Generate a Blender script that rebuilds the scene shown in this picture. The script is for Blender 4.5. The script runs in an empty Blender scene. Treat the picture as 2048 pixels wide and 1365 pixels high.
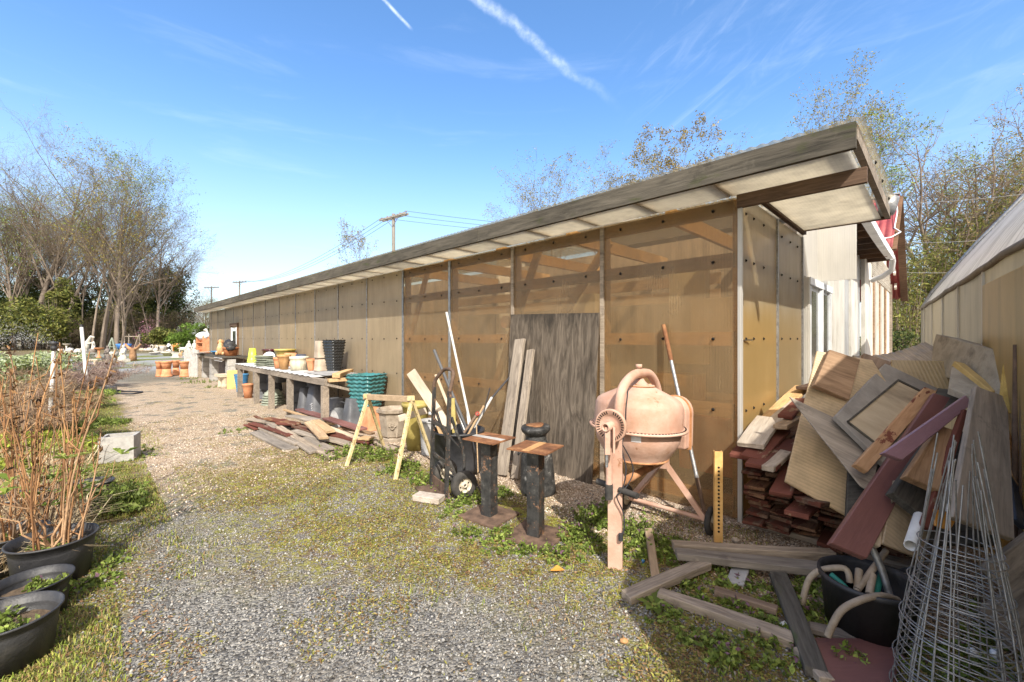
import bpy, math, random
import numpy as np
from mathutils import Vector, Matrix, noise as mnoise
R = math.radians
SC = bpy.context.scene
C = SC.collection
rng = random.Random(7)
nr = np.random.default_rng(11)

# ---- site survey: eye height, and helpers that turn sighted angles into ground positions
F, H, U0, V0 = 853.0, 1.41, 1024.0, 678.0
def G(u, v, z=0.0):
    Y = F*(H-z)/(v-V0)
    return Vector(((u-U0)/F*Y, Y, z))
def P(u, v, Y):
    return Vector(((u-U0)/F*Y, Y, H-(v-V0)/F*Y))
def ZH(v, Y):
    return H-(v-V0)/F*Y
D = Vector((-.7054, .7088, 0)); E = Vector((.7088, .7054, 0)); P0 = Vector((1.755, 3.286, 0))
def WL(s, o, z=0.0):          # s along the long wall, o out from it
    p = P0 + D*s - E*o
    return Vector((p.x, p.y, z))
def EN(t, o, z=0.0):          # t along the end wall, o out from it
    p = P0 + E*t - D*o
    return Vector((p.x, p.y, z))
WROT = math.atan2(-D.y, -D.x)  # local x = towards the near corner, local y = into the building

# ---- mesh builder
class MB:
    def __init__(s): s.v = []; s.f = []; s.s = []
    def add(s, vs, fs, smooth=False):
        b = len(s.v); s.v += [Vector(p) for p in vs]
        for f in fs: s.f.append(tuple(i+b for i in f)); s.s.append(smooth)
        return s
    def box(s, c, size, rot=None):
        c = Vector(c); hx, hy, hz = size[0]/2, size[1]/2, size[2]/2
        vs = [Vector((x, y, z)) for x in (-hx, hx) for y in (-hy, hy) for z in (-hz, hz)]
        if rot is not None: vs = [rot @ p for p in vs]
        return s.add([c+p for p in vs], [(0,1,3,2),(4,6,7,5),(0,4,5,1),(2,3,7,6),(0,2,6,4),(1,5,7,3)])
    def bar(s, p0, p1, w, t, up=(0,0,1)):
        p0 = Vector(p0); p1 = Vector(p1); x = (p1-p0); L = x.length; x.normalize()
        up = Vector(up); y = up.cross(x)
        if y.length < 1e-4: y = Vector((0,1,0)).cross(x)
        y.normalize(); z = x.cross(y)
        return s.box((p0+p1)/2, (L, w, t), Matrix((x, y, z)).transposed())
    def tube(s, pts, r, n=8, cap=True, smooth=True):
        pts = [Vector(p) for p in pts]; m = len(pts)
        rs = r if isinstance(r, (list, tuple)) else [r]*m
        vs = []; prev = None
        for i, p in enumerate(pts):
            d = (pts[min(i+1, m-1)]-pts[max(i-1, 0)]).normalized()
            if prev is None:
                a = Vector((0,0,1)) if abs(d.z) < .9 else Vector((1,0,0))
                x = a.cross(d).normalized()
            else:
                x = (prev-d*prev.dot(d)).normalized()
            prev = x; y = d.cross(x)
            vs += [p+(x*math.cos(2*math.pi*k/n)+y*math.sin(2*math.pi*k/n))*rs[i] for k in range(n)]
        fs = [(i*n+k, i*n+(k+1) % n, (i+1)*n+(k+1) % n, (i+1)*n+k) for i in range(m-1) for k in range(n)]
        s.add(vs, fs, smooth)
        if cap:
            s.add([vs[k] for k in range(n)], [tuple(range(n-1, -1, -1))]); s.add([vs[(m-1)*n+k] for k in range(n)], [tuple(range(n))])
        return s
    def lathe(s, prof, n=28, M=None, smooth=True, rot=0.0, wob=None, sq=1.0, caps=True):
        M = M or Matrix()
        vs = []
        for j, (r, z) in enumerate(prof):
            for k in range(n):
                a = 2*math.pi*k/n+rot
                rr = r*(wob(a, j) if wob else 1)
                vs.append(M @ Vector((rr*math.cos(a), rr*sq*math.sin(a), z)))
        fs = [(i*n+k, i*n+(k+1) % n, (i+1)*n+(k+1) % n, (i+1)*n+k) for i in range(len(prof)-1) for k in range(n)]
        s.add(vs, fs, smooth)
        m = len(prof)
        if caps and prof[0][0] > 1e-4: s.add(vs[:n], [tuple(range(n-1, -1, -1))])
        if caps and prof[-1][0] > 1e-4: s.add(vs[(m-1)*n:], [tuple(range(n))])
        return s
    def prism(s, poly, nrm, t):
        poly = [Vector(p) for p in poly]; n = len(poly); q = Vector(nrm).normalized()*t
        return s.add(poly+[p+q for p in poly], [tuple(range(n-1, -1, -1)), tuple(range(n, 2*n))]+[(i, (i+1) % n, n+(i+1) % n, n+i) for i in range(n)])
    def blob(s, c, rad, seed=0, amp=.2, freq=2.0, seg=10):
        c = Vector(c); rad = Vector(rad) if not isinstance(rad, (int, float)) else Vector((rad,)*3)
        vs = []; m = seg
        for i in range(m+1):
            th = math.pi*i/m
            for k in range(2*m):
                ph = math.pi*k/m
                q = Vector((math.sin(th)*math.cos(ph), math.sin(th)*math.sin(ph), math.cos(th)))
                f = 1+amp*mnoise.noise(q*freq+Vector((seed*3.1, seed, 0)))
                vs.append(c+Vector((q.x*rad.x, q.y*rad.y, q.z*rad.z))*f)
        w = 2*m
        return s.add(vs, [(i*w+k, (i+1)*w+k, (i+1)*w+(k+1) % w, i*w+(k+1) % w) for i in range(m) for k in range(w)], True)
    def build(s, name, mat, parent=None, origin=None):
        o0 = Vector(origin) if origin is not None else Vector()
        me = bpy.data.meshes.new(name)
        me.from_pydata([tuple(p-o0) for p in s.v], [], s.f)
        me.polygons.foreach_set('use_smooth', s.s)
        if mat: me.materials.append(mat)
        me.update()
        o = bpy.data.objects.new(name, me); C.objects.link(o)
        if parent is not None: o.parent = parent
        o.location = o0
        return o

def tag(o, label=None, cat=None, group=None, kind=None):
    if label: o['label'] = label
    if cat: o['category'] = cat
    if group: o['group'] = group
    if kind: o['kind'] = kind
    return o
def thing(name, label, cat, loc=(0,0,0), rz=0.0, group=None, tilt=None):
    o = bpy.data.objects.new(name, None); C.objects.link(o); o.empty_display_size = .1
    o.location = loc; o.rotation_euler = (tilt[0], tilt[1], rz) if tilt else (0, 0, rz)
    return tag(o, label, cat, group)
def dup(root, loc=None, rz=None, scale=None, label=None, group=None):
    def cp(o, par):
        c = o.copy(); C.objects.link(c)
        if par is not None: c.parent = par
        for ch in list(o.children): cp(ch, c)
        return c
    r = cp(root, None)
    if loc is not None: r.location = loc
    if rz is not None: r.rotation_euler = (r.rotation_euler[0], r.rotation_euler[1], rz)
    if scale is not None: r.scale = scale if not isinstance(scale, (int, float)) else (scale,)*3
    if label: r['label'] = label
    if group: r['group'] = group
    return r
def bevel(o, w=.004, seg=2):
    m = o.modifiers.new('bevel', 'BEVEL'); m.width = w; m.segments = seg; m.limit_method = 'ANGLE'; m.angle_limit = R(40)
    return o
def mesh_np(name, V, Fc, mat, col=None, parent=None, smooth=False, mats=None, midx=None):
    V = np.asarray(V, dtype=np.float32); Fc = np.asarray(Fc, dtype=np.int32)
    me = bpy.data.meshes.new(name); n, k = Fc.shape
    me.vertices.add(len(V)); me.vertices.foreach_set('co', V.ravel())
    me.loops.add(n*k); me.loops.foreach_set('vertex_index', Fc.ravel())
    me.polygons.add(n); me.polygons.foreach_set('loop_start', np.arange(n, dtype=np.int32)*k); me.polygons.foreach_set('loop_total', np.full(n, k, dtype=np.int32))
    for m in (mats or [mat]): me.materials.append(m)
    if midx is not None: me.polygons.foreach_set('material_index', np.asarray(midx, dtype=np.int32))
    if smooth: me.polygons.foreach_set('use_smooth', np.ones(n, dtype=bool))
    if col is not None:
        a = me.attributes.new('Col', 'FLOAT_COLOR', 'POINT')
        c4 = np.ones((len(V), 4), dtype=np.float32); c4[:, :3] = col
        a.data.foreach_set('color', c4.ravel())
    me.update(calc_edges=True); me.validate()
    o = bpy.data.objects.new(name, me); C.objects.link(o)
    if parent is not None: o.parent = parent
    return o

# ---- materials
class NT:
    def __init__(s, name, world=False):
        if world:
            s.m = bpy.data.worlds.new(name)
        else:
            s.m = bpy.data.materials.new(name)
        s.m.use_nodes = True; s.t = s.m.node_tree; s.t.nodes.clear()
        s.out = s.t.nodes.new('ShaderNodeOutputWorld' if world else 'ShaderNodeOutputMaterial')
    def n(s, typ, ins=None, out=0, **props):
        nd = s.t.nodes.new('ShaderNode'+typ)
        for k, v in props.items(): setattr(nd, k, v)
        for k, v in (ins or {}).items():
            sk = nd.inputs[k]
            if isinstance(v, bpy.types.NodeSocket): s.t.links.new(v, sk)
            else: sk.default_value = v if not (sk.type == 'RGBA' and len(v) == 3) else (*v, 1)
        return nd.outputs[out] if out is not None else nd
    def math(s, op, a, b=0.0, c=0.0, clamp=False):
        return s.n('Math', {0: a, 1: b, 2: c}, operation=op, use_clamp=clamp)
    def vmath(s, op, a, b=(0,0,0), out=0):
        return s.n('VectorMath', {0: a, 1: b}, out=out, operation=op)
    def mr(s, v, a, b, c=0.0, d=1.0, smooth=True):
        return s.n('MapRange', {0: v, 1: a, 2: b, 3: c, 4: d}, interpolation_type='SMOOTHSTEP' if smooth else 'LINEAR')
    def mix(s, f, a, b, blend='MIX'):
        nd = s.n('Mix', None, out=None, data_type='RGBA', blend_type=blend)
        for i, v in ((0, f), (6, a), (7, b)):
            sk = nd.inputs[i]
            if isinstance(v, bpy.types.NodeSocket): s.t.links.new(v, sk)
            else: sk.default_value = v if i == 0 else ((*v, 1) if len(v) == 3 else v)
        return nd.outputs[2]
    def ramp(s, f, stops):
        nd = s.n('ValToRGB', {0: f}, out=None); cr = nd.color_ramp
        while len(cr.elements) < len(stops): cr.elements.new(.5)
        for e, (p, c) in zip(cr.elements, stops): e.position = p; e.color = (*c, 1)
        return nd.outputs[0]
    def noise(s, vec, scale, detail=5, rough=.55, out=0, dist=0.0):
        return s.n('TexNoise', {'Vector': vec, 'Scale': scale, 'Detail': detail, 'Roughness': rough, 'Distortion': dist}, out=out)
    def coord(s, kind='Object', stretch=None):
        v = s.n('TexCoord', out=None).outputs[kind]
        rn = s.n('ObjectInfo', out=None).outputs['Random']
        v = s.vmath('ADD', v, s.n('CombineXYZ', {0: s.math('MULTIPLY', rn, 37.0), 1: s.math('MULTIPLY', rn, 11.0), 2: s.math('MULTIPLY', rn, 23.0)}))
        if stretch: v = s.vmath('MULTIPLY', v, stretch)
        return v, rn
    def link(s, a, b): s.t.links.new(a, b)
    def finish(s, sh): s.link(sh, s.out.inputs[0]); return s.m

def bright(c, k): return tuple(min(1, x*k) for x in c)
def mat(name, stops, rough=.75, metal=0.0, scale=6, detail=6, bump=.25, bs=70, stretch=None, rnd=.12, spec=.3, dirt=.0, dirtc=(.05,.045,.035), rrough=.65, coat=0.0, chips=0.0, chipc=(.14,.06,.025)):
    if not isinstance(stops, list): stops = [(.3, bright(stops, .72)), (.7, bright(stops, 1.2))]
    t = NT(name); v, rn = t.coord(stretch=stretch)
    f = t.noise(v, scale, detail, rrough)
    c = t.ramp(f, stops)
    if dirt > 0:
        d = t.mr(t.noise(v, scale*.45, 8, .7), .62-dirt*.3, .8-dirt*.2)
        c = t.mix(t.math('MULTIPLY', d, .75), c, dirtc)
    if chips > 0:
        ch = t.mr(t.math('MULTIPLY_ADD', t.noise(v, scale*5, 5, .75), .6, t.math('MULTIPLY', t.noise(v, scale*.9, 3, .6), .4)), .66-chips*.12, .68-chips*.12)
        c = t.mix(ch, c, chipc)
    c = t.n('HueSaturation', {'Value': t.math('MULTIPLY_ADD', rn, 2*rnd, 1-rnd), 'Color': c})
    b = t.n('Bump', {'Strength': bump, 'Distance': .01, 'Height': t.noise(v, bs, 4, .6)})
    return t.finish(t.n('BsdfPrincipled', {'Base Color': c, 'Roughness': t.mr(f, .2, .8, min(1, rough*.85), min(1, rough*1.12)), 'Metallic': metal, 'Normal': b, 'Specular IOR Level': spec, 'Coat Weight': coat}))
def wood(name, dark, light, rough=.85, grain=26, rnd=.22, bump=.5, paint=None, pfrac=.5, ax=0, spec=.2, psoft=.015):
    t = NT(name)
    st = {0: (.10, 1, 1), 1: (1, .10, 1), 2: (1, 1, .10)}[ax]
    v, rn = t.coord(stretch=st)
    f = t.noise(v, grain, 8, .62, dist=1.2)
    f2 = t.noise(v, grain*4, 3, .6)
    ff = t.math('MULTIPLY_ADD', f2, .35, t.math('MULTIPLY', f, .75))
    c = t.ramp(ff, [(.3, dark), (.52, tuple((a+b)/2 for a, b in zip(dark, light))), (.75, light)])
    big = t.noise(t.vmath('MULTIPLY', v, (4, 1, 1)), 2.2, 4, .6)
    c = t.n('HueSaturation', {'Value': t.math('MULTIPLY', t.mr(big, .3, .7, .8, 1.2), t.math('MULTIPLY_ADD', rn, 2*rnd, 1-rnd)), 'Color': c, 'Saturation': t.math('MULTIPLY_ADD', rn, .3, .85)})
    iso, _ = t.coord(); wz = t.noise(iso, 5, 7, .72); c = t.mix(t.math('MULTIPLY', t.mr(wz, .56, .72), .55), c, bright(dark, .8)); c = t.mix(t.math('MULTIPLY', t.mr(t.noise(iso, 9, 6, .7), .60, .75), .35), c, bright(light, 1.25))
    rr = rough
    if paint:
        v3, _ = t.coord(stretch={0: (.35, 1, 1), 1: (1, .35, 1), 2: (1, 1, .35)}[ax])
        pm = t.mr(t.noise(v3, 9, 9, .68), .5+(.5-pfrac)*.5-psoft, .5+(.5-pfrac)*.5+psoft)
        pc = t.n('HueSaturation', {'Value': t.math('MULTIPLY', t.mr(t.noise(v3, 3, 5, .6), .3, .7, .75, 1.25), t.math('MULTIPLY_ADD', rn, .3, .85)), 'Color': paint + (1,)})
        c = t.mix(pm, c, pc)
    b = t.n('Bump', {'Strength': bump, 'Distance': .006, 'Height': ff})
    return t.finish(t.n('BsdfPrincipled', {'Base Color': c, 'Roughness': rr, 'Normal': b, 'Specular IOR Level': spec}))
def leafmat(name, tr=.35, rough=.6):
    t = NT(name); c = t.n('Attribute', attribute_name='Col')
    p = t.n('BsdfPrincipled', {'Base Color': c, 'Roughness': rough, 'Specular IOR Level': .25})
    q = t.n('BsdfTranslucent', {'Color': c})
    return t.finish(t.n('MixShader', {0: tr, 1: p, 2: q}))

MT = {}
MT['leaf'] = leafmat('leaf')
MT['stone'] = leafmat('stone', 0.0, .85)
MT['straw'] = leafmat('straw', .15, .8)
MT['bark'] = mat('bark', [(.3, (.075,.058,.045)), (.7, (.24,.195,.155))], .95, scale=3, stretch=(1,1,.25), bump=.6, bs=14)
MT['twig'] = mat('twig', [(.3, (.11,.083,.062)), (.7, (.23,.18,.135))], .95, scale=1.5)
MT['grey_wood'] = wood('grey_wood', (.10,.078,.06), (.39,.325,.255), bump=.8)
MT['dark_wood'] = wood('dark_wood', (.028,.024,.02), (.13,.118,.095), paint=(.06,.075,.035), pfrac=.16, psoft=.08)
MT['fascia_wood'] = wood('fascia_wood', (.03,.027,.022), (.135,.118,.093), paint=(.06,.066,.028), pfrac=.25, psoft=.09, bump=1.0, grain=18)
MT['tan_wood'] = wood('tan_wood', (.26,.165,.09), (.55,.39,.23))
MT['lumber'] = wood('lumber', (.30,.18,.085), (.62,.42,.22), rnd=.1)
MT['red_wood'] = wood('red_wood', (.12,.072,.05), (.28,.19,.13), paint=(.132,.046,.032), pfrac=.66)
MT['brown_board'] = wood('brown_board', (.055,.03,.02), (.22,.13,.082), rnd=.35, paint=(.098,.034,.022), pfrac=.48)
MT['maroon'] = wood('maroon', (.13,.06,.05), (.22,.11,.09), paint=(.17,.075,.065), pfrac=.9, rough=.5, rnd=.1, spec=.5)
MT['purple'] = wood('purple', (.18,.09,.085), (.28,.17,.16), paint=(.24,.135,.165), pfrac=.88, rough=.35, rnd=.08, spec=.6)
MT['peel'] = wood('peel', (.27,.16,.095), (.45,.30,.19), paint=(.16,.055,.035), pfrac=.38)
MT['rough_brown'] = wood('rough_brown', (.13,.08,.05), (.38,.26,.17), grain=16, bump=.9)
def plymat():
    t = NT('plywood'); v, rn = t.coord(); q = t.vmath('MULTIPLY', v, (1, 1, .16))
    f = t.noise(q, 13, 8, .6, dist=2.2); g_ = t.noise(t.vmath('MULTIPLY', v, (1, 1, .08)), 70, 3, .6)
    ff = t.math('MULTIPLY_ADD', g_, .3, t.math('MULTIPLY', f, .8))
    c = t.ramp(ff, [(.30, (.032,.026,.020)), (.5, (.092,.074,.057)), (.72, (.185,.15,.115))])
    z = t.n('SeparateXYZ', {0: v}, out=None).outputs[2]
    rot_ = t.mr(t.math('MULTIPLY_ADD', t.noise(t.vmath('MULTIPLY', v, (1, 1, .3)), 7, 6, .7), 1.1, t.n('SeparateXYZ', {0: t.n('TexCoord', out=None).outputs['Object']}, out=None).outputs[2]), 2.05, 2.3)
    c = t.mix(t.math('MULTIPLY', rot_, .75), c, (.03,.026,.022))
    b = t.n('Bump', {'Strength': .8, 'Distance': .006, 'Height': ff})
    return t.finish(t.n('BsdfPrincipled', {'Base Color': c, 'Roughness': .9, 'Normal': b, 'Specular IOR Level': .15}))
MT['plywood'] = plymat()
MT['can_paint'] = mat('can_paint', [(.40, (.018,.018,.018)), (.58, (.06,.058,.055)), (.66, (.30,.29,.27))], .55, scale=16, detail=9, rrough=.75, spec=.4)
MT['grey_ply'] = wood('grey_ply', (.13,.11,.09), (.37,.315,.255), grain=20, bump=.4)
MT['pale_plank'] = wood('pale_plank', (.30,.24,.18), (.56,.47,.36), rnd=.1)
MT['rust'] = mat('rust', [(.25, (.055,.026,.016)), (.5, (.185,.08,.036)), (.74, (.36,.19,.085))], .85, scale=9, bump=.5)
MT['rust_dark'] = mat('rust_dark', [(.3, (.05,.032,.024)), (.7, (.18,.115,.078))], .85, scale=12, bump=.5)
MT['black_metal'] = mat('black_metal', [(.35, (.014,.014,.015)), (.60, (.045,.044,.042)), (.72, (.15,.14,.125))], .5, scale=14, spec=.5, dirt=.3, dirtc=(.13,.065,.035), bump=.35, chips=.7, chipc=(.22,.12,.07))
MT['black_plastic'] = mat('black_plastic', [(.3, (.016,.016,.018)), (.7, (.042,.042,.045))], .5, scale=7, dirt=.25, dirtc=(.11,.10,.085), spec=.45)
MT['black_glaze'] = mat('black_glaze', (.018,.02,.022), .22, scale=6, spec=.6, bump=.1)
MT['rubber'] = mat('rubber', [(.3, (.02,.019,.018)), (.7, (.085,.078,.07))], .85, scale=10)
MT['hub'] = mat('hub', [(.3, (.30,.25,.18)), (.7, (.58,.52,.42))], .6, scale=12)
MT['chrome'] = mat('chrome', (.45,.44,.42), .35, 1.0, scale=20)
MT['galv'] = mat('galv', [(.3, (.20,.20,.20)), (.7, (.42,.42,.42))], .5, .7, scale=25)
MT['mixer_pink'] = mat('mixer_pink', [(.28, (.40,.225,.155)), (.5, (.50,.31,.23)), (.75, (.57,.40,.315))], .66, scale=4.5, dirt=.42, dirtc=(.36,.20,.115), bump=.3, bs=40, rnd=.03, chips=.42, chipc=(.30,.15,.08))
MT['mixer_rust'] = mat('mixer_rust', [(.3, (.22,.085,.03)), (.6, (.50,.25,.12)), (.8, (.62,.38,.25))], .8, scale=13, bump=.3)
MT['yellow_paint'] = mat('yellow_paint', [(.3, (.55,.42,.19)), (.72, (.74,.61,.36))], .6, scale=16, dirt=.35, dirtc=(.25,.12,.05), chips=.7, chipc=(.10,.05,.025))
MT['yellow_post'] = mat('yellow_post', [(.3, (.56,.31,.10)), (.7, (.70,.46,.18))], .6, scale=14, dirt=.2, dirtc=(.28,.14,.05))
MT['white_paint'] = mat('white_paint', [(.25, (.38,.345,.29)), (.5, (.57,.545,.49)), (.75, (.66,.64,.60))], .75, scale=3.5, dirt=.22, dirtc=(.30,.22,.15), stretch=(1,1,.45))
MT['white_vinyl'] = mat('white_vinyl', (.72,.73,.74), .45, scale=3, spec=.4)
MT['white_metal'] = mat('white_metal', (.68,.69,.70), .45, scale=6)
MT['pvc'] = mat('pvc', [(.3, (.52,.51,.48)), (.7, (.68,.67,.64))], .4, scale=8, dirt=.1, dirtc=(.35,.33,.28))
MT['glass_dark'] = mat('glass_dark', [(.3, (.03,.035,.035)), (.7, (.13,.14,.13))], .08, scale=1.2, spec=.8, bump=0)
MT['red_roof'] = mat('red_roof', [(.3, (.17,.028,.03)), (.7, (.32,.065,.065))], .55, scale=3, spec=.4)
MT['soffit_wood'] = wood('soffit_wood', (.055,.032,.021), (.19,.115,.072))
MT['terracotta'] = mat('terracotta', [(.3, (.42,.165,.075)), (.7, (.62,.30,.16))], .85, scale=9, dirt=.08, dirtc=(.55,.42,.32), rnd=.15)
MT['terracotta_dark'] = mat('terracotta_dark', [(.3, (.26,.09,.035)), (.7, (.42,.17,.07))], .55, scale=7, spec=.5)
MT['orange_glaze'] = mat('orange_glaze', [(.3, (.34,.13,.02)), (.7, (.58,.27,.05))], .35, scale=6, spec=.5)
MT['tan_pot'] = mat('tan_pot', [(.3, (.34,.18,.07)), (.7, (.56,.33,.15))], .7, scale=10)
MT['cream_pot'] = mat('cream_pot', [(.3, (.46,.42,.30)), (.7, (.70,.66,.52))], .5, scale=16, stretch=(1,1,.2))
MT['lime'] = mat('lime', (.55,.68,.06), .35, scale=4, spec=.5)
MT['olive_pot'] = mat('olive_pot', [(.3, (.24,.19,.045)), (.7, (.46,.37,.12))], .5, scale=6, spec=.45)
MT['maroon_glaze'] = mat('maroon_glaze', (.065,.012,.016), .2, scale=4, spec=.6)
MT['navy'] = mat('navy', (.045,.06,.10), .4, scale=7, spec=.5)
MT['teal'] = mat('teal', [(.3, (.022,.11,.12)), (.7, (.065,.225,.23))], .25, scale=7, spec=.6, bump=.1)
MT['blue_glaze'] = mat('blue_glaze', [(.3, (.03,.11,.25)), (.7, (.07,.24,.42))], .25, scale=6, spec=.6)
MT['blue_tarp'] = mat('blue_tarp', (.06,.22,.62), .45, scale=3, spec=.5)
MT['sage_plate'] = mat('sage_plate', [(.3, (.16,.19,.14)), (.7, (.40,.42,.34))], .35, scale=14, spec=.5)
MT['grey_plastic'] = mat('grey_plastic', [(.3, (.06,.062,.068)), (.7, (.11,.112,.12))], .55, scale=5, dirt=.12, dirtc=(.25,.24,.22), spec=.35)
MT['tan_plastic'] = mat('tan_plastic', (.36,.29,.22), .6, scale=4)
MT['urn_stone'] = mat('urn_stone', [(.3, (.24,.19,.14)), (.7, (.43,.36,.28))], .9, scale=14, bump=.4)
MT['concrete'] = mat('concrete', [(.3, (.28,.27,.25)), (.7, (.48,.46,.43))], .92, scale=12, bump=.5, dirt=.15)
MT['pale_stone'] = mat('pale_stone', [(.3, (.38,.345,.29)), (.7, (.60,.57,.51))], .9, scale=10, bump=.4, dirt=.2, dirtc=(.28,.25,.2))
MT['buff_stone'] = mat('buff_stone', [(.3, (.40,.32,.22)), (.7, (.62,.53,.41))], .9, scale=12, bump=.5)
MT['dark_stone'] = mat('dark_stone', [(.3, (.12,.10,.09)), (.7, (.26,.22,.2))], .9, scale=10)
MT['brown_carved'] = mat('brown_carved', [(.3, (.14,.075,.035)), (.7, (.38,.22,.12))], .85, scale=8, bump=.6)
MT['dog_tan'] = mat('dog_tan', [(.3, (.36,.18,.07)), (.6, (.56,.36,.19)), (.8, (.68,.54,.38))], .75, scale=9)
MT['fox_orange'] = mat('fox_orange', [(.3, (.55,.22,.05)), (.7, (.70,.34,.10))], .7, scale=6)
MT['zebra'] = mat('zebra', [(.49, (.02,.02,.022)), (.51, (.7,.7,.68))], .6, scale=2.2, detail=0, stretch=(.3,.3,1.6), rnd=0)
MT['box_yellow'] = mat('box_yellow', (.60,.42,.16), .75, scale=5)
MT['slate'] = mat('slate', [(.3, (.20,.20,.20)), (.7, (.42,.41,.40))], .7, scale=5, dirt=.2)
MT['sheet_metal'] = mat('sheet_metal', [(.3, (.36,.35,.33)), (.7, (.60,.59,.57))], .55, .0, scale=4, dirt=.25, dirtc=(.22,.15,.10))
MT['foam_grey'] = mat('foam_grey', [(.3, (.22,.19,.145)), (.50, (.36,.315,.245)), (.66, (.17,.145,.115)), (.74, (.42,.29,.10))], .95, scale=5, bump=.6, bs=40)
MT['foam_yellow'] = mat('foam_yellow', [(.3, (.42,.25,.05)), (.7, (.68,.48,.15))], .95, scale=14, bump=1.0, bs=35)
MT['door_grey'] = mat('door_grey', [(.3, (.20,.18,.155)), (.7, (.34,.31,.27))], .7, scale=7, dirt=.2, dirtc=(.14,.11,.08))
MT['door_panel'] = mat('door_panel', [(.3, (.36,.285,.185)), (.7, (.57,.47,.33))], .8, scale=4, stretch=(.4,1.4,1), dirt=.35, dirtc=(.16,.12,.08))
MT['hose'] = mat('hose', [(.3, (.24,.19,.14)), (.7, (.42,.35,.27))], .65, scale=14)
MT['hose_green'] = mat('hose_green', (.02,.16,.13), .5, scale=9)
MT['red_plastic'] = mat('red_plastic', (.38,.05,.04), .5)
MT['stalk'] = mat('stalk', [(.28, (.10,.06,.035)), (.45, (.24,.12,.055)), (.62, (.36,.20,.09)), (.8, (.40,.31,.21))], .85, scale=5, stretch=(1,1,.35), bump=.4)
MT['soil'] = mat('soil', [(.3, (.05,.035,.022)), (.7, (.17,.12,.075))], .97, scale=30, bump=.8, bs=90)
MT['pole_wood'] = wood('pole_wood', (.13,.12,.11), (.29,.27,.245), ax=2)
MT['wire'] = mat('wire', (.035,.035,.04), .6)
MT['dark_hole'] = mat('dark_hole', (.012,.011,.01), .9)
MT['paper'] = mat('paper', [(.40, (.74,.74,.74)), (.7, (.55,.58,.68))], .6, scale=40)
MT['brick'] = mat('brick', [(.3, (.30,.25,.20)), (.7, (.48,.42,.36))], .92, scale=16, bump=.6)
MT['interior'] = wood('interior', (.21,.165,.115), (.38,.305,.22), ax=2, rnd=.05)
MT['bulk'] = mat('bulk', [(.3, (.62,.54,.37)), (.7, (.78,.70,.52))], .9, scale=2)
MT['road'] = mat('road', (.13,.135,.14), .9, scale=3)

def polycarb(name, col, see=.3, trans=.25, flute=.0115, streak=.35, rough=.32, ax='x', gold=None, flc=.22):
    """twin wall polycarbonate: fluted, weathered, partly see-through"""
    t = NT(name); v = t.n('TexCoord', out=None).outputs['Object']
    sx = t.n('SeparateXYZ', {0: v}, out=None)
    x = sx.outputs[0]; z = sx.outputs[2]
    fl = t.math('SINE', t.math('MULTIPLY', x, 2*math.pi/(flute*2)))
    rn = t.n('ObjectInfo', out=None).outputs['Random']
    vv = t.vmath('ADD', v, t.n('CombineXYZ', {0: t.math('MULTIPLY', rn, 31.), 1: 0., 2: t.math('MULTIPLY', rn, 7.)}))
    st = t.noise(t.vmath('MULTIPLY', vv, (1, 1, .12)), 9, 7, .7)
    cl = t.noise(t.vmath('MULTIPLY', vv, (1, 1, .6)), 1.6, 5, .6)
    c = t.ramp(t.math('MULTIPLY_ADD', st, .5, t.math('MULTIPLY', cl, .5)), [(.32, bright(col, 1-streak)), (.52, col), (.72, bright(col, 1+streak*.6))])
    if gold:   # sunlit gold low down, paler roof shade above, put into the colour
        c = t.mix(t.mr(t.math('MULTIPLY_ADD', cl, .5, z), gold[1]+.5, gold[2]+.2), gold[0], c)
    c = t.mix(t.mr(fl, .2, 1.0, 0, flc), c, bright(col, .35))
    c = t.n('HueSaturation', {'Value': t.math('MULTIPLY_ADD', rn, .26, .86), 'Saturation': t.math('MULTIPLY_ADD', rn, .3, .85), 'Color': c})
    stn = t.mr(t.noise(t.vmath('MULTIPLY', vv, (1, 1, .07)), 5, 6, .7), .6, .75)
    c = t.mix(t.math('MULTIPLY', stn, streak*1.2, 0, True), c, bright(col, .38))
    b = t.n('Bump', {'Strength': .35, 'Distance': .004, 'Height': t.math('MULTIPLY_ADD', fl, .5, t.math('MULTIPLY', cl, 3.0))})
    p = t.n('BsdfPrincipled', {'Base Color': c, 'Roughness': rough, 'Normal': b, 'Specular IOR Level': .7})
    q = t.n('BsdfTranslucent', {'Color': c})
    mx_ = max(col); tp = t.n('BsdfTransparent', {'Color': tuple(min(1, .95*(x/mx_)**.45) for x in col)+(1,)})
    s1 = t.n('MixShader', {0: trans/(1-see), 1: p, 2: q})
    sf = t.math('MULTIPLY', see, t.mr(cl, .3, .75, 1.12, .86))
    return t.finish(t.n('MixShader', {0: sf, 1: s1, 2: tp}))
MT['pc_amber'] = polycarb('pc_amber', (.42,.33,.215), .60, .18, streak=.35, flc=.32, rough=.16)
MT['pc_tan'] = polycarb('pc_tan', (.47,.385,.27), .14, .36, flc=.1, streak=.25, rough=.38)
MT['pc_gold'] = polycarb('pc_gold', (.60,.52,.38), .34, .28, streak=.22, gold=((.58,.42,.19), 1.2, 2.0), rough=.3)
MT['pc_white'] = polycarb('pc_white', (.66,.63,.57), .04, .3, streak=.18, flc=.04)
MT['pc_sheet'] = polycarb('pc_sheet', (.58,.45,.29), .03, .25, streak=.45, rough=.4)
MT['pc_roof'] = polycarb('pc_roof', (.66,.59,.45), .5, .4, streak=.3)
MT['pc_soffit'] = polycarb('pc_soffit', (.84,.82,.77), .12, .68, streak=.3, flc=.06)
MT['old_roof'] = polycarb('old_roof', (.44,.395,.31), .62, .28, streak=.45)
MT['film'] = polycarb('film', (.84,.84,.83), .12, .5, flute=.09, streak=.5, rough=.4, flc=.3)
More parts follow.
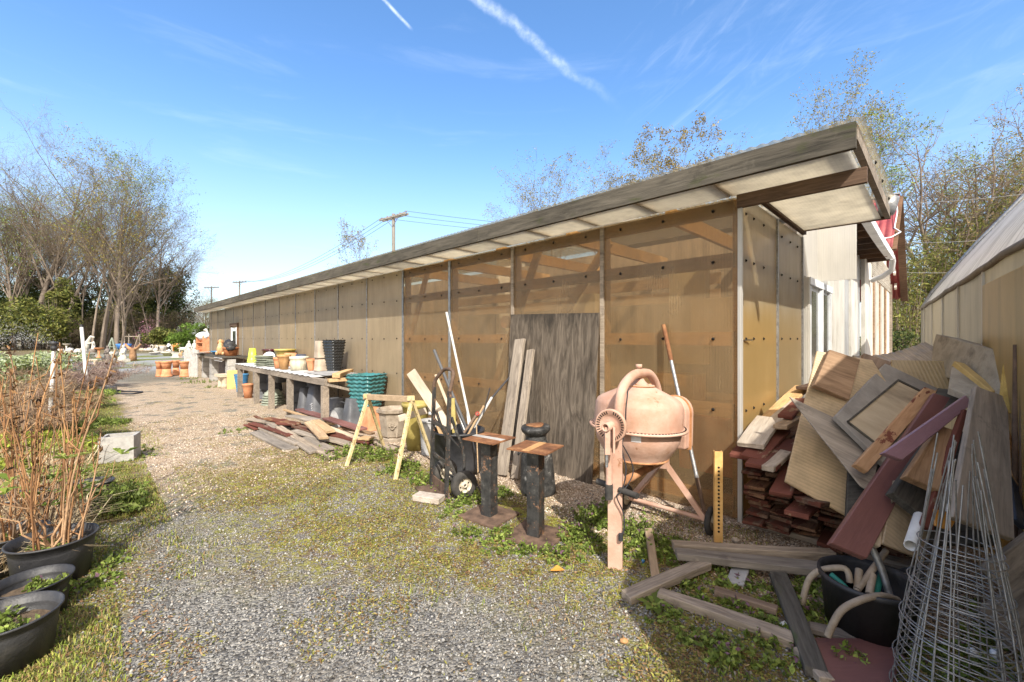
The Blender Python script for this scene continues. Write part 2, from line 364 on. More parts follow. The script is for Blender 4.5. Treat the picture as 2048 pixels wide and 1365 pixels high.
MT['hoop_wall'] = polycarb('hoop_wall', (.56,.51,.40), .05, .5, streak=.35)
MT['hoop_gold'] = polycarb('hoop_gold', (.62,.47,.22), .05, .45, streak=.3)

# ---- camera, sun, sky
cam = bpy.data.cameras.new('camera'); co = bpy.data.objects.new('camera', cam); C.objects.link(co)
co.location = (0, 0, H); co.rotation_euler = (R(90), 0, 0)
cam.sensor_width = 36; cam.lens = 36*F/2048; cam.shift_y = -4.5/2048; cam.clip_end = 3000; cam.clip_start = .05
SC.camera = co
SUN_AZ, SUN_EL = R(11), R(43)          # light travels this far left of straight ahead, and down
sl = bpy.data.lights.new('sun', 'SUN'); sl.energy = 4.2; sl.angle = R(.5); sl.color = (1, .95, .86)
so = bpy.data.objects.new('sun', sl); C.objects.link(so)
trav = Vector((-math.sin(SUN_AZ)*math.cos(SUN_EL), math.cos(SUN_AZ)*math.cos(SUN_EL), -math.sin(SUN_EL)))
so.rotation_euler = trav.to_track_quat('-Z', 'Y').to_euler(); so.location = (0, -5, 12)
w = NT('World', world=True); SC.world = w.m
to_sun = -trav
sky = w.n('TexSky', None, out=None, sky_type='NISHITA', sun_disc=False)
sky.sun_elevation = SUN_EL; sky.sun_rotation = math.atan2(to_sun.x, to_sun.y); sky.altitude = 0; sky.air_density = 1.0; sky.dust_density = .6; sky.ozone_density = 3.6
dirv = w.n('TexCoord', out=None).outputs['Generated']
def pd(u, v): return Vector((u-U0, F, V0-v)).normalized()
nz = w.noise(dirv, 14, 5, .6); nz2 = w.noise(dirv, 60, 6, .65)
def streak(a, b, wid, fade0, fade1, wob, k):
    A = pd(*a); B = pd(*b); nn = A.cross(B).normalized(); T = (B-A).normalized(); L = (B-A).length
    dist = w.math('ADD', w.vmath('DOT_PRODUCT', dirv, tuple(nn), out=1), w.math('MULTIPLY', w.math('SUBTRACT', nz, .5), wob))
    al = w.math('SUBTRACT', w.vmath('DOT_PRODUCT', dirv, tuple(T), out=1), A.dot(T))
    m = w.mr(w.math('ABSOLUTE', dist), 0.0, wid, 1.0, 0.0)
    m = w.math('MULTIPLY', m, w.math('MULTIPLY', w.mr(al, -fade0, 0.0), w.mr(al, L-fade1, L, 1.0, 0.0)))
    return w.math('MULTIPLY', m, w.math('MULTIPLY', w.mr(nz2, .3, .7, .35, 1.1), k))
m1 = streak((730,-40), (828,64), .0045, .3, .02, .004, .34)
m2 = streak((925,-30), (1255,228), .0135, .25, .22, .03, .22)
ci = w.noise(w.vmath('MULTIPLY', w.n('VectorRotate', {'Vector': dirv, 'Axis': (0,1,0), 'Angle': .6}, rotation_type='AXIS_ANGLE'), (2.0, 3.0, 11.0)), 2.4, 6, .6, dist=1.3)
blob = w.mr(w.vmath('DOT_PRODUCT', dirv, tuple(pd(1440,110)), out=1), .975, .997)
blob2 = w.mr(w.vmath('DOT_PRODUCT', dirv, tuple(pd(2040,0)), out=1), .97, 1.0)
m3 = w.math('MULTIPLY', w.mr(ci, .46, .85), w.math('MULTIPLY_ADD', blob, .09, w.math('MULTIPLY', blob2, .05)))
wisps = w.noise(w.vmath('MULTIPLY', dirv, (1.2, 2.0, 9.0)), 2.3, 8, .6, dist=.5)
m4 = w.math('MULTIPLY', w.mr(wisps, .52, .85), .07)
dz = w.n('SeparateXYZ', {0: dirv}, out=None).outputs[2]
lowh = w.math('MULTIPLY', w.mr(dz, .0, .40, 1.0, 0.0), .10)
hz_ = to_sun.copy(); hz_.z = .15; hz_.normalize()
fill_haze = w.math('MULTIPLY', w.mr(w.vmath('DOT_PRODUCT', dirv, tuple(hz_), out=1), .0, .8), .85)  # bright warm haze added around the sun, out of view, as fill light
skyc = w.n('HueSaturation', {'Saturation': w.mr(dz, .0, .5, .92, 1.13), 'Value': w.mr(dz, .0, .40, .74, 1.12), 'Color': sky.outputs[0]})
tot = w.math('ADD', w.math('ADD', m1, m2), w.math('ADD', m3, w.math('ADD', m4, lowh)), clamp=True)
skyc = w.mix(tot, skyc, (8.0, 8.3, 8.6)); skyc = w.mix(fill_haze, skyc, (10.2, 8.9, 7.4))
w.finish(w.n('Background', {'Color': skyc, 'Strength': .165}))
SC.view_settings.view_transform = 'Standard'; SC.view_settings.look = 'None'; SC.view_settings.gamma = 1; SC.view_settings.exposure = .8
SC.cycles.use_denoising = True; SC.cycles.max_bounces = 8; SC.cycles.transparent_max_bounces = 24; SC.cycles.sample_clamp_indirect = 8
# =====================================================================  GROUND
def ground_mat():
    t = NT('ground'); pos = t.n('NewGeometry', out=None).outputs['Position']
    rel = t.vmath('SUBTRACT', pos, tuple(P0))
    o = t.vmath('DOT_PRODUCT', rel, tuple(-E), out=1); s = t.vmath('DOT_PRODUCT', rel, tuple(D), out=1)
    nA = t.noise(pos, .7, 4, .6); nB = t.noise(pos, 2.6, 6, .65); nC = t.noise(pos, 11, 5, .7); nD = t.noise(pos, 45, 4, .7)
    oo = t.math('MULTIPLY_ADD', t.math('SUBTRACT', nB, .5), .9, t.math('MULTIPLY_ADD', t.math('SUBTRACT', nA, .5), .8, o))
    ss = t.math('MULTIPLY_ADD', t.math('SUBTRACT', nA, .5), 2.5, s)
    vo = t.n('TexVoronoi', {'Vector': pos, 'Scale': 74.0, 'Randomness': 1.0}, out=None)
    cell = t.n('SeparateColor', {0: vo.outputs['Color']}, out=0)
    vs = t.n('TexVoronoi', {'Vector': pos, 'Scale': 120.0}, out=None)
    cell2 = t.n('SeparateColor', {0: vs.outputs['Color']}, out=0)
    grey = t.ramp(cell, [(.0, (.05,.047,.042)), (.35, (.135,.127,.115)), (.7, (.22,.21,.188)), (1., (.31,.292,.26))])
    pea = t.ramp(cell2, [(.0, (.15,.10,.066)), (.4, (.37,.275,.195)), (.8, (.55,.44,.335)), (1., (.70,.62,.52))])
    dark = t.ramp(cell2, [(.0, (.02,.02,.021)), (.6, (.075,.075,.078)), (1., (.2,.2,.2))])
    moss = t.ramp(t.math('MULTIPLY_ADD', nC, .6, t.math('MULTIPLY', nD, .4)), [(.3, (.07,.055,.018)), (.45, (.17,.14,.03)), (.58, (.27,.26,.045)), (.72, (.20,.27,.05))])
    soil = t.ramp(nC, [(.3, (.075,.042,.022)), (.7, (.27,.145,.075))])
    lawn = t.ramp(t.math('MULTIPLY_ADD', nC, .5, t.math('MULTIPLY', nD, .5)), [(.3, (.06,.06,.02)), (.5, (.15,.165,.045)), (.7, (.27,.25,.10))])
    base = grey
    base = t.mix(t.math('MULTIPLY', t.mr(nA, .42, .62), .45), base, t.ramp(nD, [(.3, (.07,.055,.04)), (.7, (.20,.165,.125))]))
    # dark dusty patches in the grey gravel
    base = t.mix(t.math('MULTIPLY', t.mr(nB, .5, .66), t.mr(nC, .38, .6)), base, dark)
    # tan gravel down the middle of the path
    tan = t.math('MULTIPLY', t.mr(ss, 3.2, 4.6), t.mr(ss, 15.5, 18.5, 1, 0))
    tan = t.math('MULTIPLY', tan, t.mr(nB, .36, .5))
    base = t.mix(tan, base, pea)
    # pea gravel strip along the wall
    base = t.mix(t.math('MULTIPLY', t.mr(oo, .85, 1.25, 1, 0), t.mr(s, -3, 22)), base, pea)
    base = t.mix(t.mr(oo, .65, 1.1, 1, 0), base, pea)
    # mossy weedy band between path and wall
    mr_ = t.math('MULTIPLY', t.mr(oo, .55, .95), t.mr(t.math('SUBTRACT', oo, t.mr(ss, .4, 2.0, 0, 1.1)), 1.25, 2.3, 1, 0))
    mr_ = t.math('MULTIPLY', mr_, t.mr(ss, 3.4, 5.2, 1, .15))
    base = t.mix(t.math('MULTIPLY', mr_, t.math('MULTIPLY', t.mr(nB, .44, .58), .75)), base, soil)
    base = t.mix(t.math('MULTIPLY', mr_, t.mr(nC, .38, .57)), base, moss)
    # thin moss everywhere
    base = t.mix(t.math('MULTIPLY', t.mr(nA, .5, .65), t.math('MULTIPLY', t.mr(nC, .58, .70), .5)), base, moss)
    # left verge
    lv = t.mr(t.math('ADD', oo, t.mr(s, 1.2, 3.6, -.38, .05)), 3.02, 3.4)
    base = t.mix(t.math('MULTIPLY', lv, t.mr(nB, .3, .5, .55, 1)), base, soil)
    base = t.mix(t.math('MULTIPLY', lv, t.mr(nC, .36, .56)), base, lawn)
    # the yard beyond
    far = t.mr(s, 21, 26)
    yard = t.mix(t.mr(t.noise(pos, .22, 5, .6), .50, .58), t.ramp(nC, [(.3, (.20,.205,.205)), (.7, (.34,.345,.34))]), lawn)
    base = t.mix(far, base, yard)
    beyond = t.ramp(t.noise(pos, .5, 6, .7), [(.3, (.07,.055,.03)), (.5, (.17,.13,.075)), (.7, (.11,.13,.04))])
    dist = t.vmath('LENGTH', pos, out=1)
    base = t.mix(t.mr(dist, 46, 60), base, beyond)
    hgt = t.math('ADD', t.math('MULTIPLY', t.n('TexVoronoi', {'Vector': pos, 'Scale': 74.0}, out=0), -1.3), t.math('MULTIPLY_ADD', nB, 2.5, nC))
    b = t.n('Bump', {'Strength': .75, 'Distance': .012, 'Height': hgt})
    return t.finish(t.n('BsdfPrincipled', {'Base Color': base, 'Roughness': .93, 'Normal': b, 'Specular IOR Level': .2}))
g = MB().add([(-900,-300,0), (900,-300,0), (900,1500,0), (-900,1500,0)], [(0,1,2,3)]).build('ground', ground_mat())
tag(g, 'gravel yard ground with moss and grass patches', 'ground', kind='structure')

# road behind the buildings
rd = MB().box(EN(22, -6, .004), (60, 5, .008), Matrix.Rotation(math.atan2(D.y, D.x), 3, 'Z')).build('road', MT['road'])
tag(rd, 'grey asphalt road beyond the buildings', 'road', kind='structure')

# =====================================================================  LONG SHED
shed = thing('greenhouse_shed', 'long low shed clad in tan polycarbonate sheets under a weathered timber eave', 'shed', WL(0, 0, 0), WROT)
# local frame: +x towards near end (-D), +y into building (E), z up
Wd = 1.235; LEN = 20.2; ZS = 2.505
def panel(x0, x1, z0, z1, m, y=0.0, name='wall_panel', t=.012):
    return MB().box(((x0+x1)/2, y+t/2, (z0+z1)/2), (x1-x0-.012, t, z1-z0)).build(name, m, shed)
screw_me = None
def screw_mesh():
    b = MB().lathe([(.013,0), (.013,.003), (.007,.004), (.007,.010), (.0,.011)], 8)
    o = b.build('screw', MT['dark_hole']); me = o.data; bpy.data.objects.remove(o); return me
screw_me = screw_mesh()
def screw(p, par, end=False):
    o = bpy.data.objects.new('screw', screw_me); C.objects.link(o); o.parent = par; o.location = p
    o.rotation_euler = (0, R(90), 0) if end else (R(90), 0, 0)
ROWS = (.84, 1.41, 2.03, 2.44)
n_screw = 0; late = MB()
npan = 16
for i in range(npan+1):
    x1 = -i*Wd; x0 = max(-LEN, x1-Wd)
    if i == 16: x0 = -LEN
    m = MT['pc_amber'] if i < 4 else MT['pc_tan']
    if i == 12: panel(x0, -15.36, 2.16, ZS, m); x0 = -15.36
    if i == 13: panel(-16.34, x1, 2.16, ZS, m); x1 = -16.34
    p = panel(x0, x1, 0.02, ZS, m)
    for z in ROWS + ((.3,) if i > 3 else ()):
        for k in range(3):
            q = (x0+(x1-x0)*(.16+.34*k), -.001, z+rng.uniform(-.008, .008))
            if i < 6: screw(q, p); n_screw += 1
            else: late.lathe([(.013,0), (.013,.003), (.007,.006), (.0,.008)], 6, Matrix.Translation(q) @ Matrix.Rotation(R(90), 4, 'X'))
tag(late.build('screws', MT['dark_hole'], shed), kind='stuff')
for i in range(1, 17):                # joint battens
    x = -i*Wd
    w_ = .042 if i <= 4 else .018
    MB().box((x, -.008, ZS/2), (w_, .016, ZS-.03)).build('joint_batten', MT['galv'] if i > 2 else MT['grey_wood'], shed)
MB().box((.006, -.006, ZS/2), (.03, .03, ZS)).build('corner_trim', MT['pc_white'], shed)
# frame behind the sheets
for z in (.12, .84, 1.41, 2.03, 2.44):
    MB().box((-LEN/2, .034, z), (LEN-.1, .038, .11)).build('girt', MT['rough_brown'] if z > 2 else MT['lumber'], shed)
for i in range(0, 17, 1):
    MB().box((-i*Wd-.02 if i else -.05, .10, ZS/2), (.04, .09, ZS)).build('stud', MT['lumber'], shed)
for x in (-3.1, -5.4):
    MB().bar((x, .16, .5), (x+.9, .16, 2.45), .09, .04, (0,1,0)).build('brace', MT['lumber'], shed)
for z in (2.15, 1.95):
    MB().box((-3.4, 1.9, z), (5.2, .04, .14)).build('inner_rail', MT['lumber'], shed)
MB().box((-LEN/2, 2.42, 1.40), (LEN-.2, .03, 2.8)).build('inner_wall', MT['interior'], shed)
# stored things seen vaguely through the sheets
st = MB().box((-.62, .55, 1.62), (.34, .12, .9)).build('stored_board', MT['bulk'], shed)
MB().box((-.30, .48, 1.60), (.42, .3, .34)).build('stored_carton', MT['bulk'], shed)
MB().box((-1.85, .7, 1.78), (.30, .3, .30)).build('stored_carton', MT['bulk'], shed)
MB().box((-.75, .5, .95), (.5, .3, .25)).build('stored_carton', MT['tan_wood'], shed)
MB().box((-.40, .6, .45), (.5, .4, .5)).build('stored_carton', MT['terracotta'], shed)
MB().box((-3.0, .8, .9), (.6, .3, .5)).build('stored_carton', MT['bulk'], shed)
MB().box((-4.4, .5, 1.1), (.35, .2, .9)).build('stored_board', MT['bulk'], shed)
for k in range(5): MB().box((-.6-k*1.1, 1.2, 2.50), (.045, 2.3, .14)).build('rafter', MT['lumber'], shed)
MB().bar((-1.35, .30, 2.42), (-2.1, .30, 1.5), .09, .04, (0,1,0)).build('brace', MT['lumber'], shed)
tb = MB().lathe([(.0,0), (.085,.0), (.085,.02), (.075,.03), (.075,.16)], 20, Matrix.Translation((-2.72, .10, 1.62)) @ Matrix.Rotation(R(90), 4, 'X') @ Matrix.Translation((0,0,-.16)))
tb.build('stored_bucket', MT['mixer_pink'], shed)
MB().box((-1.0, 1.2, .78), (1.8, .5, .05)).build('inner_bench', MT['lumber'], shed)
# eave: fascia boards end to end, soffit sheets, rafters
W1, W2 = .40, .75
xs = [W2, -2.6, -6.2, -9.8, -13.4, -17.0, -LEN-.55]
for a, b_ in zip(xs[:-1], xs[1:]):
    fb = MB().box(((a+b_)/2, -W1-.019, 2.585), (a-b_-.004, .038, .152)).build('fascia', MT['fascia_wood'], shed)
MB().box((-.4, -W1-.0, 2.665), (0.02,.02,.02)).build('nail_cap', MT['dark_hole'], shed)
sx = W2-.03; k = 0
while sx > -LEN-.4:
    wdt = .61 if k else .78
    MB().box((sx-wdt/2, -W1/2-.002, 2.522), (wdt-.01, W1-.006, .012)).build('soffit_panel', MT['pc_soffit'], shed)
    MB().box((sx-wdt, -W1/2, 2.562), (.04, W1-.004, .07)).build('rafter_tail', MT['lumber'], shed)
    sx -= wdt; k += 1
# outrigger at the corner and the overhang beyond the end wall
MB().box((W2/2, -.02, 2.462), (W2+.02, .04, .10)).build('outrigger', MT['soffit_wood'], shed)
MB().box((W2/2, 1.95, 2.62), (W2, .04, .09)).build('outrigger', MT['soffit_wood'], shed)
MB().box((.03, 1.05, 2.60), (.04, 2.0, .085)).build('ledger', MT['soffit_wood'], shed)
MB().box((W2-.02, .78, 2.62), (.04, 2.32, .09)).build('barge_board', MT['grey_wood'], shed)
MB().box((W2/2-.02, 1.0, 2.585), (W2-.10, 1.86, .010)).build('soffit_panel', MT['pc_soffit'], shed)
# corrugated roof sheet (waves run with the slope), slightly rising to the back
def corr(x0, x1, y0, y1, z0, z1, pitch, amp, name, m, par, ny=2, seg=8):
    b = MB(); nx = max(4, int(abs(x1-x0)/pitch*seg)); vs = []
    for i in range(nx+1):
        x = x0+(x1-x0)*i/nx; zz = amp*math.sin(2*math.pi*(x-x0)/pitch)
        for j in range(ny+1): vs.append((x, y0+(y1-y0)*j/ny, z0+(z1-z0)*j/ny+zz))
    w_ = ny+1
    b.add(vs, [(i*w_+j, (i+1)*w_+j, (i+1)*w_+j+1, i*w_+j+1) for i in range(nx) for j in range(ny)], True)
    o = b.build(name, m, par); md = o.modifiers.new('solid', 'SOLIDIFY'); md.thickness = .004
    return o
corr(W2+.035, -LEN-.6, -W1-.045, 1.99, 2.675, 2.765, .067, .006, 'roof_sheet', MT['old_roof'], shed, seg=5)
for x, y in ((W2, .4), (W2, .9), (W2, 1.5)):
    MB().lathe([(.014,0), (.014,.006), (.0,.014)], 8, Matrix.Translation((x+.012, y, 2.66)) @ Matrix.Rotation(R(90), 4, 'Y')).build('roof_bolt', MT['dark_hole'], shed)
# end wall
e1 = MB().box((-.006, .53, 1.28), (.012, 1.02, 2.52)).build('end_panel', MT['pc_gold'], shed)
e2 = MB().box((-.006, 1.56, 1.28), (.012, 1.00, 2.52)).build('end_panel', MT['pc_gold'], shed)
for y in (1.05, 2.08): MB().box((.008, y, 1.28), (.016, .03, 2.52)).build('joint_batten', MT['galv'], shed)
for z in (.84, 1.41, 2.03, 2.40):
    MB().box((-.034, 1.05, z), (.04, 2.0, .09)).build('girt', MT['lumber'], shed)
    for y, p in ((.14, e1), (.34, e1), (.62, e1), (1.22, e2), (1.55, e2), (1.86, e2)): screw((.001, y, z), p, True)
MB().bar((.004, .08, 1.40), (.03, .20, 1.40), .012, .008).build('latch', MT['chrome'], shed)
# end of building far away
MB().box((-LEN+.006, 1.2, 1.26), (.012, 2.36, 2.5)).build('end_panel', MT['pc_tan'], shed)
# the narrow door in the long wall
dx = -15.85
dr = MB().box((dx, .0, .90), (.80, .04, 1.78)).build('door', MT['white_metal'], shed)
MB().box((dx, -.025, .92), (.46, .012, 1.5)).build('pane', MT['glass_dark'], dr)
MB().box((dx+.31, -.045, .9), (.03, .05, .05)).build('handle', MT['galv'], dr)
for xx in (dx-.35, dx+.35): MB().box((xx, -.03, .92), (.10, .03, 1.76)).build('stile', MT['white_vinyl'], dr)
for xx in (dx-.44, dx+.44): MB().box((xx, -.02, .92), (.06, .05, 1.84)).build('door_jamb', MT['soffit_wood'], shed)
MB().box((dx, -.025, 1.89), (1.0, .08, .10)).build('door_head', MT['soffit_wood'], shed)
panel(-16.34, -15.36, 1.95, 2.16, MT['pc_tan'])

# =====================================================================  WHITE HOUSE BEHIND
hs = thing('white_house', 'weathered white wooden house with a red ribbed roof joined to the shed', 'house', WL(0, 0, 0), WROT)
# wall along y from 2.1 (door) to 13; slightly proud battens
def hwall(y0, y1, z0, z1, m, x=-.02, t=.06, name='wall'):
    return MB().box((x, (y0+y1)/2, (z0+z1)/2), (t, y1-y0, z1-z0)).build(name, m, hs)
hwall(2.10, 3.56, 2.12, 3.0, MT['pc_white'], name='wall_sheet')
hwall(3.56, 5.0, 0, 3.0, MT['white_paint']); hwall(5.0, 5.7, 0, 3.0, MT['film'], -.05, name='wall_sheet'); hwall(5.7, 6.5, 0, 3.0, MT['white_paint'])
hwall(6.5, 7.2, 0, 3.0, MT['film'], -.06, name='wall_sheet'); hwall(7.2, 8.35, 0, 3.0, MT['white_paint'], .02)
hwall(8.35, 13.2, 0, .85, MT['white_paint'], .0); hwall(8.35, 13.2, 2.75, 3.4, MT['white_paint'], .0)
hwall(8.35, 8.75, .85, 2.75, MT['white_paint'], .0); hwall(12.1, 13.2, .85, 2.75, MT['white_paint'], .0)
for k in range(14): MB().box((.045, 10.75, 2.78+k*.045), (.03, 4.8, .012)).build('clapboard', MT['white_paint'], hs)
# shuttered, peeling window
wn = MB().box((-.02, 10.42, 1.8), (.03, 3.34, 1.9)).build('window', MT['white_paint'], hs)
for k in range(8):
    y = 8.95+k*.42
    MB().box((.02, y, 1.8), (.06, .09, 1.88)).build('window_bar', MT['rough_brown'] if k in (0, 3, 6, 7) else MT['white_paint'], wn)
for k in range(3): MB().box((.0, 9.4+k*1.0, 1.8), (.02, .30, 1.8)).build('pane', MT['glass_dark'], wn)
MB().box((.05, 10.42, .83), (.12, 3.5, .06)).build('sill', MT['white_paint'], hs)
MB().box((.03, 13.16, 1.5), (.12, .10, 3.0)).build('corner_board', MT['grey_wood'], hs)
# sliding door
sd = MB().box((.0, 2.85, 1.07), (.05, 1.36, 2.08)).build('sliding_door', MT['white_vinyl'], hs)
for y0, y1, xx in ((2.26, 2.86, .028), (2.90, 3.45, .04)):
    MB().box((xx, (y0+y1)/2, 1.08), (.012, y1-y0-.14, 1.78)).build('pane', MT['glass_dark'], sd)
    for yy in (y0, y1): MB().box((xx, yy, 1.08), (.05, .07, 1.95)).build('stile', MT['white_vinyl'], sd)
MB().box((.04, 2.85, 2.06), (.06, 1.4, .08)).build('door_head', MT['white_vinyl'], sd)
MB().box((.035, 2.16, 1.05), (.05, .06, 2.1)).build('door_jamb', MT['pc_white'], hs)
MB().box((.035, 3.53, 1.05), (.05, .05, 2.1)).build('door_jamb', MT['white_paint'], hs)
# hanging sheet that closes the eave
MB().box((.20, 2.90, 2.55), (.38, .012, .86)).build('hanging_sheet', MT['pc_white'], hs)
MB().box((.2, 2.93, 2.965), (.40, .05, .06)).build('hanging_rail', MT['soffit_wood'], hs)
# eave of the middle part with bare rafters, sagging gutter
for k in range(9):
    MB().box((.19, 3.1+k*.56, 2.99), (.40, .05, .09)).build('rafter_tail', MT['soffit_wood'], hs)
MB().box((.18, 5.3, 3.045), (.42, 4.7, .02)).build('roof_deck', MT['soffit_wood'], hs)
pts = [(.40, 2.8+i*.47, 3.02-.03*math.sin(i/10*math.pi)) for i in range(11)]
gt = MB()
for a, b_ in zip(pts[:-1], pts[1:]): gt.bar(a, b_, .10, .12)
gt.build('gutter', MT['white_vinyl'], hs)
MB().tube([(.42, 7.55, 3.0), (.42, 7.75, 2.95), (.40, 7.85, 2.78), (.25, 7.95, 2.68), (.07, 8.0, 2.62)], .05, 10).build('downspout', MT['white_vinyl'], hs)
# gable part: ridge along x, red ribbed roof facing the viewer
def gab(y0, z0, y1, z1, m, nm, x0=.34, x1=-5.0):
    vs = []; pitch = .14; n_ = int((x0-x1)/pitch*6)
    for i in range(n_+1):
        x = x0+(x1-x0)*i/n_; dz_ = .022*math.sin(2*math.pi*(x-x0)/pitch)
        for j in range(3): vs.append((x, y0+(y1-y0)*j/2, z0+(z1-z0)*j/2+dz_+(.0 if j else .0)))
    b = MB().add(vs, [(i*3+j, (i+1)*3+j, (i+1)*3+j+1, i*3+j+1) for i in range(n_) for j in range(2)], True)
    o = b.build(nm, m, hs); md = o.modifiers.new('solid', 'SOLIDIFY'); md.thickness = .02; return o
gab(9.1, 3.45, 11.4, 5.15, MT['red_roof'], 'roof'); gab(13.7, 2.62, 11.4, 5.15, MT['red_roof'], 'roof')
MB().bar((.33, 9.1, 3.38), (.33, 11.4, 5.08), .05, .16, (1,0,0)).build('barge_board', MT['soffit_wood'], hs)
MB().bar((.33, 11.4, 5.08), (.33, 13.72, 2.54), .05, .16, (1,0,0)).build('barge_board', MT['soffit_wood'], hs)
MB().prism([(.0, 9.2, 3.4), (.0, 13.2, 3.1), (.0, 11.4, 5.05)], (-1,0,0), .05).build('gable_wall', MT['white_paint'], hs)
for k in range(6):
    f = k/6
    MB().bar((.16, 11.5+f*2.1, 4.92-f*2.28), (.16, 11.5+f*2.1+.06, 4.92-f*2.28-.06), .32, .05, (1,0,0)).build('lookout', MT['white_paint'] if k > 2 else MT['soffit_wood'], hs)
MB().box((-2.4, 11.4, 5.17), (5.5, .25, .04)).build('ridge_cap', MT['galv'], hs)
MB().tube([(.3, 11.0, 5.0), (.36, 10.2, 4.45), (.33, 9.8, 4.0), (.45, 9.6, 3.85), (.3, 9.4, 3.72), (.1, 9.35, 3.7)], .014, 6).build('cable', MT['white_vinyl'], hs)
MB().box((-2.5, 7.0, 3.3), (5.0, 9.0, .04), Matrix.Rotation(R(7), 3, 'Y')).build('back_roof', MT['sheet_metal'], hs)
MB().box((-5.0, 7.6, 1.5), (.06, 11, 3.0)).build('back_wall', MT['white_paint'], hs)
MB().lathe([(.0,0), (.05,.0), (.07,.06), (.09,.16), (.02,.2), (.0,.2)], 12, Matrix.Translation((W2-.02, 1.9, 2.60))).build('flood_lamp', MT['galv'], hs)

# =====================================================================  HOOP HOUSE
hd = Vector((.649, .761, 0)).normalized(); hn = Vector((.761, -.649, 0)).normalized()
hA = Vector((2.68, 2.233, 0)); hB = Vector((6.737, 6.99, 0))
hnear = hA-hd*2.62
hp = thing('hoop_house', 'hoop greenhouse with a white film roof and yellowed panel side wall', 'greenhouse', hnear, math.atan2(hd.y, hd.x))
Lh = (hB-hnear).length          # local x along hd, local -y = hn (right)
arch = [(0, 1.91), (.11, 2.15), (.3, 2.43), (.6, 2.87), (1.07, 3.5), (1.7, 4.02), (2.4, 4.36), (3.2, 4.48), (4.0, 4.36), (4.7, 4.0), (5.3, 3.4), (5.8, 2.6), (6.1, 1.9), (6.15, 0)]
vs = []; nx = 60
for i in range(nx+1):
    x = -.02+(Lh+.06)*i/nx
    for j, (a, z) in enumerate(arch):
        wv = .012*math.sin(i*1.9+j*.4)+.018*math.sin(i*.7)
        vs.append((x, -a-wv*.5, z+wv*(1 if 0 < j < 12 else 0)))
na = len(arch)
o = MB().add(vs, [(i*na+j, i*na+j+1, (i+1)*na+j+1, (i+1)*na+j) for i in range(nx) for j in range(na-1)], True).build('roof_film', MT['film'], hp)
o.modifiers.new('sub', 'SUBSURF').render_levels = 1
xw = 0; k = 0
while xw < Lh-.05:
    wd = min(1.2, Lh-xw)
    y0 = .004
    MB().box((xw+wd/2, y0, .95), (wd-.008, .012, 1.9)).build('side_panel', MT['hoop_wall'], hp)
    MB().box((xw+wd, .014, .95), (.03, .02, 1.9)).build('joint_batten', MT['white_paint'], hp)
    if k in (0, 1, 2, 6): MB().box((xw+wd/2+.02, .018, .90 if k < 3 else .6), (wd-.08, .012, 1.76 if k < 3 else 1.1)).build('patch_panel', MT['hoop_gold'], hp)
    xw += wd; k += 1
MB().tube([(i*Lh/24, .02+rng.uniform(-.008,.008), 1.90+rng.uniform(-.012,.012)) for i in range(25)], .022, 7).build('eave_batten', MT['grey_ply'], hp)
endv = [(Lh, -a, z) for a, z in arch]+[(Lh, 0, 0)]
MB().prism(endv, (1,0,0), .02).build('end_wall', MT['hoop_wall'], hp)
MB().prism([(.03, -a, z) for a, z in arch]+[(.03, 0, 0)], (1,0,0), .02).build('end_wall', MT['hoop_wall'], hp)
MB().tube([(Lh+.02, -a, z+.02) for a, z in arch], .03, 7).build('end_hoop', MT['galv'], hp)

# =====================================================================  TREES
def tree_arrays(seed, h, r0, limbk=1.0, rk=1.0, nl=11, spread=.55, first=.28, wob=.05, lev=4, up=.25, dens=1.0, lean=0.0):
    rg = random.Random(seed); trunk = []; twig = []; tips = []
    def grow(p, d, L, r, lv):
        n_ = {0: 9, 1: 6, 2: 4, 3: 3}.get(lv, 2); pts = [(p.copy(), r)]; d = d.copy()
        for i in range(n_):
            d = (d+Vector((rg.gauss(0, 1), rg.gauss(0, 1), rg.gauss(0, .6)))*wob*(1+lv*.9)+Vector((0, 0, up*.16*(lv > 0)))).normalized()
            p = p+d*(L/n_); pts.append((p.copy(), max(.004, r*(1-(.93 if lv == 0 else .8)*(i+1)/n_))))
        (trunk if lv < 2 else twig).append(pts)
        if lv >= lev: tips.append(p.copy()); return
        cnt = max(2, int({0: nl, 1: 6, 2: 5, 3: 4}.get(lv, 3)*dens+rg.random()))
        for k_ in range(cnt):
            f = first+(1-first)*(k_+rg.random())/cnt if lv == 0 else .2+.8*(k_+rg.random()*.8)/cnt
            i = min(n_-1, int(f*n_)); q = pts[i][0].lerp(pts[i+1][0], f*n_-i if f*n_-i < 1 else 1); rr = pts[i][1]
            dd = (pts[i+1][0]-pts[i][0]).normalized(); ph = rg.random()*6.283
            side = dd.orthogonal().normalized(); side.rotate(Matrix.Rotation(ph, 3, dd))
            ang = spread*(rg.uniform(.75, 1.35))
            nd_ = (dd*math.cos(ang)+side*math.sin(ang)).normalized()
            if lv == 0: ll = L*limbk*(.50-.22*(f-first))*rg.uniform(.75, 1.2)
            else: ll = L*(.62-.25*f)*rg.uniform(.7, 1.2)
            grow(q, nd_, ll, max(.005, rr*rk*(.52 if lv == 0 else .6)), lv+1)
    grow(Vector((0, 0, -.1)), Vector((lean, 0, 1)).normalized(), h, r0, 0)
    return trunk, twig, tips
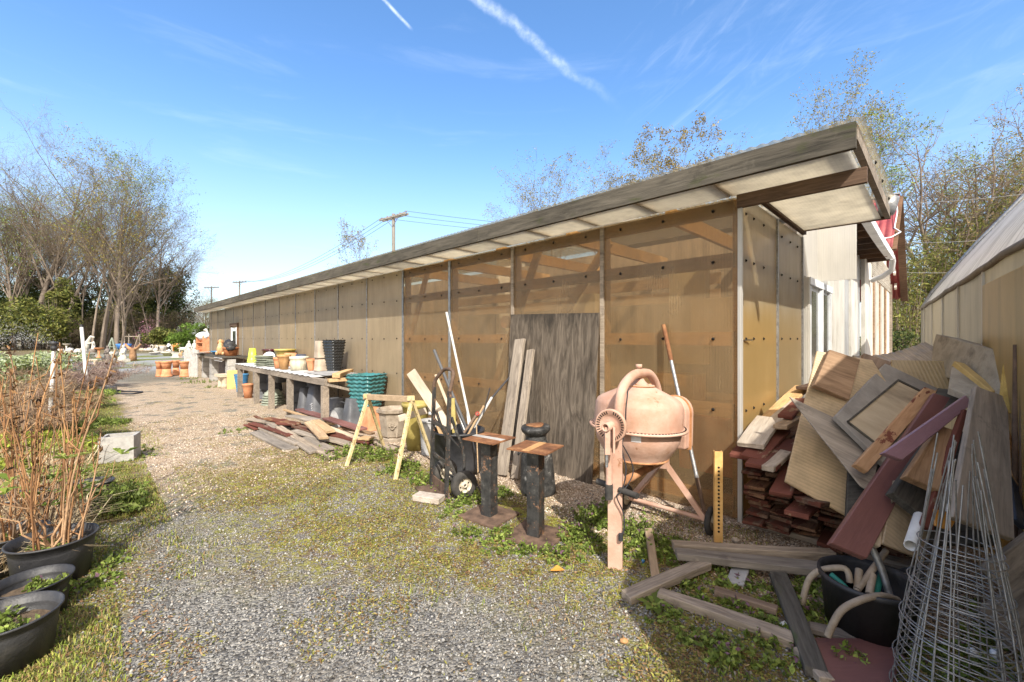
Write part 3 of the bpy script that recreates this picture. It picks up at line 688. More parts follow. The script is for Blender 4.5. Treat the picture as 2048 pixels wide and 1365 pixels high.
def tubes_np(polys, n):
    V = []; Fc = []; b = 0
    for pts in polys:
        m = len(pts); prev = None
        for i, (p, r) in enumerate(pts):
            d = (pts[min(i+1, m-1)][0]-pts[max(i-1, 0)][0]).normalized()
            x = d.orthogonal().normalized() if prev is None else (prev-d*prev.dot(d)).normalized()
            prev = x; y = d.cross(x)
            for k_ in range(n):
                a = 6.2832*k_/n; V.append(p+(x*math.cos(a)+y*math.sin(a))*r)
        for i in range(m-1):
            for k_ in range(n): Fc.append((b+i*n+k_, b+i*n+(k_+1) % n, b+(i+1)*n+(k_+1) % n, b+(i+1)*n+k_))
        b += m*n
    return np.array([tuple(v) for v in V], dtype=np.float32), np.array(Fc, dtype=np.int32)
def quads(cent, size, cols, flat=0.0, aspect=.6, rg=nr, up=None):
    """leaf-like diamonds with random facing; returns verts, faces, colours"""
    n_ = len(cent); a = rg.normal(size=(n_, 3)); a[:, 2] *= (1-flat); a /= np.linalg.norm(a, axis=1)[:, None]+1e-9
    b = rg.normal(size=(n_, 3)); b[:, 2] *= (1-flat)
    b -= a*(a*b).sum(1)[:, None]; b /= np.linalg.norm(b, axis=1)[:, None]+1e-9
    sz = np.asarray(size).reshape(-1, 1)*np.ones((n_, 1))
    V = np.stack([cent-a*sz, cent+b*sz*aspect*.5-a*sz*.1, cent+a*sz, cent-b*sz*aspect*.5-a*sz*.1], 1).reshape(-1, 3)
    Fc = np.arange(4*n_).reshape(-1, 4)
    return V, Fc, np.repeat(cols, 4, axis=0)
def palette(n_, cols, var=.25, rg=nr):
    cols = np.array(cols); c = cols[rg.integers(0, len(cols), n_)]
    return np.clip(c*(1+rg.normal(size=(n_, 1))*var), .004, 1)
def make_tree(name, label, cat, seed, h, r0, leaves=None, lsize=.12, lper=0, loc=(0,0,0), rz=0, sc=1.0, group=None, twig_r=1.0, **kw):
    tr, tw, tips = tree_arrays(seed, h, r0, **kw)
    root = thing(name, label, cat, loc, rz, group); root.scale = (sc,)*3
    V, Fc = tubes_np(tr, 7); mesh_np('trunk', V, Fc, MT['bark'], parent=root, smooth=True)
    V, Fc = tubes_np(tw, 3); mi = np.zeros(len(Fc)); cl = np.full((len(V), 3), .2)
    if lper:
        T = np.array([tuple(p) for p in tips]); n_ = int(len(T)*lper)
        ctr = T[nr.integers(0, len(T), n_)]+nr.normal(size=(n_, 3))*h*.012
        v2, f2, c2 = quads(ctr, lsize*nr.uniform(.6, 1.4, n_), palette(n_, leaves), .2, .8)
        Fc = np.vstack([Fc, f2+len(V)]); V = np.vstack([V, v2]); cl = np.vstack([cl, c2]); mi = np.concatenate([mi, np.ones(len(f2))])
    mesh_np('crown', V, Fc, None, col=cl, parent=root, mats=[MT['twig'], MT['leaf']], midx=mi)
    return root
YG = [(.30,.26,.05), (.22,.22,.04), (.36,.27,.08)]; LG = [(.22,.30,.05), (.30,.36,.08), (.16,.22,.04)]; OR_ = [(.30,.22,.08), (.35,.27,.10), (.24,.17,.06)]
DG = [(.035,.055,.015), (.06,.085,.02), (.10,.12,.03), (.045,.06,.02)]
MG = [(.08,.10,.025), (.14,.16,.035), (.20,.21,.05), (.055,.07,.02), (.24,.23,.07)]
GROVE = 'bare trees of the grove beyond the yard'
def at(u, v, Y): p = P(u, v, Y); return (p.x, p.y, 0)
tA = make_tree('bare_tree', 'tallest bare tree at the left with two heavy crooked limbs', 'tree', 3, 20.5, .34, OR_, .05, .35, at(75,690,46), 1.0, nl=15, spread=.62, wob=.07, first=.25, dens=1.15)
tB = make_tree('bare_tree', 'bare pale trunked tree with fresh green leaves at its tip', 'tree', 8, 17.5, .26, LG, .09, 2.2, at(205,690,45), .4, nl=17, spread=.5, first=.3, dens=1.15)
tC = make_tree('bare_tree', 'bare tree with pale yellow buds leaning over the path end', 'tree', 15, 15.5, .24, YG, .08, 2.0, at(232,690,44), 2.0, nl=15, spread=.6, first=.25, lean=.08, dens=1.15)
tD = make_tree('bare_tree', 'smaller bare tree at the right edge of the grove', 'tree', 21, 13.0, .2, YG, .06, .5, at(312,690,48), .2, nl=15, spread=.55, first=.3, dens=1.15)
tE = make_tree('bare_tree', 'low leaning bare sapling with several stems beside the statues', 'tree', 33, 8.0, .11, YG, .05, .3, at(240,690,38), 0, nl=9, spread=.5, first=.12, lean=.32)
protos = [tA, tB, tC, tD]
def far_(o, k=1.22):
    o.location = (o.location[0]*k, o.location[1]*k, 0); o.scale = tuple(x*k for x in o.scale); return o
for o in (tA, tB, tC, tD): far_(o)
far_(tE, 1.18)
for k_, (u, Y, s_) in enumerate([(8,50,.92), (30,44,.75), (52,56,.86), (110,54,.9), (130,47,.78), (150,58,.92), (255,52,.86), (288,62,.72), (335,58,.62), (-60,45,1.05), (-130,50,.98), (-30,60,1.0), (-220,48,.95), (222,62,.8), (350,75,.5), (365,85,.5)]):
    dup(protos[k_ % 4], at(u, 690, Y*1.22), k_*1.7, s_*1.22, 'bare grey branched tree among the others in the left grove', GROVE)
tS = make_tree('slender_tree', 'slender pale straight bare tree in the middle of the grove', 'tree', 71, 17.0, .15, YG, .06, .6, at(185,690,53), 0, nl=13, spread=.42, first=.42)
for k_, (u, Y, s_) in enumerate([(95,56,.95), (118,58,.85), (140,54,1.0), (163,57,.8), (215,56,.9), (248,57,.8), (275,60,.72), (300,58,.68), (322,62,.62), (15,56,1.0), (45,58,.95)]):
    dup(tS, at(u, 690, Y), k_*1.3, s_, 'slender bare trunk standing among the larger grove trees', 'slender bare trees in the grove')
# far thin woods beyond the path
FARW = 'thin bare trees far beyond the yard'
for k_ in range(26):
    u = 375+k_*9+rng.uniform(-6, 6); Y = rng.uniform(90, 170)
    dup(protos[k_ % 4], at(u, 690, Y), k_*2.1, rng.uniform(.35, .6)*(1 if u < 440 else .75), 'distant thin bare tree low on the horizon behind the shed', FARW)
# bushes: clumps of leaf faces over a few stems
def leafcloud(n_, rad, cz, blobs, seed):
    rg = np.random.default_rng(seed); bc = rg.normal(size=(blobs, 3)); bc /= np.linalg.norm(bc, axis=1)[:, None]
    bc *= rg.uniform(.25, .95, (blobs, 1)); br = rg.uniform(.22, .5, blobs)
    k_ = rg.integers(0, blobs, n_); q = rg.normal(size=(n_, 3)); q /= np.linalg.norm(q, axis=1)[:, None]; q *= rg.uniform(.3, 1, (n_, 1))**.5
    c = (bc[k_]+q*br[k_][:, None])*np.array(rad)+np.array((0, 0, cz)); c[:, 2] = np.maximum(c[:, 2], .05)
    return c
def make_bush(name, label, cat, loc, rad, n_, lsize, cols, seed, blobs=16, group=None, trunk_h=None, aspect=.7):
    root = thing(name, label, cat, loc, 0, group)
    rg = random.Random(seed); polys = []
    for k_ in range(7):
        a = rg.random()*6.28; q = Vector((math.cos(a)*rad[0]*.5*rg.random(), math.sin(a)*rad[1]*.5*rg.random(), rad[2]*1.5))
        polys.append([(Vector((q.x*.1, q.y*.1, -.03)), .02*rad[2]+.008), (Vector((q.x*.5, q.y*.5, q.z*.5)), .014*rad[2]+.006), (q, .005)])
    V, Fc = tubes_np(polys, 4); mesh_np('trunk', V, Fc, MT['bark'], parent=root)
    c = leafcloud(n_, rad, rad[2]*.95 if trunk_h is None else trunk_h, blobs, seed)
    V, Fc, cl = quads(c, lsize*np.random.default_rng(seed).uniform(.5, 1.4, n_), palette(n_, cols), 0, aspect)
    mesh_np('crown', V, Fc, MT['leaf'], col=cl, parent=root)
    return root
UND = 'evergreens and scrub under the grove'
for k_, (u, Y, rx, rz_, c_, lab) in enumerate([
    (18, 44, 3.2, 2.6, MG, 'broad yellow green evergreen low at the left edge under the bare trees'),
    (105, 42, 2.6, 3.0, MG, 'bright green spreading evergreen bough under the tall bare tree'),
    (62, 54, 4.5, 4.5, DG, 'dark evergreen mass behind the tallest bare tree'),
    (160, 56, 4.5, 4.2, DG, 'dark evergreen behind the pale trunked tree'),
    (262, 54, 4.2, 4.6, MG, 'olive evergreen filling the grove right of the path line'),
    (305, 56, 3.8, 4.8, DG, 'tall dark cedar beside the smaller bare tree'),
    (345, 58, 2.6, 5.0, DG, 'narrow dark cedar at the right end of the grove'),
    (220, 58, 4.0, 3.4, DG, 'low dark scrub behind the horse statue'),
    (395, 34, 1.7, 1.5, [(.12,.20,.03), (.18,.28,.05), (.08,.13,.02)], 'fresh green shrub by the far corner of the shed'),
    (412, 33, .9, 1.3, DG, 'round dark green bush touching the far shed corner'),
    (380, 36, 1.6, .9, MG, 'low spreading green bush above the white statues'),
    (-70, 40, 4.5, 3.4, MG, 'green thicket outside the left edge of the grove'),
    (-40, 58, 5.5, 5.2, DG, 'deep green evergreen beyond the left edge thicket'),
    (328, 44, 2.0, 1.0, MG, 'low green shrub below the redbud blossom')]):
    q_ = make_bush('evergreen_shrub', lab, 'shrub', at(u, 690, Y), (rx, rx*.8, rz_*(1.15 if Y > 40 else .8)), int(2800*rx**.8), .17 if Y > 38 else .10, c_, 50+k_, 18, UND)
    far_(q_, 1.24 if Y > 38 else 1.4)
for k_, (u, Y, rx, rz_) in enumerate([(145,50,4,1.4), (195,48,4,1.6), (285,50,4,1.8), (335,52,3.5,2.2), (90,50,5,1.4), (20,52,5,1.6), (250,64,5,3.2), (315,66,5,3.6), (120,66,6,3.2), (190,68,6,3.0), (50,68,6,3.4), (-60,66,7,3.6)]):
    q_ = make_bush('bare_thicket', 'brown leafless brushy thicket under the grove trees', 'thicket', at(u, 690, Y), (rx, rx*.6, rz_*1.35), 5000, .22, [(.11,.08,.055), (.17,.125,.085), (.22,.165,.115), (.10,.085,.04), (.13,.13,.05)], 90+k_, 22, 'brown thickets under the grove', aspect=.16)
    far_(q_)
q_ = make_bush('redbud', 'pink flowering redbud shrub low in front of the grove', 'shrub', at(302, 690, 42), (1.8, 1.0, 1.5), 1500, .07, [(.36,.15,.24), (.45,.22,.32), (.24,.12,.14), (.14,.09,.06)], 77, 20); far_(q_, 1.3)

# trees behind the shed and house
rA = make_tree('oak_tree', 'large bare spreading tree at the right above the hoop house', 'tree', 41, 7.0, .42, OR_, .06, 3.5, at(1868,690,27), 0, nl=11, spread=.72, first=.42, wob=.06, up=.22, limbk=2.6, rk=1.25)
rB = make_tree('oak_tree', 'bare tree with fresh green buds behind the red roof', 'tree', 44, 12.8, .24, LG, .075, 5.0, at(1770,690,31), 1, nl=14, spread=.6, first=.3, rk=1.2)
rC = make_tree('oak_tree', 'bare tree with fine twigs and pale buds behind the roof corner', 'tree', 47, 15.6, .27, YG, .08, 6.0, at(1600,690,34), 2, nl=15, spread=.62, first=.3, rk=1.2)
rD = make_tree('oak_tree', 'tree with tan brown young leaves rising over the middle of the shed roof', 'tree', 52, 14.3, .26, [(.27,.21,.065), (.33,.27,.09), (.22,.165,.055)], .10, 11.0, at(1345,690,36), 0, nl=13, spread=.7, first=.3, rk=1.2)
rE = make_tree('oak_tree', 'sparse bare tree just right of the utility pole behind the roof line', 'tree', 55, 13.8, .24, YG, .07, 4.0, at(1225,690,38), 0, nl=12, spread=.6, first=.35)
dup(rE, at(1130, 690, 46), 2.2, 1.15, 'small bare tree showing above the roof left of the tan leaved tree')
dup(rE, at(1285, 690, 42), 4.2, 1.02, 'bare tree between the tan leaved tree and the smaller bare ones')
dup(rA, at(2010, 690, 29), 2.4, 1.0, 'bare spreading tree at the right edge of the picture')
dup(rB, at(1960, 690, 32), 3.0, .95, 'upright bare budding tree behind the spreading tree on the right')
dup(rC, at(2150, 690, 30), 1.0, 1.0, 'bare tree outside the right edge behind the hoop house')
pT = make_tree('street_tree', 'half bare tree with green buds behind the utility pole', 'tree', 61, 7.4, .11, YG, .06, 1.5, at(745,690,33), 0, nl=13, spread=.5, first=.2)
# bamboo thicket right
def bamboo(u0, u1, Y0, Y1, n_, hmax, seed):
    rg = random.Random(seed); polys = []; cs = []
    for k_ in range(n_):
        u = rg.uniform(u0, u1); Y = rg.uniform(Y0, Y1); x, y, _ = at(u, 690, Y); h_ = (hmax+9.5*(u-u0)/430)*rg.uniform(.72, 1); lx, ly = rg.gauss(0, .6), rg.gauss(0, .6)
        polys.append([(Vector((x+lx*f*f, y+ly*f*f, h_*f)), .022*(1-.8*f)) for f in (0, .3, .6, .85, 1)])
        for _ in range(95):
            f = rg.uniform(.08, 1)**.8; cs.append((x+lx*f*f+rg.gauss(0, .28), y+ly*f*f+rg.gauss(0, .28), h_*f+rg.gauss(0, .15)))
    return polys, np.array(cs)
polys, cs = bamboo(1770, 2200, 24, 31, 520, 6.0, 5)
root = thing('bamboo_thicket', 'dense yellow green bamboo thicket behind the house and hoop house', 'bamboo', at(1900, 690, 27))
off = np.array(root.location)
V, Fc = tubes_np(polys, 3); mesh_np('stems', V-off, Fc, MT['twig'], parent=root)
V, Fc, cl = quads(cs-off, .15*nr.uniform(.6, 1.4, len(cs)), palette(len(cs), [(.17,.185,.04), (.24,.25,.06), (.10,.12,.03), (.30,.28,.09), (.20,.16,.07), (.13,.16,.035)]), 0, .35)
mesh_np('foliage', V, Fc, MT['leaf'], col=cl, parent=root)
make_bush('evergreen_shrub', 'dark green shrub at the foot of the bamboo beyond the road', 'shrub', at(1800, 690, 22), (2.0, 1.2, 1.0), 2500, .10, DG, 140, 14)
# leaf litter on the road bank
cs = np.array([tuple(Vector(at(rng.uniform(1740, 1900), 690, rng.uniform(20.5, 24)))+Vector((0, 0, rng.uniform(.05, .5)))) for _ in range(2600)])
V, Fc, cl = quads(cs, .09*nr.uniform(.5, 1.3, len(cs)), palette(len(cs), [(.42,.27,.14), (.30,.18,.09), (.5,.36,.2)]), .3)
tag(mesh_np('leaf_litter', V, Fc, MT['straw'], col=cl), 'brown fallen leaves banked beyond the road', 'leaves', kind='stuff')

# =====================================================================  UTILITY POLES AND WIRES
UP = 'utility poles along the road behind the shed'
def pole(u, vtop, Y, arm_ang, label, lamp=False, arm=2.5):
    x, y, _ = at(u, 690, Y); ht = ZH(vtop, Y)
    r_ = thing('utility_pole', label, 'utility pole', (x, y, 0), arm_ang, UP)
    MB().tube([(0,0,0), (0,0,ht*.5), (0,0,ht)], [.16,.14,.11], 10).build('pole', MT['pole_wood'], r_)
    ca = MB().box((0, -.14, ht-.25), (arm, .10, .13)).box((0, .14, ht-.25), (arm, .10, .13)).build('crossarm', MT['pole_wood'], r_)
    for xx in (-arm*.48, -arm*.25, arm*.25, arm*.48):
        MB().lathe([(.02,0), (.05,.03), (.03,.06), (.06,.10), (.03,.16), (.0,.18)], 8, Matrix.Translation((xx, 0, ht-.19))).build('insulator', MT['dark_stone'], ca)
    MB().bar((-arm*.25, -.1, ht-.3), (0, -.1, ht-1.0), .04, .03).build('brace', MT['galv'], r_); MB().bar((arm*.25, -.1, ht-.3), (0, -.1, ht-1.0), .04, .03).build('brace', MT['galv'], r_)
    if lamp:
        lm = MB().tube([(0,0,ht-3.4), (-.9,0,ht-2.95), (-1.6,0,ht-2.95)], .04, 6).build('lamp_arm', MT['galv'], r_)
        MB().blob((-1.95, 0, ht-2.98), (.42, .16, .10), 1, .05).build('lamp_head', MT['white_metal'], lm)
    return Vector((x, y, ht-.05)), arm_ang, arm
p1 = pole(787, 428, 31, R(-38), 'nearest utility pole with wide crossarm and street lamp arm', True, 3.0)
p2 = pole(479, 562, 72, R(-20), 'middle distant utility pole just above the far shed roof', False, 3.0)
p3 = pole(423, 573, 80, R(-14), 'farthest utility pole left of the others over the roof end', False, 3.2)
def wire(a, b, sag, r_=.012):
    pts = [a.lerp(b, f/20)-Vector((0, 0, sag*4*(f/20)*(1-f/20))) for f in range(21)]
    return pts
def ends(p, k_): q, an, arm = p; return q+Vector((math.cos(an), math.sin(an), 0))*arm*k_
far_right = Vector((26, 36, 9.9))
for k_, lab in ((-.48, 'uppermost'), (.0, 'middle'), (.46, 'lowest')):
    tag(MB().tube(wire(ends(p1, k_), ends(p2, k_), 1.6), .016, 4).build('power_line', MT['wire'], origin=p1[0]), lab+' black power line sagging from the near pole to the far left pole', 'power line', 'power lines')
    tag(MB().tube(wire(ends(p1, k_), far_right+Vector((k_*1.5, -k_*1.5, 0)), .7), .012, 4).build('power_line', MT['wire'], origin=p1[0]), lab+' thin wire running right from the near pole behind the roof', 'power line', 'power lines')
for k_ in range(4):
    a = P(1775, 545-k_*58-(20 if k_ > 1 else 0), 20); b = P(2250, 520-k_*72-(20 if k_ > 1 else 0), 22)
    tag(MB().tube(wire(a, b, .25), .010, 4).build('power_line', MT['galv'], origin=a), ('lowest', 'second lowest', 'second highest', 'highest')[k_]+' pale wire crossing the bamboo at the right', 'power line', 'power lines over the bamboo')
# small white far house between the trunks
fh = thing('far_house', 'pale house glimpsed between the grove trunks', 'house', at(185, 690, 75), .2)
MB().box((0, 0, 3.0), (9, 6, 3.2)).build('wall', MT['white_paint'], fh); MB().prism([(-4.8, -3.4, 4.5), (4.8, -3.4, 4.5), (4.8, 0, 6.6), (-4.8, 0, 6.6)], (0, .4, 1), .1).build('roof', MT['slate'], fh)
for xx in (-3, 0, 3): MB().box((xx, -3.02, 3.2), (1.0, .06, 1.4)).build('window', MT['glass_dark'], fh)
# =====================================================================  PLANKS AND SHEETS
def plank(p0, p1, w, t, m, label=None, name='board', cat='board', up=(0,0,1), group=None, roll=0.0, warp=.006, seg=5, seed=None, parent=None, chip=.006):
    p0 = Vector(p0); p1 = Vector(p1); x = p1-p0; L = x.length; x.normalize()
    y = Vector(up).cross(x)
    if y.length < 1e-3: y = Vector((0,1,0)).cross(x)
    y.normalize(); z = x.cross(y); M = Matrix((x, y, z)).transposed() @ Matrix.Rotation(roll, 3, 'X')
    rg = random.Random(seed if seed is not None else rng.random()); b = MB(); vs = []
    c1, c2 = rg.uniform(-warp, warp), rg.uniform(-warp, warp)
    for i in range(seg+1):
        f = i/seg; xx = L*f; bow = c1*math.sin(f*math.pi); tw = c2*(f-.5)
        for yy, zz in ((-1,-1), (1,-1), (1,1), (-1,1)):
            e_ = rg.uniform(-chip, chip) if i in (0, seg) else 0
            vs.append((xx+e_, yy*w/2+rg.uniform(-1, 1)*chip*.25, zz*t/2+bow+tw*yy+rg.uniform(-1, 1)*chip*.12))
    b.add(vs, [(i*4+k, i*4+(k+1) % 4, (i+1)*4+(k+1) % 4, (i+1)*4+k) for i in range(seg) for k in range(4)]+[(3,2,1,0), tuple(seg*4+k for k in range(4))])
    o = b.build(name, m, parent); bevel(o, min(.004, t*.2), 1)
    o.location = p0; o.rotation_mode = 'QUATERNION'; o.rotation_quaternion = M.to_quaternion()
    if label: tag(o, label, cat, group)
    return o
def slab(name, label, cat, cs, t, m, g=0, group=None, seg=0, bow=0.0):
    """a flat sheet with the outline sighted in the picture: first three corners fix its plane"""
    p = [P(*c) for c in cs[:3]]
    nrm = (p[1]-p[0]).cross(p[2]-p[0]).normalized()
    eye = Vector((0, 0, H))
    if nrm.dot(eye-p[0]) < 0: nrm = -nrm
    for c in cs[3:]:
        d = Vector((c[0]-U0, F, V0-c[1])); k = (p[0]-eye).dot(nrm)/d.dot(nrm); p.append(eye+d*k)
    x = (p[(g+1) % len(p)]-p[g]).normalized(); y = nrm.cross(x); M = Matrix((x, y, nrm)).transposed(); o0 = p[0].copy()
    loc = [M.transposed() @ (q-o0) for q in p]
    o = MB().prism([(q.x, q.y, 0) for q in loc], (0, 0, -1), t).build(name, m)
    bevel(o, min(.004, t*.25), 1)
    o.location = o0; o.rotation_mode = 'QUATERNION'; o.rotation_quaternion = M.to_quaternion()
    return tag(o, label, cat, group)

# lumber heap in front of the table
HEAP = 'old boards heaped in front of the pot table'
heap = [  # u0 v0 z0 u1 v1 z1 width thick mat label
 (599,819,.16, 725,859,.20, .14,.03,'maroon','long glossy maroon board topping the heap beneath the table edge'),
 (569,820,.12, 668,848,.12, .06,.03,'tan_wood','long tan strip just under the maroon board of the heap'),
 (510,833,.05, 554,848,.06, .05,.03,'brown_board','short dark stick at the far upper left end of the heap'),
 (496,838,.04, 557,850,.08, .09,.025,'grey_wood','grey brown board at the leftmost tip of the heap'),
 (495,850,.03, 517,858,.03, .12,.025,'red_wood','stubby red board end at the lower left of the heap'),
 (540,849,.10, 628,905,.03, .10,.03,'grey_wood','long dark grey board sloping down the front of the heap'),
 (557,854,.12, 664,915,.02, .09,.03,'grey_wood','longest grey board reaching furthest into the weeds'),
 (512,864,.03, 584,900,.02, .17,.03,'grey_ply','wide knotty grey plank lying lowest at the heap front'),
 (521,856,.06, 594,889,.05, .07,.03,'grey_ply','pale narrow board on top of the wide knotty plank'),
 (502,847,.07, 580,872,.09, .09,.025,'red_wood','red board running under the long grey boards'),
 (535,837,.12, 594,848,.12, .12,.03,'brown_board','brown weathered board across the back of the heap'),
 (557,846,.10, 596,849,.12, .12,.03,'red_wood','orange red short board in the middle of the heap'),
 (580,832,.16, 632,842,.17, .16,.03,'grey_ply','wide grey green offcut near the top of the heap'),
 (618,845,.20, 648,877,.12, .12,.035,'tan_wood','tan offcut sloping down the heap front, darker end'),
 (630,842,.20, 661,864,.16, .12,.035,'tan_wood','tan offcut with bright sawn end beside the darker tan one'),
 (588,862,.08, 660,882,.05, .10,.03,'grey_ply','pale grey board passing under the tan offcuts'),
 (645,864,.12, 742,886,.05, .12,.035,'red_wood','long orange red board in the right half of the heap'),
 (642,875,.07, 706,892,.03, .13,.03,'grey_wood','grey flat board at the lower right of the heap'),
 (612,876,.05, 660,899,.04, .13,.03,'grey_ply','board with pale sawn end pointing at the weeds'),
 (656,856,.12, 720,878,.09, .08,.03,'pale_plank','pale bleached strip inside the right half of the heap'),
 (680,856,.12, 746,868,.08, .10,.03,'rough_brown','brown board at the far right end of the heap below the teal pots'),
 (722,876,.10, 743,878,.10, .13,.03,'tan_wood','small tan chip of board at the right of the heap'),
 (738,878,.05, 788,899,.03, .10,.03,'grey_wood','grey board sticking out toward the stone urn'),
 (570,903,.015,598,893,.02, .10,.02,'pale_plank','pale splinter lying flat in front of the heap'),
 (590,852,.09, 640,868,.08, .12,.03,'brown_board','dark brown board buried in the heap middle'),
 (560,840,.05, 620,858,.05, .14,.03,'red_wood','buried red board in the heap core'),
 (640,858,.05, 700,872,.05, .15,.03,'grey_wood','buried grey board under the right half of the heap')]
for h_ in heap:
    plank(G(*h_[0:3]), G(*h_[3:6]), h_[6], h_[7], MT[h_[8]], h_[9], group=HEAP, warp=.012)

# boards lying in the shade at the lower right
GB = 'loose boards on the ground near the mixer'
for h_ in [
 (1345,1092,.09, 1668,1110,.09, .07,.05,'grey_wood','thin mossy rail behind the nailed plank on the ground'),
 (1352,1108,.08, 1650,1140,.07, .10,.045,'grey_ply','grey plank with nails lying across in front of the lumber stack'),
 (1252,1196,.02, 1412,1128,.05, .08,.045,'grey_wood','short grey beam pointing left on the ground by the mixer'),
 (1318,1188,.02, 1590,1284,.02, .075,.045,'grey_wood','long rotten beam half sunk in weeds toward the black tub'),
 (1428,1182,.02, 1556,1222,.02, .055,.035,'rough_brown','short rotten stick in the weeds above the long rotten beam'),
 (1556,1150,.05, 1634,1350,.03, .085,.04,'dark_wood','dark weathered plank lying toward the viewer beside the tub'),
 (1470,1168,.02, 1486,1128,.03, .09,.02,'slate','grey slate like scrap poking from under the nailed plank'),
 (1312,1160,.02, 1296,1060,.06, .05,.03,'tan_wood','tan lath standing in the weeds right of the mixer leg'),
 (1618,1255,.02, 1716,1282,.02, .07,.03,'grey_wood','mossy board stub under the black tub of hoses'),
 (1600,1300,.03, 1655,1365,.03, .06,.035,'grey_wood','short board stub beneath the maroon half round board')]:
    plank(G(*h_[0:3]), G(*h_[3:6]), h_[6], h_[7], MT[h_[8]], h_[9], group=GB, warp=.01)
plank(G(1482,1104,.02), G(1470,1078,.11), .05, .03, MT['grey_wood'], 'small upright wood stub at the end of the mossy rail', group=GB)
slab('half_round_board', 'maroon half round board lying on the ground by the wire cages', 'board', [(u_, v_, F*1.37/(v_-V0)) for u_, v_ in ((1590,1274), (1770,1277), (1795,1300), (1792,1362), (1700,1395), (1640,1340))], .02, MT['maroon'])
plank(G(832,992,.03), G(884,1000,.03), .12, .05, MT['brick'], 'flat pale block lying in the weeds before the hand truck', 'block', 'block', warp=0)

# =====================================================================  STACKED RED LUMBER BESIDE THE END WALL
LST = 'red brown boards stacked beside the shed corner'
stack_o0 = .10
for row in range(17):
    for col in range(6):
        if row == 16 and col > 2: continue
        if row > 12 and col == 5: continue
        wv = .135+rng.uniform(-.012, .008); th = .024+rng.uniform(-.006, .004)
        o_ = stack_o0+.07+col*.142+rng.uniform(-.012, .012); t0 = -.19+rng.gauss(0, .085)+.02*(row % 3)+.03*col; z = .06+row*.0345+rng.uniform(-.003, .003)
        plank(EN(t0, o_, z), EN(t0+1.9+rng.uniform(-.2, .1), o_+rng.uniform(-.02, .02), z), wv, th, MT['brown_board'], 'red brown weathered board end in the stack beside the shed corner', 'stacked_board', 'board', group=LST, seg=2, warp=.005, roll=rng.gauss(0, .06), chip=.012)
for k in range(3):
    plank(EN(.0+.75*k, .08, .02), EN(.0+.75*k, .98, .02), .09, .04, MT['grey_wood'], 'grey bearer lying under the red board stack', 'bearer', 'board', group='bearers under the board stack')
LT = 'loose boards on top of the red stack'
for u0, v0, Y0, u1, v1, Y1, w, t, m, lab in [
 (1500,892,2.95, 1538,838,3.35, .17,.035,'pale_plank','pale sunlit plank end on top of the red stack'),
 (1478,915,2.98, 1520,868,3.4, .13,.028,'red_wood','orange red notched board at the left top of the stack'),
 (1504,918,2.86, 1560,862,3.3, .14,.03,'red_wood','orange red board end next to the notched one'),
 (1520,935,2.72, 1572,880,3.2, .18,.03,'red_wood','wide red board lying on the stack below the grey stub'),
 (1535,938,2.66, 1572,906,2.95, .07,.035,'grey_ply','short grey slanted stub on the wide red board'),
 (1560,855,3.1, 1592,836,3.5, .09,.035,'tan_wood','short tan block on the back of the red stack'),
 (1548,842,3.3, 1600,800,3.9, .10,.02,'pale_plank','pale thin lath lying along the back of the stack'),
 (1540,838,3.5, 1605,775,4.3, .13,.03,'lumber','bright tan board along the foot of the end wall'),
 (1570,835,3.3, 1604,800,3.8, .10,.03,'red_wood','red board behind the pointed plywood'),
 (1560,990,2.62, 1606,900,3.1, .12,.03,'red_wood','red board under the pale fluted sheet'),
 (1604,777,4.0, 1640,765,4.4, .10,.03,'brown_board','short brown board by the sliding door foot'),
 (1592,1030,2.55, 1640,985,2.9, .13,.03,'red_wood','red board end low in the front of the stack'),
 (1615,1005,2.5, 1680,1000,2.8, .13,.03,'brown_board','split brown board low in the front of the stack')]:
    plank(P(u0, v0, Y0), P(u1, v1, Y1), w, t, MT[m], lab, group=LT, warp=.008)

# =====================================================================  THE SCRAP PILE
PI_ = 'scrap sheets and planks on the pile'
slab('fluted_sheet', 'big yellowed fluted plastic sheet leaning on the red stack', 'plastic sheet', [(1634,702,3.15), (1570,963,2.62), (1700,1036,2.48), (1760,950), (1790,790), (1745,720)], .016, MT['pc_sheet'], 0, PI_)
slab('fluted_sheet', 'yellowed fluted sheet low in the pile behind the white pipe', 'plastic sheet', [(1790,960,2.32), (1865,1000,2.32), (1850,1122,2.12), (1765,1088)], .016, MT['pc_sheet'], 3, PI_)
slab('plywood_scrap', 'pointed triangular grey plywood piece with its tip to the left', 'plywood', [(1579,793,2.80), (1768,882,2.62), (1742,985,2.38), (1722,972)], .012, MT['grey_ply'], 0, PI_)
slab('panel_board', 'square dark grained board standing against the sheet top', 'board', [(1660,699,3.08), (1721,719,3.06), (1699,800,2.88), (1629,770)], .04, MT['rough_brown'], 0, PI_)
slab('panel_board', 'dark purple brown grained board behind the grey door corner', 'board', [(1728,706,3.25), (1784,724,3.2), (1742,800,3.0), (1712,786)], .035, MT['rough_brown'], 1, PI_)
dr = slab('old_door', 'grey panelled door lying askew on the pile with yellowed panel', 'door', [(1771,727,3.12), (1876,777,3.05), (1772,930,2.45), (1671,832)], .035, MT['door_grey'], 0, PI_)
def inlay(parent_o, cs, m, nm, lift):
    eye = Vector((0, 0, H)); M = parent_o.rotation_quaternion.to_matrix(); nrm = M @ Vector((0, 0, 1)); o0 = parent_o.location
    pp = []
    for u, v in cs:
        d = Vector((u-U0, F, V0-v)); k = (o0-eye).dot(nrm)/d.dot(nrm); pp.append(M.transposed() @ (eye+d*k-o0))
    return MB().prism([(q.x, q.y, lift) for q in pp], (0, 0, -1), abs(lift)+.004).build(nm, m, parent_o)
inlay(dr, [(1794,760), (1843,784), (1757,892), (1693,843)], MT['door_panel'], 'door_panel', .004)
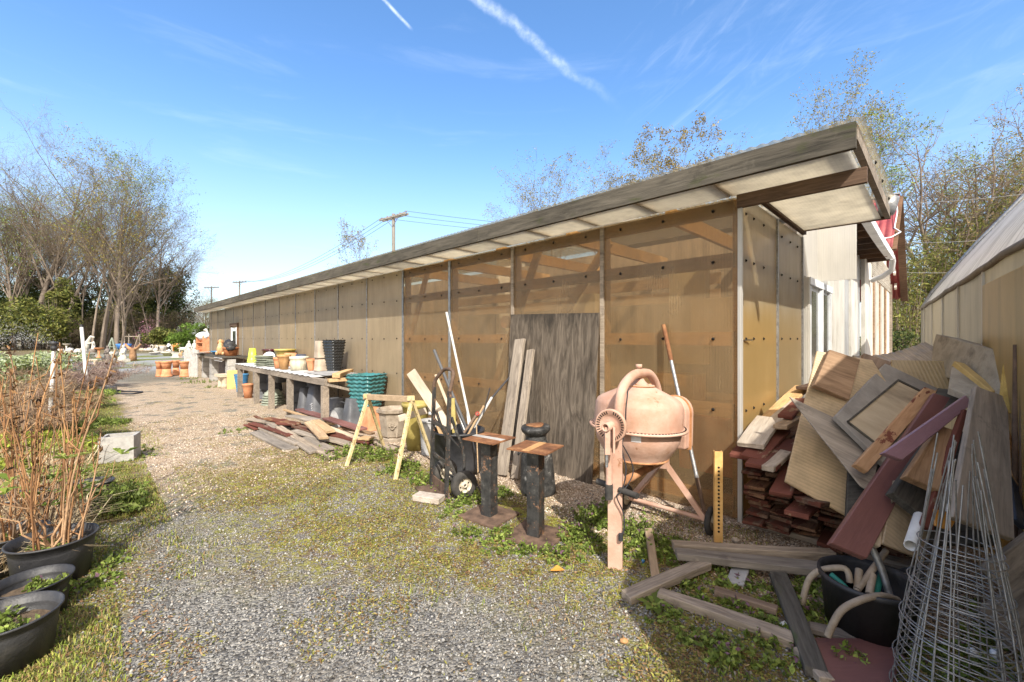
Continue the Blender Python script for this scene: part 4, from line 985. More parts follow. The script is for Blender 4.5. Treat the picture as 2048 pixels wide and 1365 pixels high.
for a, b_ in (((1794,760), (1843,784)), ((1794,760), (1693,843)), ((1693,843), (1757,892))):
    inlay(dr, [a, b_, (b_[0]+1.5, b_[1]+4), (a[0]+1.5, a[1]+4)], MT['dark_wood'], 'moulding', .010)
slab('peeling_board', 'brown board with peeling paint lying across the grey door', 'board', [(1850,774,2.98), (1876,783,2.98), (1737,944,2.36), (1711,928)], .035, MT['peel'], 1, PI_)
slab('long_plank', 'long maroon purple plank sloping from the pile top to the tub', 'board', [(1868,786,2.84), (1903,796,2.84), (1735,1118,2.02), (1662,1086)], .035, MT['maroon'], 1, PI_)
slab('purple_plank', 'shiny purple plank lying topmost across the pile', 'board', [(1940,785,2.66), (1960,796,2.66), (1806,921,2.10), (1766,906)], .025, MT['purple'], 1, PI_)
slab('rough_board', 'rough brown board beneath the purple plank', 'board', [(1880,850,2.45), (1912,862,2.45), (1880,982,2.12), (1812,952)], .04, MT['rough_brown'], 1, PI_)
slab('mossy_board', 'grey board with a green mossy end under the rough brown board', 'board', [(1858,880,2.5), (1900,900,2.5), (1846,1032,2.14), (1785,985)], .045, MT['dark_wood'], 1, PI_)
slab('red_strip', 'narrow red painted slat beside the large grey board', 'board', [(1928,818,2.5), (1938,822,2.5), (1868,1062,2.0), (1846,1052)], .03, MT['red_wood'], 1, PI_)
slab('large_board', 'large weathered grey board leaning at the right behind the cages', 'board', [(1952,772,2.45), (2016,795,2.45), (2031,1080,1.85), (1905,1034)], .03, MT['grey_ply'], 1, PI_)
slab('splinter', 'splintered pale plank end poking out beside the maroon plank', 'board', [(1762,1000,2.3), (1786,985,2.35), (1762,1094,2.1), (1742,1085)], .03, MT['pale_plank'], 1, PI_)
slab('foam_block', 'large grey skinned yellow foam block against the hoop house', 'foam block', [(1872,668,3.45), (2012,706,2.58), (1998,800,2.52), (1862,742), (1866,690)], .16, MT['foam_grey'], 0, PI_)
slab('foam_core', 'ragged yellow foam end of the big block by the rusty posts', 'foam block', [(2008,704,2.50), (2038,712,2.36), (2028,830,2.32), (1994,822)], .12, MT['foam_yellow'], 0, PI_)
slab('foam_scrap', 'brown and yellow broken foam slab in front of the big foam block', 'foam', [(1904,730,2.95), (1925,735,2.9), (1996,782,2.6), (1960,800), (1897,775)], .05, MT['foam_grey'], 0, PI_)
slab('foam_scrap', 'curved cream foam strip on the broken foam slab edge', 'foam', [(1908,722,2.93), (1930,727,2.9), (1998,782,2.58), (1984,784)], .05, MT['box_yellow'], 0, PI_)
slab('fluted_sheet', 'dull yellow upright fluted sheet behind the door and before the foam', 'plastic sheet', [(1782,720,3.35), (1910,722,3.2), (1900,782,3.05), (1840,790), (1784,760)], .016, MT['hoop_gold'], 0, PI_)
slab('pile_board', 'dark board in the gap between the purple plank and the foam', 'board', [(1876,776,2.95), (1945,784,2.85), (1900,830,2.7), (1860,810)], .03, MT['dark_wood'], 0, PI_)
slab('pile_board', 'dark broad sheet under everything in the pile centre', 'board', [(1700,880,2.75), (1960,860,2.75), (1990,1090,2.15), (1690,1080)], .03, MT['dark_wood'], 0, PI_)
# bent corrugated sheet at the back
cs_ = []; A_ = P(1704,712,3.85); B_ = P(1850,684,3.85)
cb = MB(); vs = []
for i in range(41):
    f = i/40; q = A_.lerp(B_, f); sag = -.10*math.sin(f*math.pi)*.4
    for j in range(4):
        vs.append((q.x+.02*j, q.y-.10*j, q.z+sag-.045*j-.02*j*f+.004*math.sin(i*1.57)))
cb.add(vs, [(i*4+j, i*4+j+1, (i+1)*4+j+1, (i+1)*4+j) for i in range(40) for j in range(3)], True)
o = cb.build('corrugated_sheet', MT['pc_sheet'], origin=A_); o.modifiers.new('solid', 'SOLIDIFY').thickness = .005
tag(o, 'stained corrugated sheet bridging the back of the pile', 'corrugated sheet', PI_)
for pa, pb, r_, lab in [((2033,690,2.26), (2027,880,2.2), .013, 'rusty pipe post standing upright at the right of the foam block'), ((2046,740,2.2), (2040,900,2.15), .010, 'second thinner rusty rod at the right picture edge')]:
    a = P(*pa); b_ = P(*pb); b_.z = 0; tag(MB().tube([b_, b_.lerp(a, .5), a], r_, 8).build('rusty_post', MT['rust_dark'], origin=b_), lab, 'post')
plank(P(1996,1170,1.95), P(2120,1075,1.95), .17, .04, MT['grey_wood'], 'weathered grey plank leaning in from the right behind the cages', group=PI_, up=(0,-1,.5))
plank(P(1990,1260,1.9), P(2130,1170,1.9), .17, .04, MT['grey_wood'], 'lower weathered grey plank at the right picture edge', group=PI_, up=(0,-1,.5))
slab('pile_board', 'pale curved board at the right edge beside the large grey board', 'board', [(2016,860,2.35), (2050,920,2.3), (2050,990,2.2), (2024,960)], .03, MT['tan_wood'], 0, PI_)
slab('pile_board', 'dark blue grey sheet at the right edge low in the pile', 'board', [(2022,950,2.2), (2056,1000,2.2), (2056,1060,2.1), (2034,1040)], .03, MT['navy'], 0, PI_)
slab('plastic_scrap', 'orange brown plastic scrap behind the cage wires', 'scrap', [(1868,1018,2.02), (1920,1030,2.0), (1900,1062,1.98), (1870,1052)], .01, MT['orange_glaze'], 0, PI_)
slab('plastic_scrap', 'small pale blue plastic scrap behind the cage wires', 'scrap', [(1886,1006,2.0), (1918,1012,2.0), (1912,1026,1.98), (1888,1022)], .008, MT['white_vinyl'], 0, PI_)
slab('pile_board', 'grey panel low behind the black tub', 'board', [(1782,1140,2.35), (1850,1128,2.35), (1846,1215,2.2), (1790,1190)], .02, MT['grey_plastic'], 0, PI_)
a = P(1840,1034,2.12); b_ = P(1822,1092,1.92)
pv = MB(); d_ = (b_-a).normalized(); pv.lathe([(.026,0), (.026,(b_-a).length), (.021,(b_-a).length), (.021,.02)], 18, Matrix.Translation(a) @ d_.to_track_quat('Z','Y').to_matrix().to_4x4())
tag(pv.build('pvc_pipe', MT['pvc'], origin=a), 'short white plastic pipe sticking out of the pile', 'pipe', PI_)

# =====================================================================  BLACK TUB WITH HOSES
tc = Vector(((1738-U0)/F*2.06, 2.06, 0)); tr_ = .195
tub = thing('black_tub', 'round black plastic tub filled with hose pieces in the shade', 'tub', tc)
MB().lathe([(.0,.01), (tr_*.86,.01), (tr_*.88,.0), (tr_*.98,.235), (tr_*1.05,.24), (tr_*1.05,.262), (tr_*.99,.264), (tr_*.95,.235), (tr_*.85,.03), (.0,.03)], 40).build('bowl', MT['black_plastic'], tub)
MB().lathe([(.0,.13), (tr_*.90,.13)], 30, wob=lambda a, j: 1).build('debris', MT['soil'], tub)
HS = 'hose and pipe pieces in the black tub'
def hose(pts, r_, m, lab, name='hose', cat='hose', grp=HS):
    ps = [Vector(p) for p in pts]; out = []
    for i in range(len(ps)-1):
        a = ps[max(i-1, 0)]; b = ps[i]; c = ps[i+1]; d = ps[min(i+2, len(ps)-1)]
        for k in range(6):
            f = k/6; out.append(.5*((2*b)+(c-a)*f+(2*a-5*b+4*c-d)*f*f+(-a+3*b-3*c+d)*f**3))
    out.append(ps[-1])
    return tag(MB().tube(out, r_, 10).build(name, m, origin=ps[0]), lab, cat, grp)
hose([P(1604,1208,2.2), P(1618,1160,2.18), P(1645,1140,2.14), P(1690,1138,2.1), P(1700,1165,2.08)], .0145, MT['hose'], 'grey beige hose arching out over the left rim of the tub')
hose([P(1655,1272,1.9), P(1680,1225,1.88), P(1715,1203,1.88), P(1760,1192,1.92), P(1795,1200,1.98)], .0145, MT['hose'], 'beige hose looping over the front rim of the tub')
hose([P(1735,1080,2.15), P(1760,1130,2.1), P(1780,1195,2.05)], .016, MT['galv'], 'straight grey pipe slanting down into the tub')
hose([P(1772,1102,2.2), P(1745,1140,2.12), P(1715,1180,2.05)], .0145, MT['hose'], 'brown hose end leaning across the tub')
hose([P(1718,1140,2.12), P(1714,1185,2.05)], .016, MT['hose'], 'short beige hose stub upright in the tub')
hose([P(1745,1150,2.1), P(1738,1190,2.02)], .016, MT['hose'], 'second short hose stub near the tub centre')
hose([P(1662,1150,2.08), P(1690,1175,2.02), P(1712,1205,1.97)], .014, MT['hose_green'], 'green hose piece along the left inside of the tub')
hose([P(1766,1140,2.15), P(1754,1180,2.08), P(1746,1205,2.0)], .014, MT['hose_green'], 'green hose piece at the back right inside of the tub')
hose([P(1672,1168,2.04), P(1700,1195,1.98), P(1720,1212,1.95)], .013, MT['hose_green'], 'lower green hose piece by the front left rim of the tub')

# =====================================================================  WIRE TOMATO CAGES (nested, legs up)
TC = 'nested wire tomato cages'
base = Vector((1.63, 1.56, 0)); lean = Vector((.045, .01, 1.0))
for k in range(7):
    z0 = .012+k*.030
    cg = thing('tomato_cage', ('lowest galvanised wire tomato cage of the nested stack' if k == 0 else 'topmost galvanised wire tomato cage of the nested stack' if k == 6 else 'galvanised wire tomato cage nested in the middle of the stack'), 'plant cage', base+Vector((.045*z0, .01*z0, z0)), rng.gauss(.4, .20), TC)
    jx, jy = rng.gauss(0, .003), rng.gauss(0, .003)
    ringz = (.0, .155, .305, .455); ringr = (.180, .162, .140, .112)
    for z, r_ in zip(ringz, ringr):
        ax, ay = rng.gauss(-.03, .012), rng.gauss(.03, .012); n_ = 40; rr = r_*rng.uniform(.985, 1.015)
        pts = [(lean.x*z+jx+rr*math.cos(2*math.pi*i/n_), lean.y*z+jy+rr*math.sin(2*math.pi*i/n_), z+rr*(ax*math.cos(2*math.pi*i/n_)+ay*math.sin(2*math.pi*i/n_))) for i in range(n_+1)]
        MB().tube(pts, .0022, 6, False).build('ring', MT['galv'], cg)
    for j in range(4):
        a = 2*math.pi*j/4; top = rng.uniform(.80, .90); tw = rng.gauss(0, .25)
        pts = [(lean.x*z+jx+r_*math.cos(a), lean.y*z+jy+r_*math.sin(a), z) for z, r_ in zip(ringz, ringr)]
        rt = rng.uniform(.028, .072); pts += [(lean.x*top+jx+rt*math.cos(a+tw), lean.y*top+jy+rt*math.sin(a+tw), top)]
        MB().tube(pts, .0027, 6).build('leg', MT['galv'], cg)
for u, v in ((1945,1305), (1992,1308)):
    q = G(u, v, .16); tag(MB().lathe([(.0,-.012), (.014,-.012), (.018,0), (.014,.012), (.0,.012)], 14, Matrix.Translation(q) @ Matrix.Rotation(R(80), 4, 'X')).build('wire_clip', MT['white_vinyl'], origin=q), ('left' if u < 1960 else 'right')+' round white plastic cap clipped on the wire cages', 'cap', 'white caps on the cages')

# =====================================================================  CEMENT MIXER
mx = thing('cement_mixer', 'faded pink electric cement mixer with its drum turned mouth down', 'cement mixer', (.893, 2.95, 0))
def L_(x, y, z): return Vector((x-.893, y-2.95, z))
mp = MT['mixer_pink']
Mq = Matrix.Translation((-.05, 0, 1.088*.065)) @ Matrix.Rotation(R(2), 4, 'Y') @ Matrix.Diagonal((.93, .93, .935, 1))
MB().lathe([(.0,1.088), (.105,1.088), (.115,1.080), (.27,1.005), (.298,.985), (.312,.955), (.318,.81), (.318,.80)], 48, Mq).build('upper_drum', mp, mx)
MB().lathe([(.30,.79), (.306,.74), (.296,.69), (.258,.625), (.222,.575), (.220,.565), (.19,.565), (.19,.59)], 48, Mq).build('lower_drum', mp, mx)
rimr = MB().lathe([(.318,.782), (.350,.782), (.354,.790), (.350,.798), (.318,.798)], 48, Mq).build('drum_flange', mp, mx)
for k in range(44):
    a = R(180)+k*R(4.1)
    MB().box(Mq @ Vector((.334*math.cos(a), .334*math.sin(a), .7992)), (.009, .011, .004), Matrix.Rotation(a, 3, 'Z')).build('vent_slot', MT['dark_hole'], rimr)
MB().lathe([(.222,.562), (.228,.566), (.228,.574), (.220,.576)], 48, Mq).build('mouth_ring', MT['mixer_rust'], mx)
cap = MB().lathe([(.110,1.086), (.112,1.094), (.10,1.096), (.06,1.104), (.04,1.125), (.032,1.14), (.0,1.14)], 32, Mq).build('bearing_cap', mp, mx)
MB().lathe([(.110,1.084), (.118,1.088), (.110,1.093)], 32, Mq).build('rust_ring', MT['mixer_rust'], mx)
for k in range(6):
    a = k*1.047; MB().lathe([(.008,1.095), (.008,1.104), (.0,1.104)], 6, Mq @ Matrix.Translation((.085*math.cos(a), .085*math.sin(a), 0))).build('bolt', MT['mixer_rust'], cap)
def sm(pts, n=6):
    ps = [Vector(p) for p in pts]; out = []
    for i in range(len(ps)-1):
        a = ps[max(i-1, 0)]; b = ps[i]; c = ps[i+1]; d = ps[min(i+2, len(ps)-1)]
        for k in range(n):
            f = k/n; out.append(.5*((2*b)+(c-a)*f+(2*a-5*b+4*c-d)*f*f+(-a+3*b-3*c+d)*f**3))
    return out+[ps[-1]]
MB().tube(sm([L_(.655,2.615,.84), L_(.655,2.61,.98), L_(.69,2.66,1.10), L_(.79,2.80,1.165), L_(.893,2.95,1.172), L_(1.0,3.09,1.15), L_(1.085,3.20,1.05), L_(1.12,3.25,.90)]), .031, 16).build('yoke', mp, mx)
MB().lathe([(.0,0), (.028,0), (.028,.02), (.015,.022), (.015,.05), (.022,.05), (.022,.075), (.0,.075)], 10, Matrix.Translation(L_(.872,2.93,1.16))).build('yoke_bolt', mp, mx)
# front post, hinge and tilt wheel
MB().box(L_(.636,2.625,.445), (.085, .055, .89), Matrix.Rotation(R(-18), 3, 'Z')).build('front_leg', mp, mx)
MB().tube([L_(.588,2.585,.86), L_(.588,2.585,.50)], .020, 12).build('lever_tube', mp, mx)
MB().tube([L_(.588,2.585,.53), L_(.588,2.585,.44)], .024, 12).build('lever_grip', MT['rubber'], mx)
wq = Vector((-.62, -.78, 0)).normalized()
MW = Matrix.Translation(L_(.590,2.545,.892)) @ wq.to_track_quat('Z', 'Y').to_matrix().to_4x4()
wh = MB().lathe([(.0,-.01), (.095,-.01), (.100,-.004), (.100,.008), (.095,.014), (.089,.012), (.066,.006), (.06,-.002), (.03,-.002), (.0,-.002)], 40, MW).build('tilt_wheel', mp, mx)
for k in range(34):
    if k in (8, 9, 25, 26): continue
    a = k*2*math.pi/34; q = MW @ Matrix.Rotation(a, 4, 'Z')
    vs = [q @ Vector(p) for p in ((.069,-.0028,.0085), (.088,-.0028,.0135), (.088,.0028,.0135), (.069,.0028,.0085))]
    MB().prism(vs, MW.to_3x3() @ Vector((0,0,1)), .0012).build('wheel_slot', MT['dark_hole'], wh)
MB().lathe([(.026,-.01), (.026,.075), (.018,.075), (.018,.02), (.0,.02)], 18, MW).build('hub_tube', mp, wh)
hb = MB().bar(MW @ Vector((0,0,.05)), MW @ Vector((0,0,.05))+Vector((0,0,-.16)), .03, .03).bar(MW @ Vector((.03,0,.03)), MW @ Vector((.03,0,.03))+Vector((0,0,-.15)), .012, .04)
hb.build('latch_bracket', mp, mx)
MB().tube([MW @ Vector((0,0,.055))+Vector((0,0,-.12)), MW @ Vector((0,0,.055))+Vector((0,0,-.235))], .009, 8).build('latch_pin', MT['galv'], mx)
# rear carriage
J = L_(1.135,3.20,.50); wl = L_(.975,3.50,.10); wr_ = L_(1.40,3.10,.10)
MB().tube([L_(.66,2.66,.50), J+Vector((0,0,-.0))], .026, 14).build('spine_tube', MT['mixer_rust'], mx)
MB().prism([L_(.655,2.64,.62), L_(.655,2.64,.47), L_(.73,2.735,.49)], (.79,-.61,0), .012).build('gusset', mp, mx)
MB().bar(J, wl, .035, .035).build('rear_strut', mp, mx); MB().bar(J, wr_, .05, .035).build('rear_strut', mp, mx)
MB().bar(J+Vector((.0,0,-.06)), L_(1.15,3.26,.90), .075, .06, (.6,.8,0)).build('rear_support', mp, mx)
MB().tube([wl, wr_], .017, 12).build('axle', mp, mx)
axd = (wr_-wl).normalized()
for c, s_ in ((wl, -1), (wr_, 1)):
    Mw = Matrix.Translation(c+axd*s_*.045) @ axd.to_track_quat('Z', 'Y').to_matrix().to_4x4()
    wo = MB().lathe([(.062,-.016), (.085,-.02), (.097,-.014), (.1,0), (.097,.014), (.085,.02), (.062,.016)], 36, Mw, caps=False).build('wheel', MT['rubber'], mx)
    MB().lathe([(.0,-.012), (.02,-.03), (.02,.03), (.0,.03)], 16, Mw).lathe([(.0,-.006), (.064,-.012), (.064,.012), (.0,.006)], 30, Mw).build('rim', MT['hub'], wo)
MB().tube([L_(.575,2.69,.497), L_(.715,2.525,.488)], .013, 10).build('crossbar', mp, mx)
for a, b_ in ((L_(.545,2.725,.50), L_(.602,2.658,.496)), (L_(.655,2.596,.492), L_(.735,2.50,.487))):
    MB().tube([a, b_], .019, 12).build('handle_grip', MT['rubber'], mx)
# motor housing with a rounded top behind the drum
hc = L_(1.235,3.235,0); hx = Vector((.70,-.71,0)).normalized(); hy = Vector((.71,.70,0))
prof = [(-.10,.58), (.11,.60), (.115,.86)]+[(.005+.11*math.cos(R(a)), .86+.115*math.sin(R(a))) for a in range(15, 180, 15)]+[(-.105,.86)]
mh = MB().prism([hc+hx*a+Vector((0,0,z))-hy*.07 for a, z in prof], hy, .14).build('motor_housing', mp, mx); bevel(mh, .012, 3)
MB().prism([hc+hx*a*1.02+Vector((0,0,z))-hy*.004 for a, z in [(-.105,.57), (.122,.59), (.125,.86)]+[(.005+.12*math.cos(R(a)), .86+.125*math.sin(R(a))) for a in range(15, 180, 15)]+[(-.112,.86)]], hy, .01).build('housing_seam', MT['mixer_rust'], mh)
# power cord with plug
MB().tube(sm([L_(.735,2.70,1.135), L_(.72,2.66,1.06), L_(.70,2.62,.98), L_(.695,2.62,.86), L_(.67,2.60,.74), L_(.69,2.58,.62), L_(.665,2.57,.50), L_(.63,2.565,.46), L_(.67,2.56,.36), L_(.672,2.565,.26), L_(.655,2.57,.22)]), .0042, 6).build('power_cord', MT['wire'], mx)
MB().tube(sm([L_(.665,2.60,.78), L_(.73,2.61,.66), L_(.735,2.60,.58), L_(.68,2.575,.50)]), .0035, 6).build('power_cord', MT['wire'], mx)
MB().tube([L_(.655,2.57,.235), L_(.655,2.57,.195)], .014, 8).build('plug', MT['wire'], mx)
lbl = Mq @ Vector((0,0,0)); a0 = R(246)
MB().add([Mq @ Vector((.308*math.cos(a0+a), .308*math.sin(a0+a), z)) for a in (0, .07, .14, .21) for z in (.775, .735)], [(i*2, i*2+2, i*2+3, i*2+1) for i in range(3)]).build('sticker', MT['white_metal'], mx)

# metal bar leaning on the wall behind the mixer, and yellow sign post
a = P(1416,1062,3.12); a.z = .02; b_ = WL(.60, .03, 1.53)
pr = thing('digging_bar', 'long steel bar with rusty ends leaning on the shed corner by the mixer', 'bar', a); d_ = b_-a
MB().tube([(0,0,0), d_*.22], .014, 10).build('rusty_foot', MT['rust_dark'], pr); MB().tube([d_*.22, d_*.80], .0145, 10).build('shaft', MT['galv'], pr); MB().tube([d_*.80, d_*1.0], .018, 10).build('rusty_handle', MT['rust'], pr)
yp = thing('yellow_post', 'perforated yellow steel post standing in the gravel by the red stack', 'post', G(1437,1086), R(-12))
MB().box((0, 0, .315), (.052, .012, .63)).box((-.024, .014, .315), (.006, .03, .63)).box((.024, .014, .315), (.006, .03, .63)).build('channel', MT['yellow_post'], yp)
for k in range(18): MB().lathe([(.0,0), (.0075,0), (.0075,.002), (.0,.002)], 10, Matrix.Translation((0, -.0065, .08+k*.026)) @ Matrix.Rotation(R(90), 4, 'X')).build('hole', MT['dark_hole'], yp)

# =====================================================================  BLACK PEDESTAL STANDS
for u, v, ht, rz, lab in ((978,1036,.617,R(-36.6),'left black steel pedestal stand with rusty top plate and pale stripe'), (1072,1077,.632,R(-30.5),'right black steel pedestal stand with rust red top plate nearer the viewer')):
    q = G(u, v, .01); q.y += .05
    ps = thing('pedestal_stand', lab, 'stand', (q.x, q.y, 0), rz)
    o = MB().box((0, 0, ht/2), (.098, .098, ht-.012)).build('post', MT['black_metal'], ps); bevel(o, .008, 3)
    MB().box((0, 0, ht+.003), (.31, .29, .009)).build('top_plate', MT['rust'], ps)
    MB().box((-.01, -.0, ht+.0085), (.30 if u < 1000 else .055, .055 if u < 1000 else .28, .002)).build('tape_residue', MT['concrete'] if u < 1000 else MT['tan_pot'], ps)
    MB().box((0, 0, .012), (.36, .34, .014)).build('base_plate', MT['rust_dark'], ps)

# =====================================================================  MILK CAN
mc = thing('milk_can', 'black painted old milk can with lid standing on the gravel', 'milk can', (.24, 3.93, 0), .3, tilt=(R(2), R(-3)))
MB().lathe([(.0,.01), (.158,.0), (.165,.015), (.162,.05), (.150,.25), (.142,.34), (.130,.41), (.104,.47), (.094,.50), (.092,.55)], 40).build('body', MT['can_paint'], mc)
MB().lathe([(.092,.53), (.108,.55), (.128,.572), (.134,.588), (.134,.602), (.125,.616), (.105,.622), (.0,.626)], 40).build('lid', MT['can_paint'], mc)
MB().lathe([(.0,.624), (.082,.6235), (.080,.6275), (.0,.631)], 24, wob=lambda a, j: 1+.12*math.sin(3*a)).build('lid_rust', MT['rust'], mc)
for s_ in (-1, 1):
    MB().tube([(s_*.118,-.03,.40), (s_*.165,-.03,.40), (s_*.178,0,.37), (s_*.165,.03,.40), (s_*.118,.03,.40)], .007, 8).build('handle', MT['can_paint'], mc)

# =====================================================================  PLYWOOD SHEET AND LEANING PLANKS
pl = MB().box((0, 0, .84), (1.22, .016, 1.68)).build('plywood_sheet', MT['plywood'])
mid = WL(1.90, .10, 0); pl.location = (mid.x, mid.y, .0); pl.rotation_euler = (R(-2.2), 0, WROT)
pl.rotation_euler = (R(2.2), R(-1.5), WROT+math.pi)
tag(pl, 'weathered grey plywood sheet leaning on the shed wall', 'plywood')
for (ub, vb), (ut, zt, so_), w, lab in (((1003,950), (1039,1.405,.10), .15, 'wide grey plank leaning at the left edge of the plywood'), ((1030,958), (1060,1.29,.12), .10, 'narrow grey plank leaning on the plywood behind the milk can')):
    b0 = G(ub, vb, .02)
    s_t = None
    for i in range(400):
        q = WL(1+i*.005, so_, zt)
        if abs((q.x/q.y)*F+U0-ut) < 2: s_t = q; break
    plank(b0, s_t or WL(2.4, so_, zt), w, .035, MT['grey_wood'], lab, up=tuple(-E), warp=.004)

# =====================================================================  HAND TRUCK
ht_o = Vector((-.67, 3.885, 0)); wv_ = Vector((.51, -.86, 0)).normalized(); bk = Vector((.86, .51, 0)).normalized()
ha = math.atan2(wv_.y, wv_.x)
tk = thing('hand_truck', 'old black hand truck with rusty loop handle and two fat tyres', 'hand truck', ht_o, ha)
# local x along axle (towards viewer), y = backwards/right
lean_ = .03
bmt = MT['black_metal']
for sx in (-.19, .19):
    MB().bar((sx, 0, .02), (sx, lean_, .95), .034, .028, (0,1,0)).build('rail', bmt, tk)
    MB().tube(sm([(sx, .05, .72), (sx, .09, .60), (sx, .15, .45), (sx, .17, .28), (sx, .15, .10)]), .014, 8).build('rear_bar', bmt, tk)
MB().tube(sm([(-.19, lean_, .90), (-.19, lean_, .98), (-.17, lean_+.02, 1.04), (-.10, lean_+.06, 1.115), (-.0, lean_+.07, 1.13), (.10, lean_+.06, 1.125), (.16, lean_+.05, 1.09), (.18, lean_+.02, 1.0), (.19, lean_, .93)]), .0165, 10).build('loop_handle', MT['rust_dark'], tk)
for z in (.32, .62): MB().bar((-.19, .012, z), (.19, .012, z), .03, .01, (0,1,0)).build('crossbar', bmt, tk)
MB().bar((-.19, .16, .12), (.19, .02, .34), .022, .008).bar((.19, .16, .12), (-.19, .02, .34), .022, .008).build('diagonal', bmt, tk)
MB().bar((-.19, .15, .42), (.19, .02, .66), .022, .008).bar((.19, .15, .42), (-.19, .02, .66), .022, .008).build('diagonal', bmt, tk)
MB().box((0, -.07, .02), (.42, .17, .012)).box((0, .012, .07), (.42, .012, .10)).build('toe_plate', MT['rust_dark'], tk)
MB().tube([(-.25, .15, .12), (.25, .15, .12)], .011, 10).build('axle', bmt, tk)
for sx in (-.215, .225):
    Mw = Matrix.Translation((sx, .15, .122)) @ Matrix.Rotation(R(90), 4, 'Y')
    wo = MB().lathe([(.062,-.035), (.085,-.042), (.108,-.036), (.12,-.018), (.122,0), (.12,.018), (.108,.036), (.085,.042), (.062,.035)], 40, Mw, caps=False).build('wheel', MT['rubber'], tk)
    MB().lathe([(.062,-.03), (.058,-.02), (.03,-.012), (.024,-.03), (.012,-.034), (.012,.034), (.024,.03), (.03,.012), (.058,.02), (.064,.03)], 30, Mw, caps=False).build('rim', MT['hub'], wo)
    for k in range(4):
        a = k*1.57+.4; MB().lathe([(.0,-.018), (.007,-.018), (.007,.0185), (.0,.0185)], 8, Mw @ Matrix.Translation((.042*math.cos(a), .042*math.sin(a), 0))).build('hole', MT['dark_hole'], wo)

# =====================================================================  TOOL TUB
tq = Vector((-.575, 4.56, 0))
tt = thing('tool_tub', 'large black plastic tub holding poles, planks and loppers', 'tub', tq)
MB().lathe([(.0,.01), (.245,.005), (.25,.0), (.253,.05), (.258,.055), (.258,.075), (.256,.08), (.272,.42), (.284,.425), (.284,.445), (.268,.445), (.25,.06), (.0,.05)], 44).build('bowl', MT['black_plastic'], tt)
TL = 'poles and tools standing in the black tub'
def rod(pa, pb, r_, m, lab, name='pole', cat='pole', n=10, grp=TL):
    a, b_ = Vector(pa), Vector(pb); return tag(MB().tube([a, a.lerp(b_, .5), b_], r_, n).build(name, m, origin=a), lab, cat, grp)
rod(P(893,625,4.85), P(941,850,4.62), .014, MT['pvc'], 'long white pole in the tub, tallest of all')
rod(P(868,700,4.75), P(934,860,4.60), .017, MT['grey_plastic'], 'dark grey tube slanting left in the tub')
plank(P(897,775,4.75), P(930,862,4.6), .02, .02, MT['galv'], 'silver metal strip beside the dark grey tube', 'metal_strip', 'strip', group=TL, up=(0,-1,0))
plank(P(822,744,4.55), P(900,862,4.45), .105, .03, MT['pale_plank'], 'wide pale plank slanting far to the left out of the tub', group=TL, up=(0,-1,.2))
plank(P(872,750,4.6), P(912,850,4.5), .03, .03, MT['pale_plank'], 'pale square stick behind the hand truck handle', 'stick', 'stick', group=TL, up=(0,-1,.2))
plank(P(905,797,4.5), P(909,866,4.45), .045, .02, MT['olive_pot'], 'short olive green lath upright in the tub', 'lath', 'lath', group=TL, up=(0,-1,.2))
plank(P(862,812,4.55), P(884,870,4.5), .05, .03, MT['tan_wood'], 'tan board piece low behind the hand truck rails', group=TL, up=(0,-1,.2))
rod(P(1019,755,4.72), P(984,796,4.62), .010, MT['wire'], 'thin black upper pole of the pruning saw leaning right', 'pruner_pole', 'pole')
rod(P(984,795,4.6), P(948,856,4.5), .014, MT['pvc'], 'white sleeve pole leaning right below the black one', 'pruner_sleeve', 'pole')
rod(P(980,776,4.5), P(966,830,4.5), .006, MT['wire'], 'short thin black rod with a knob beside the loppers', 'thin_rod', 'rod')
rod(P(956,826,4.45), P(928,866,4.4), .014, MT['rough_brown'], 'brown wooden tool handle with a red ring', 'tool_shaft', 'tool')
rod(P(968,812,4.5), P(936,870,4.42), .012, MT['tan_wood'], 'tan wooden tool handle crossing the brown one', 'tool_shaft', 'tool')
rod(P(932,810,4.7), P(937,850,4.6), .008, MT['pvc'], 'short white rod behind the long white pole', 'thin_rod', 'rod')
q = P(955,828,4.44); tag(MB().lathe([(.012,-.006), (.022,-.006), (.022,.006), (.012,.006), (.012,-.006)], 16, Matrix.Translation(q) @ Matrix.Rotation(R(70), 4, 'X')).build('red_ring', MT['red_plastic'], origin=q), 'small red ring on the brown tool handle', 'ring')
rod(G(957,972,.0), P(953,852,4.2), .006, MT['tan_wood'], 'thin bamboo cane leaning on the outside of the tub', 'cane', 'cane')
rod(G(960,968,.0)+Vector((.02,.05,0)), P(944,876,4.3), .005, MT['wire'], 'thin black stick leaning on the tub beside the cane', 'cane', 'cane')
hose([G(938,945,.01), G(950,962,.01), G(962,985,.01)], .004, MT['wire'], 'short black cable on the gravel by the tub', 'cable', 'cable', None)

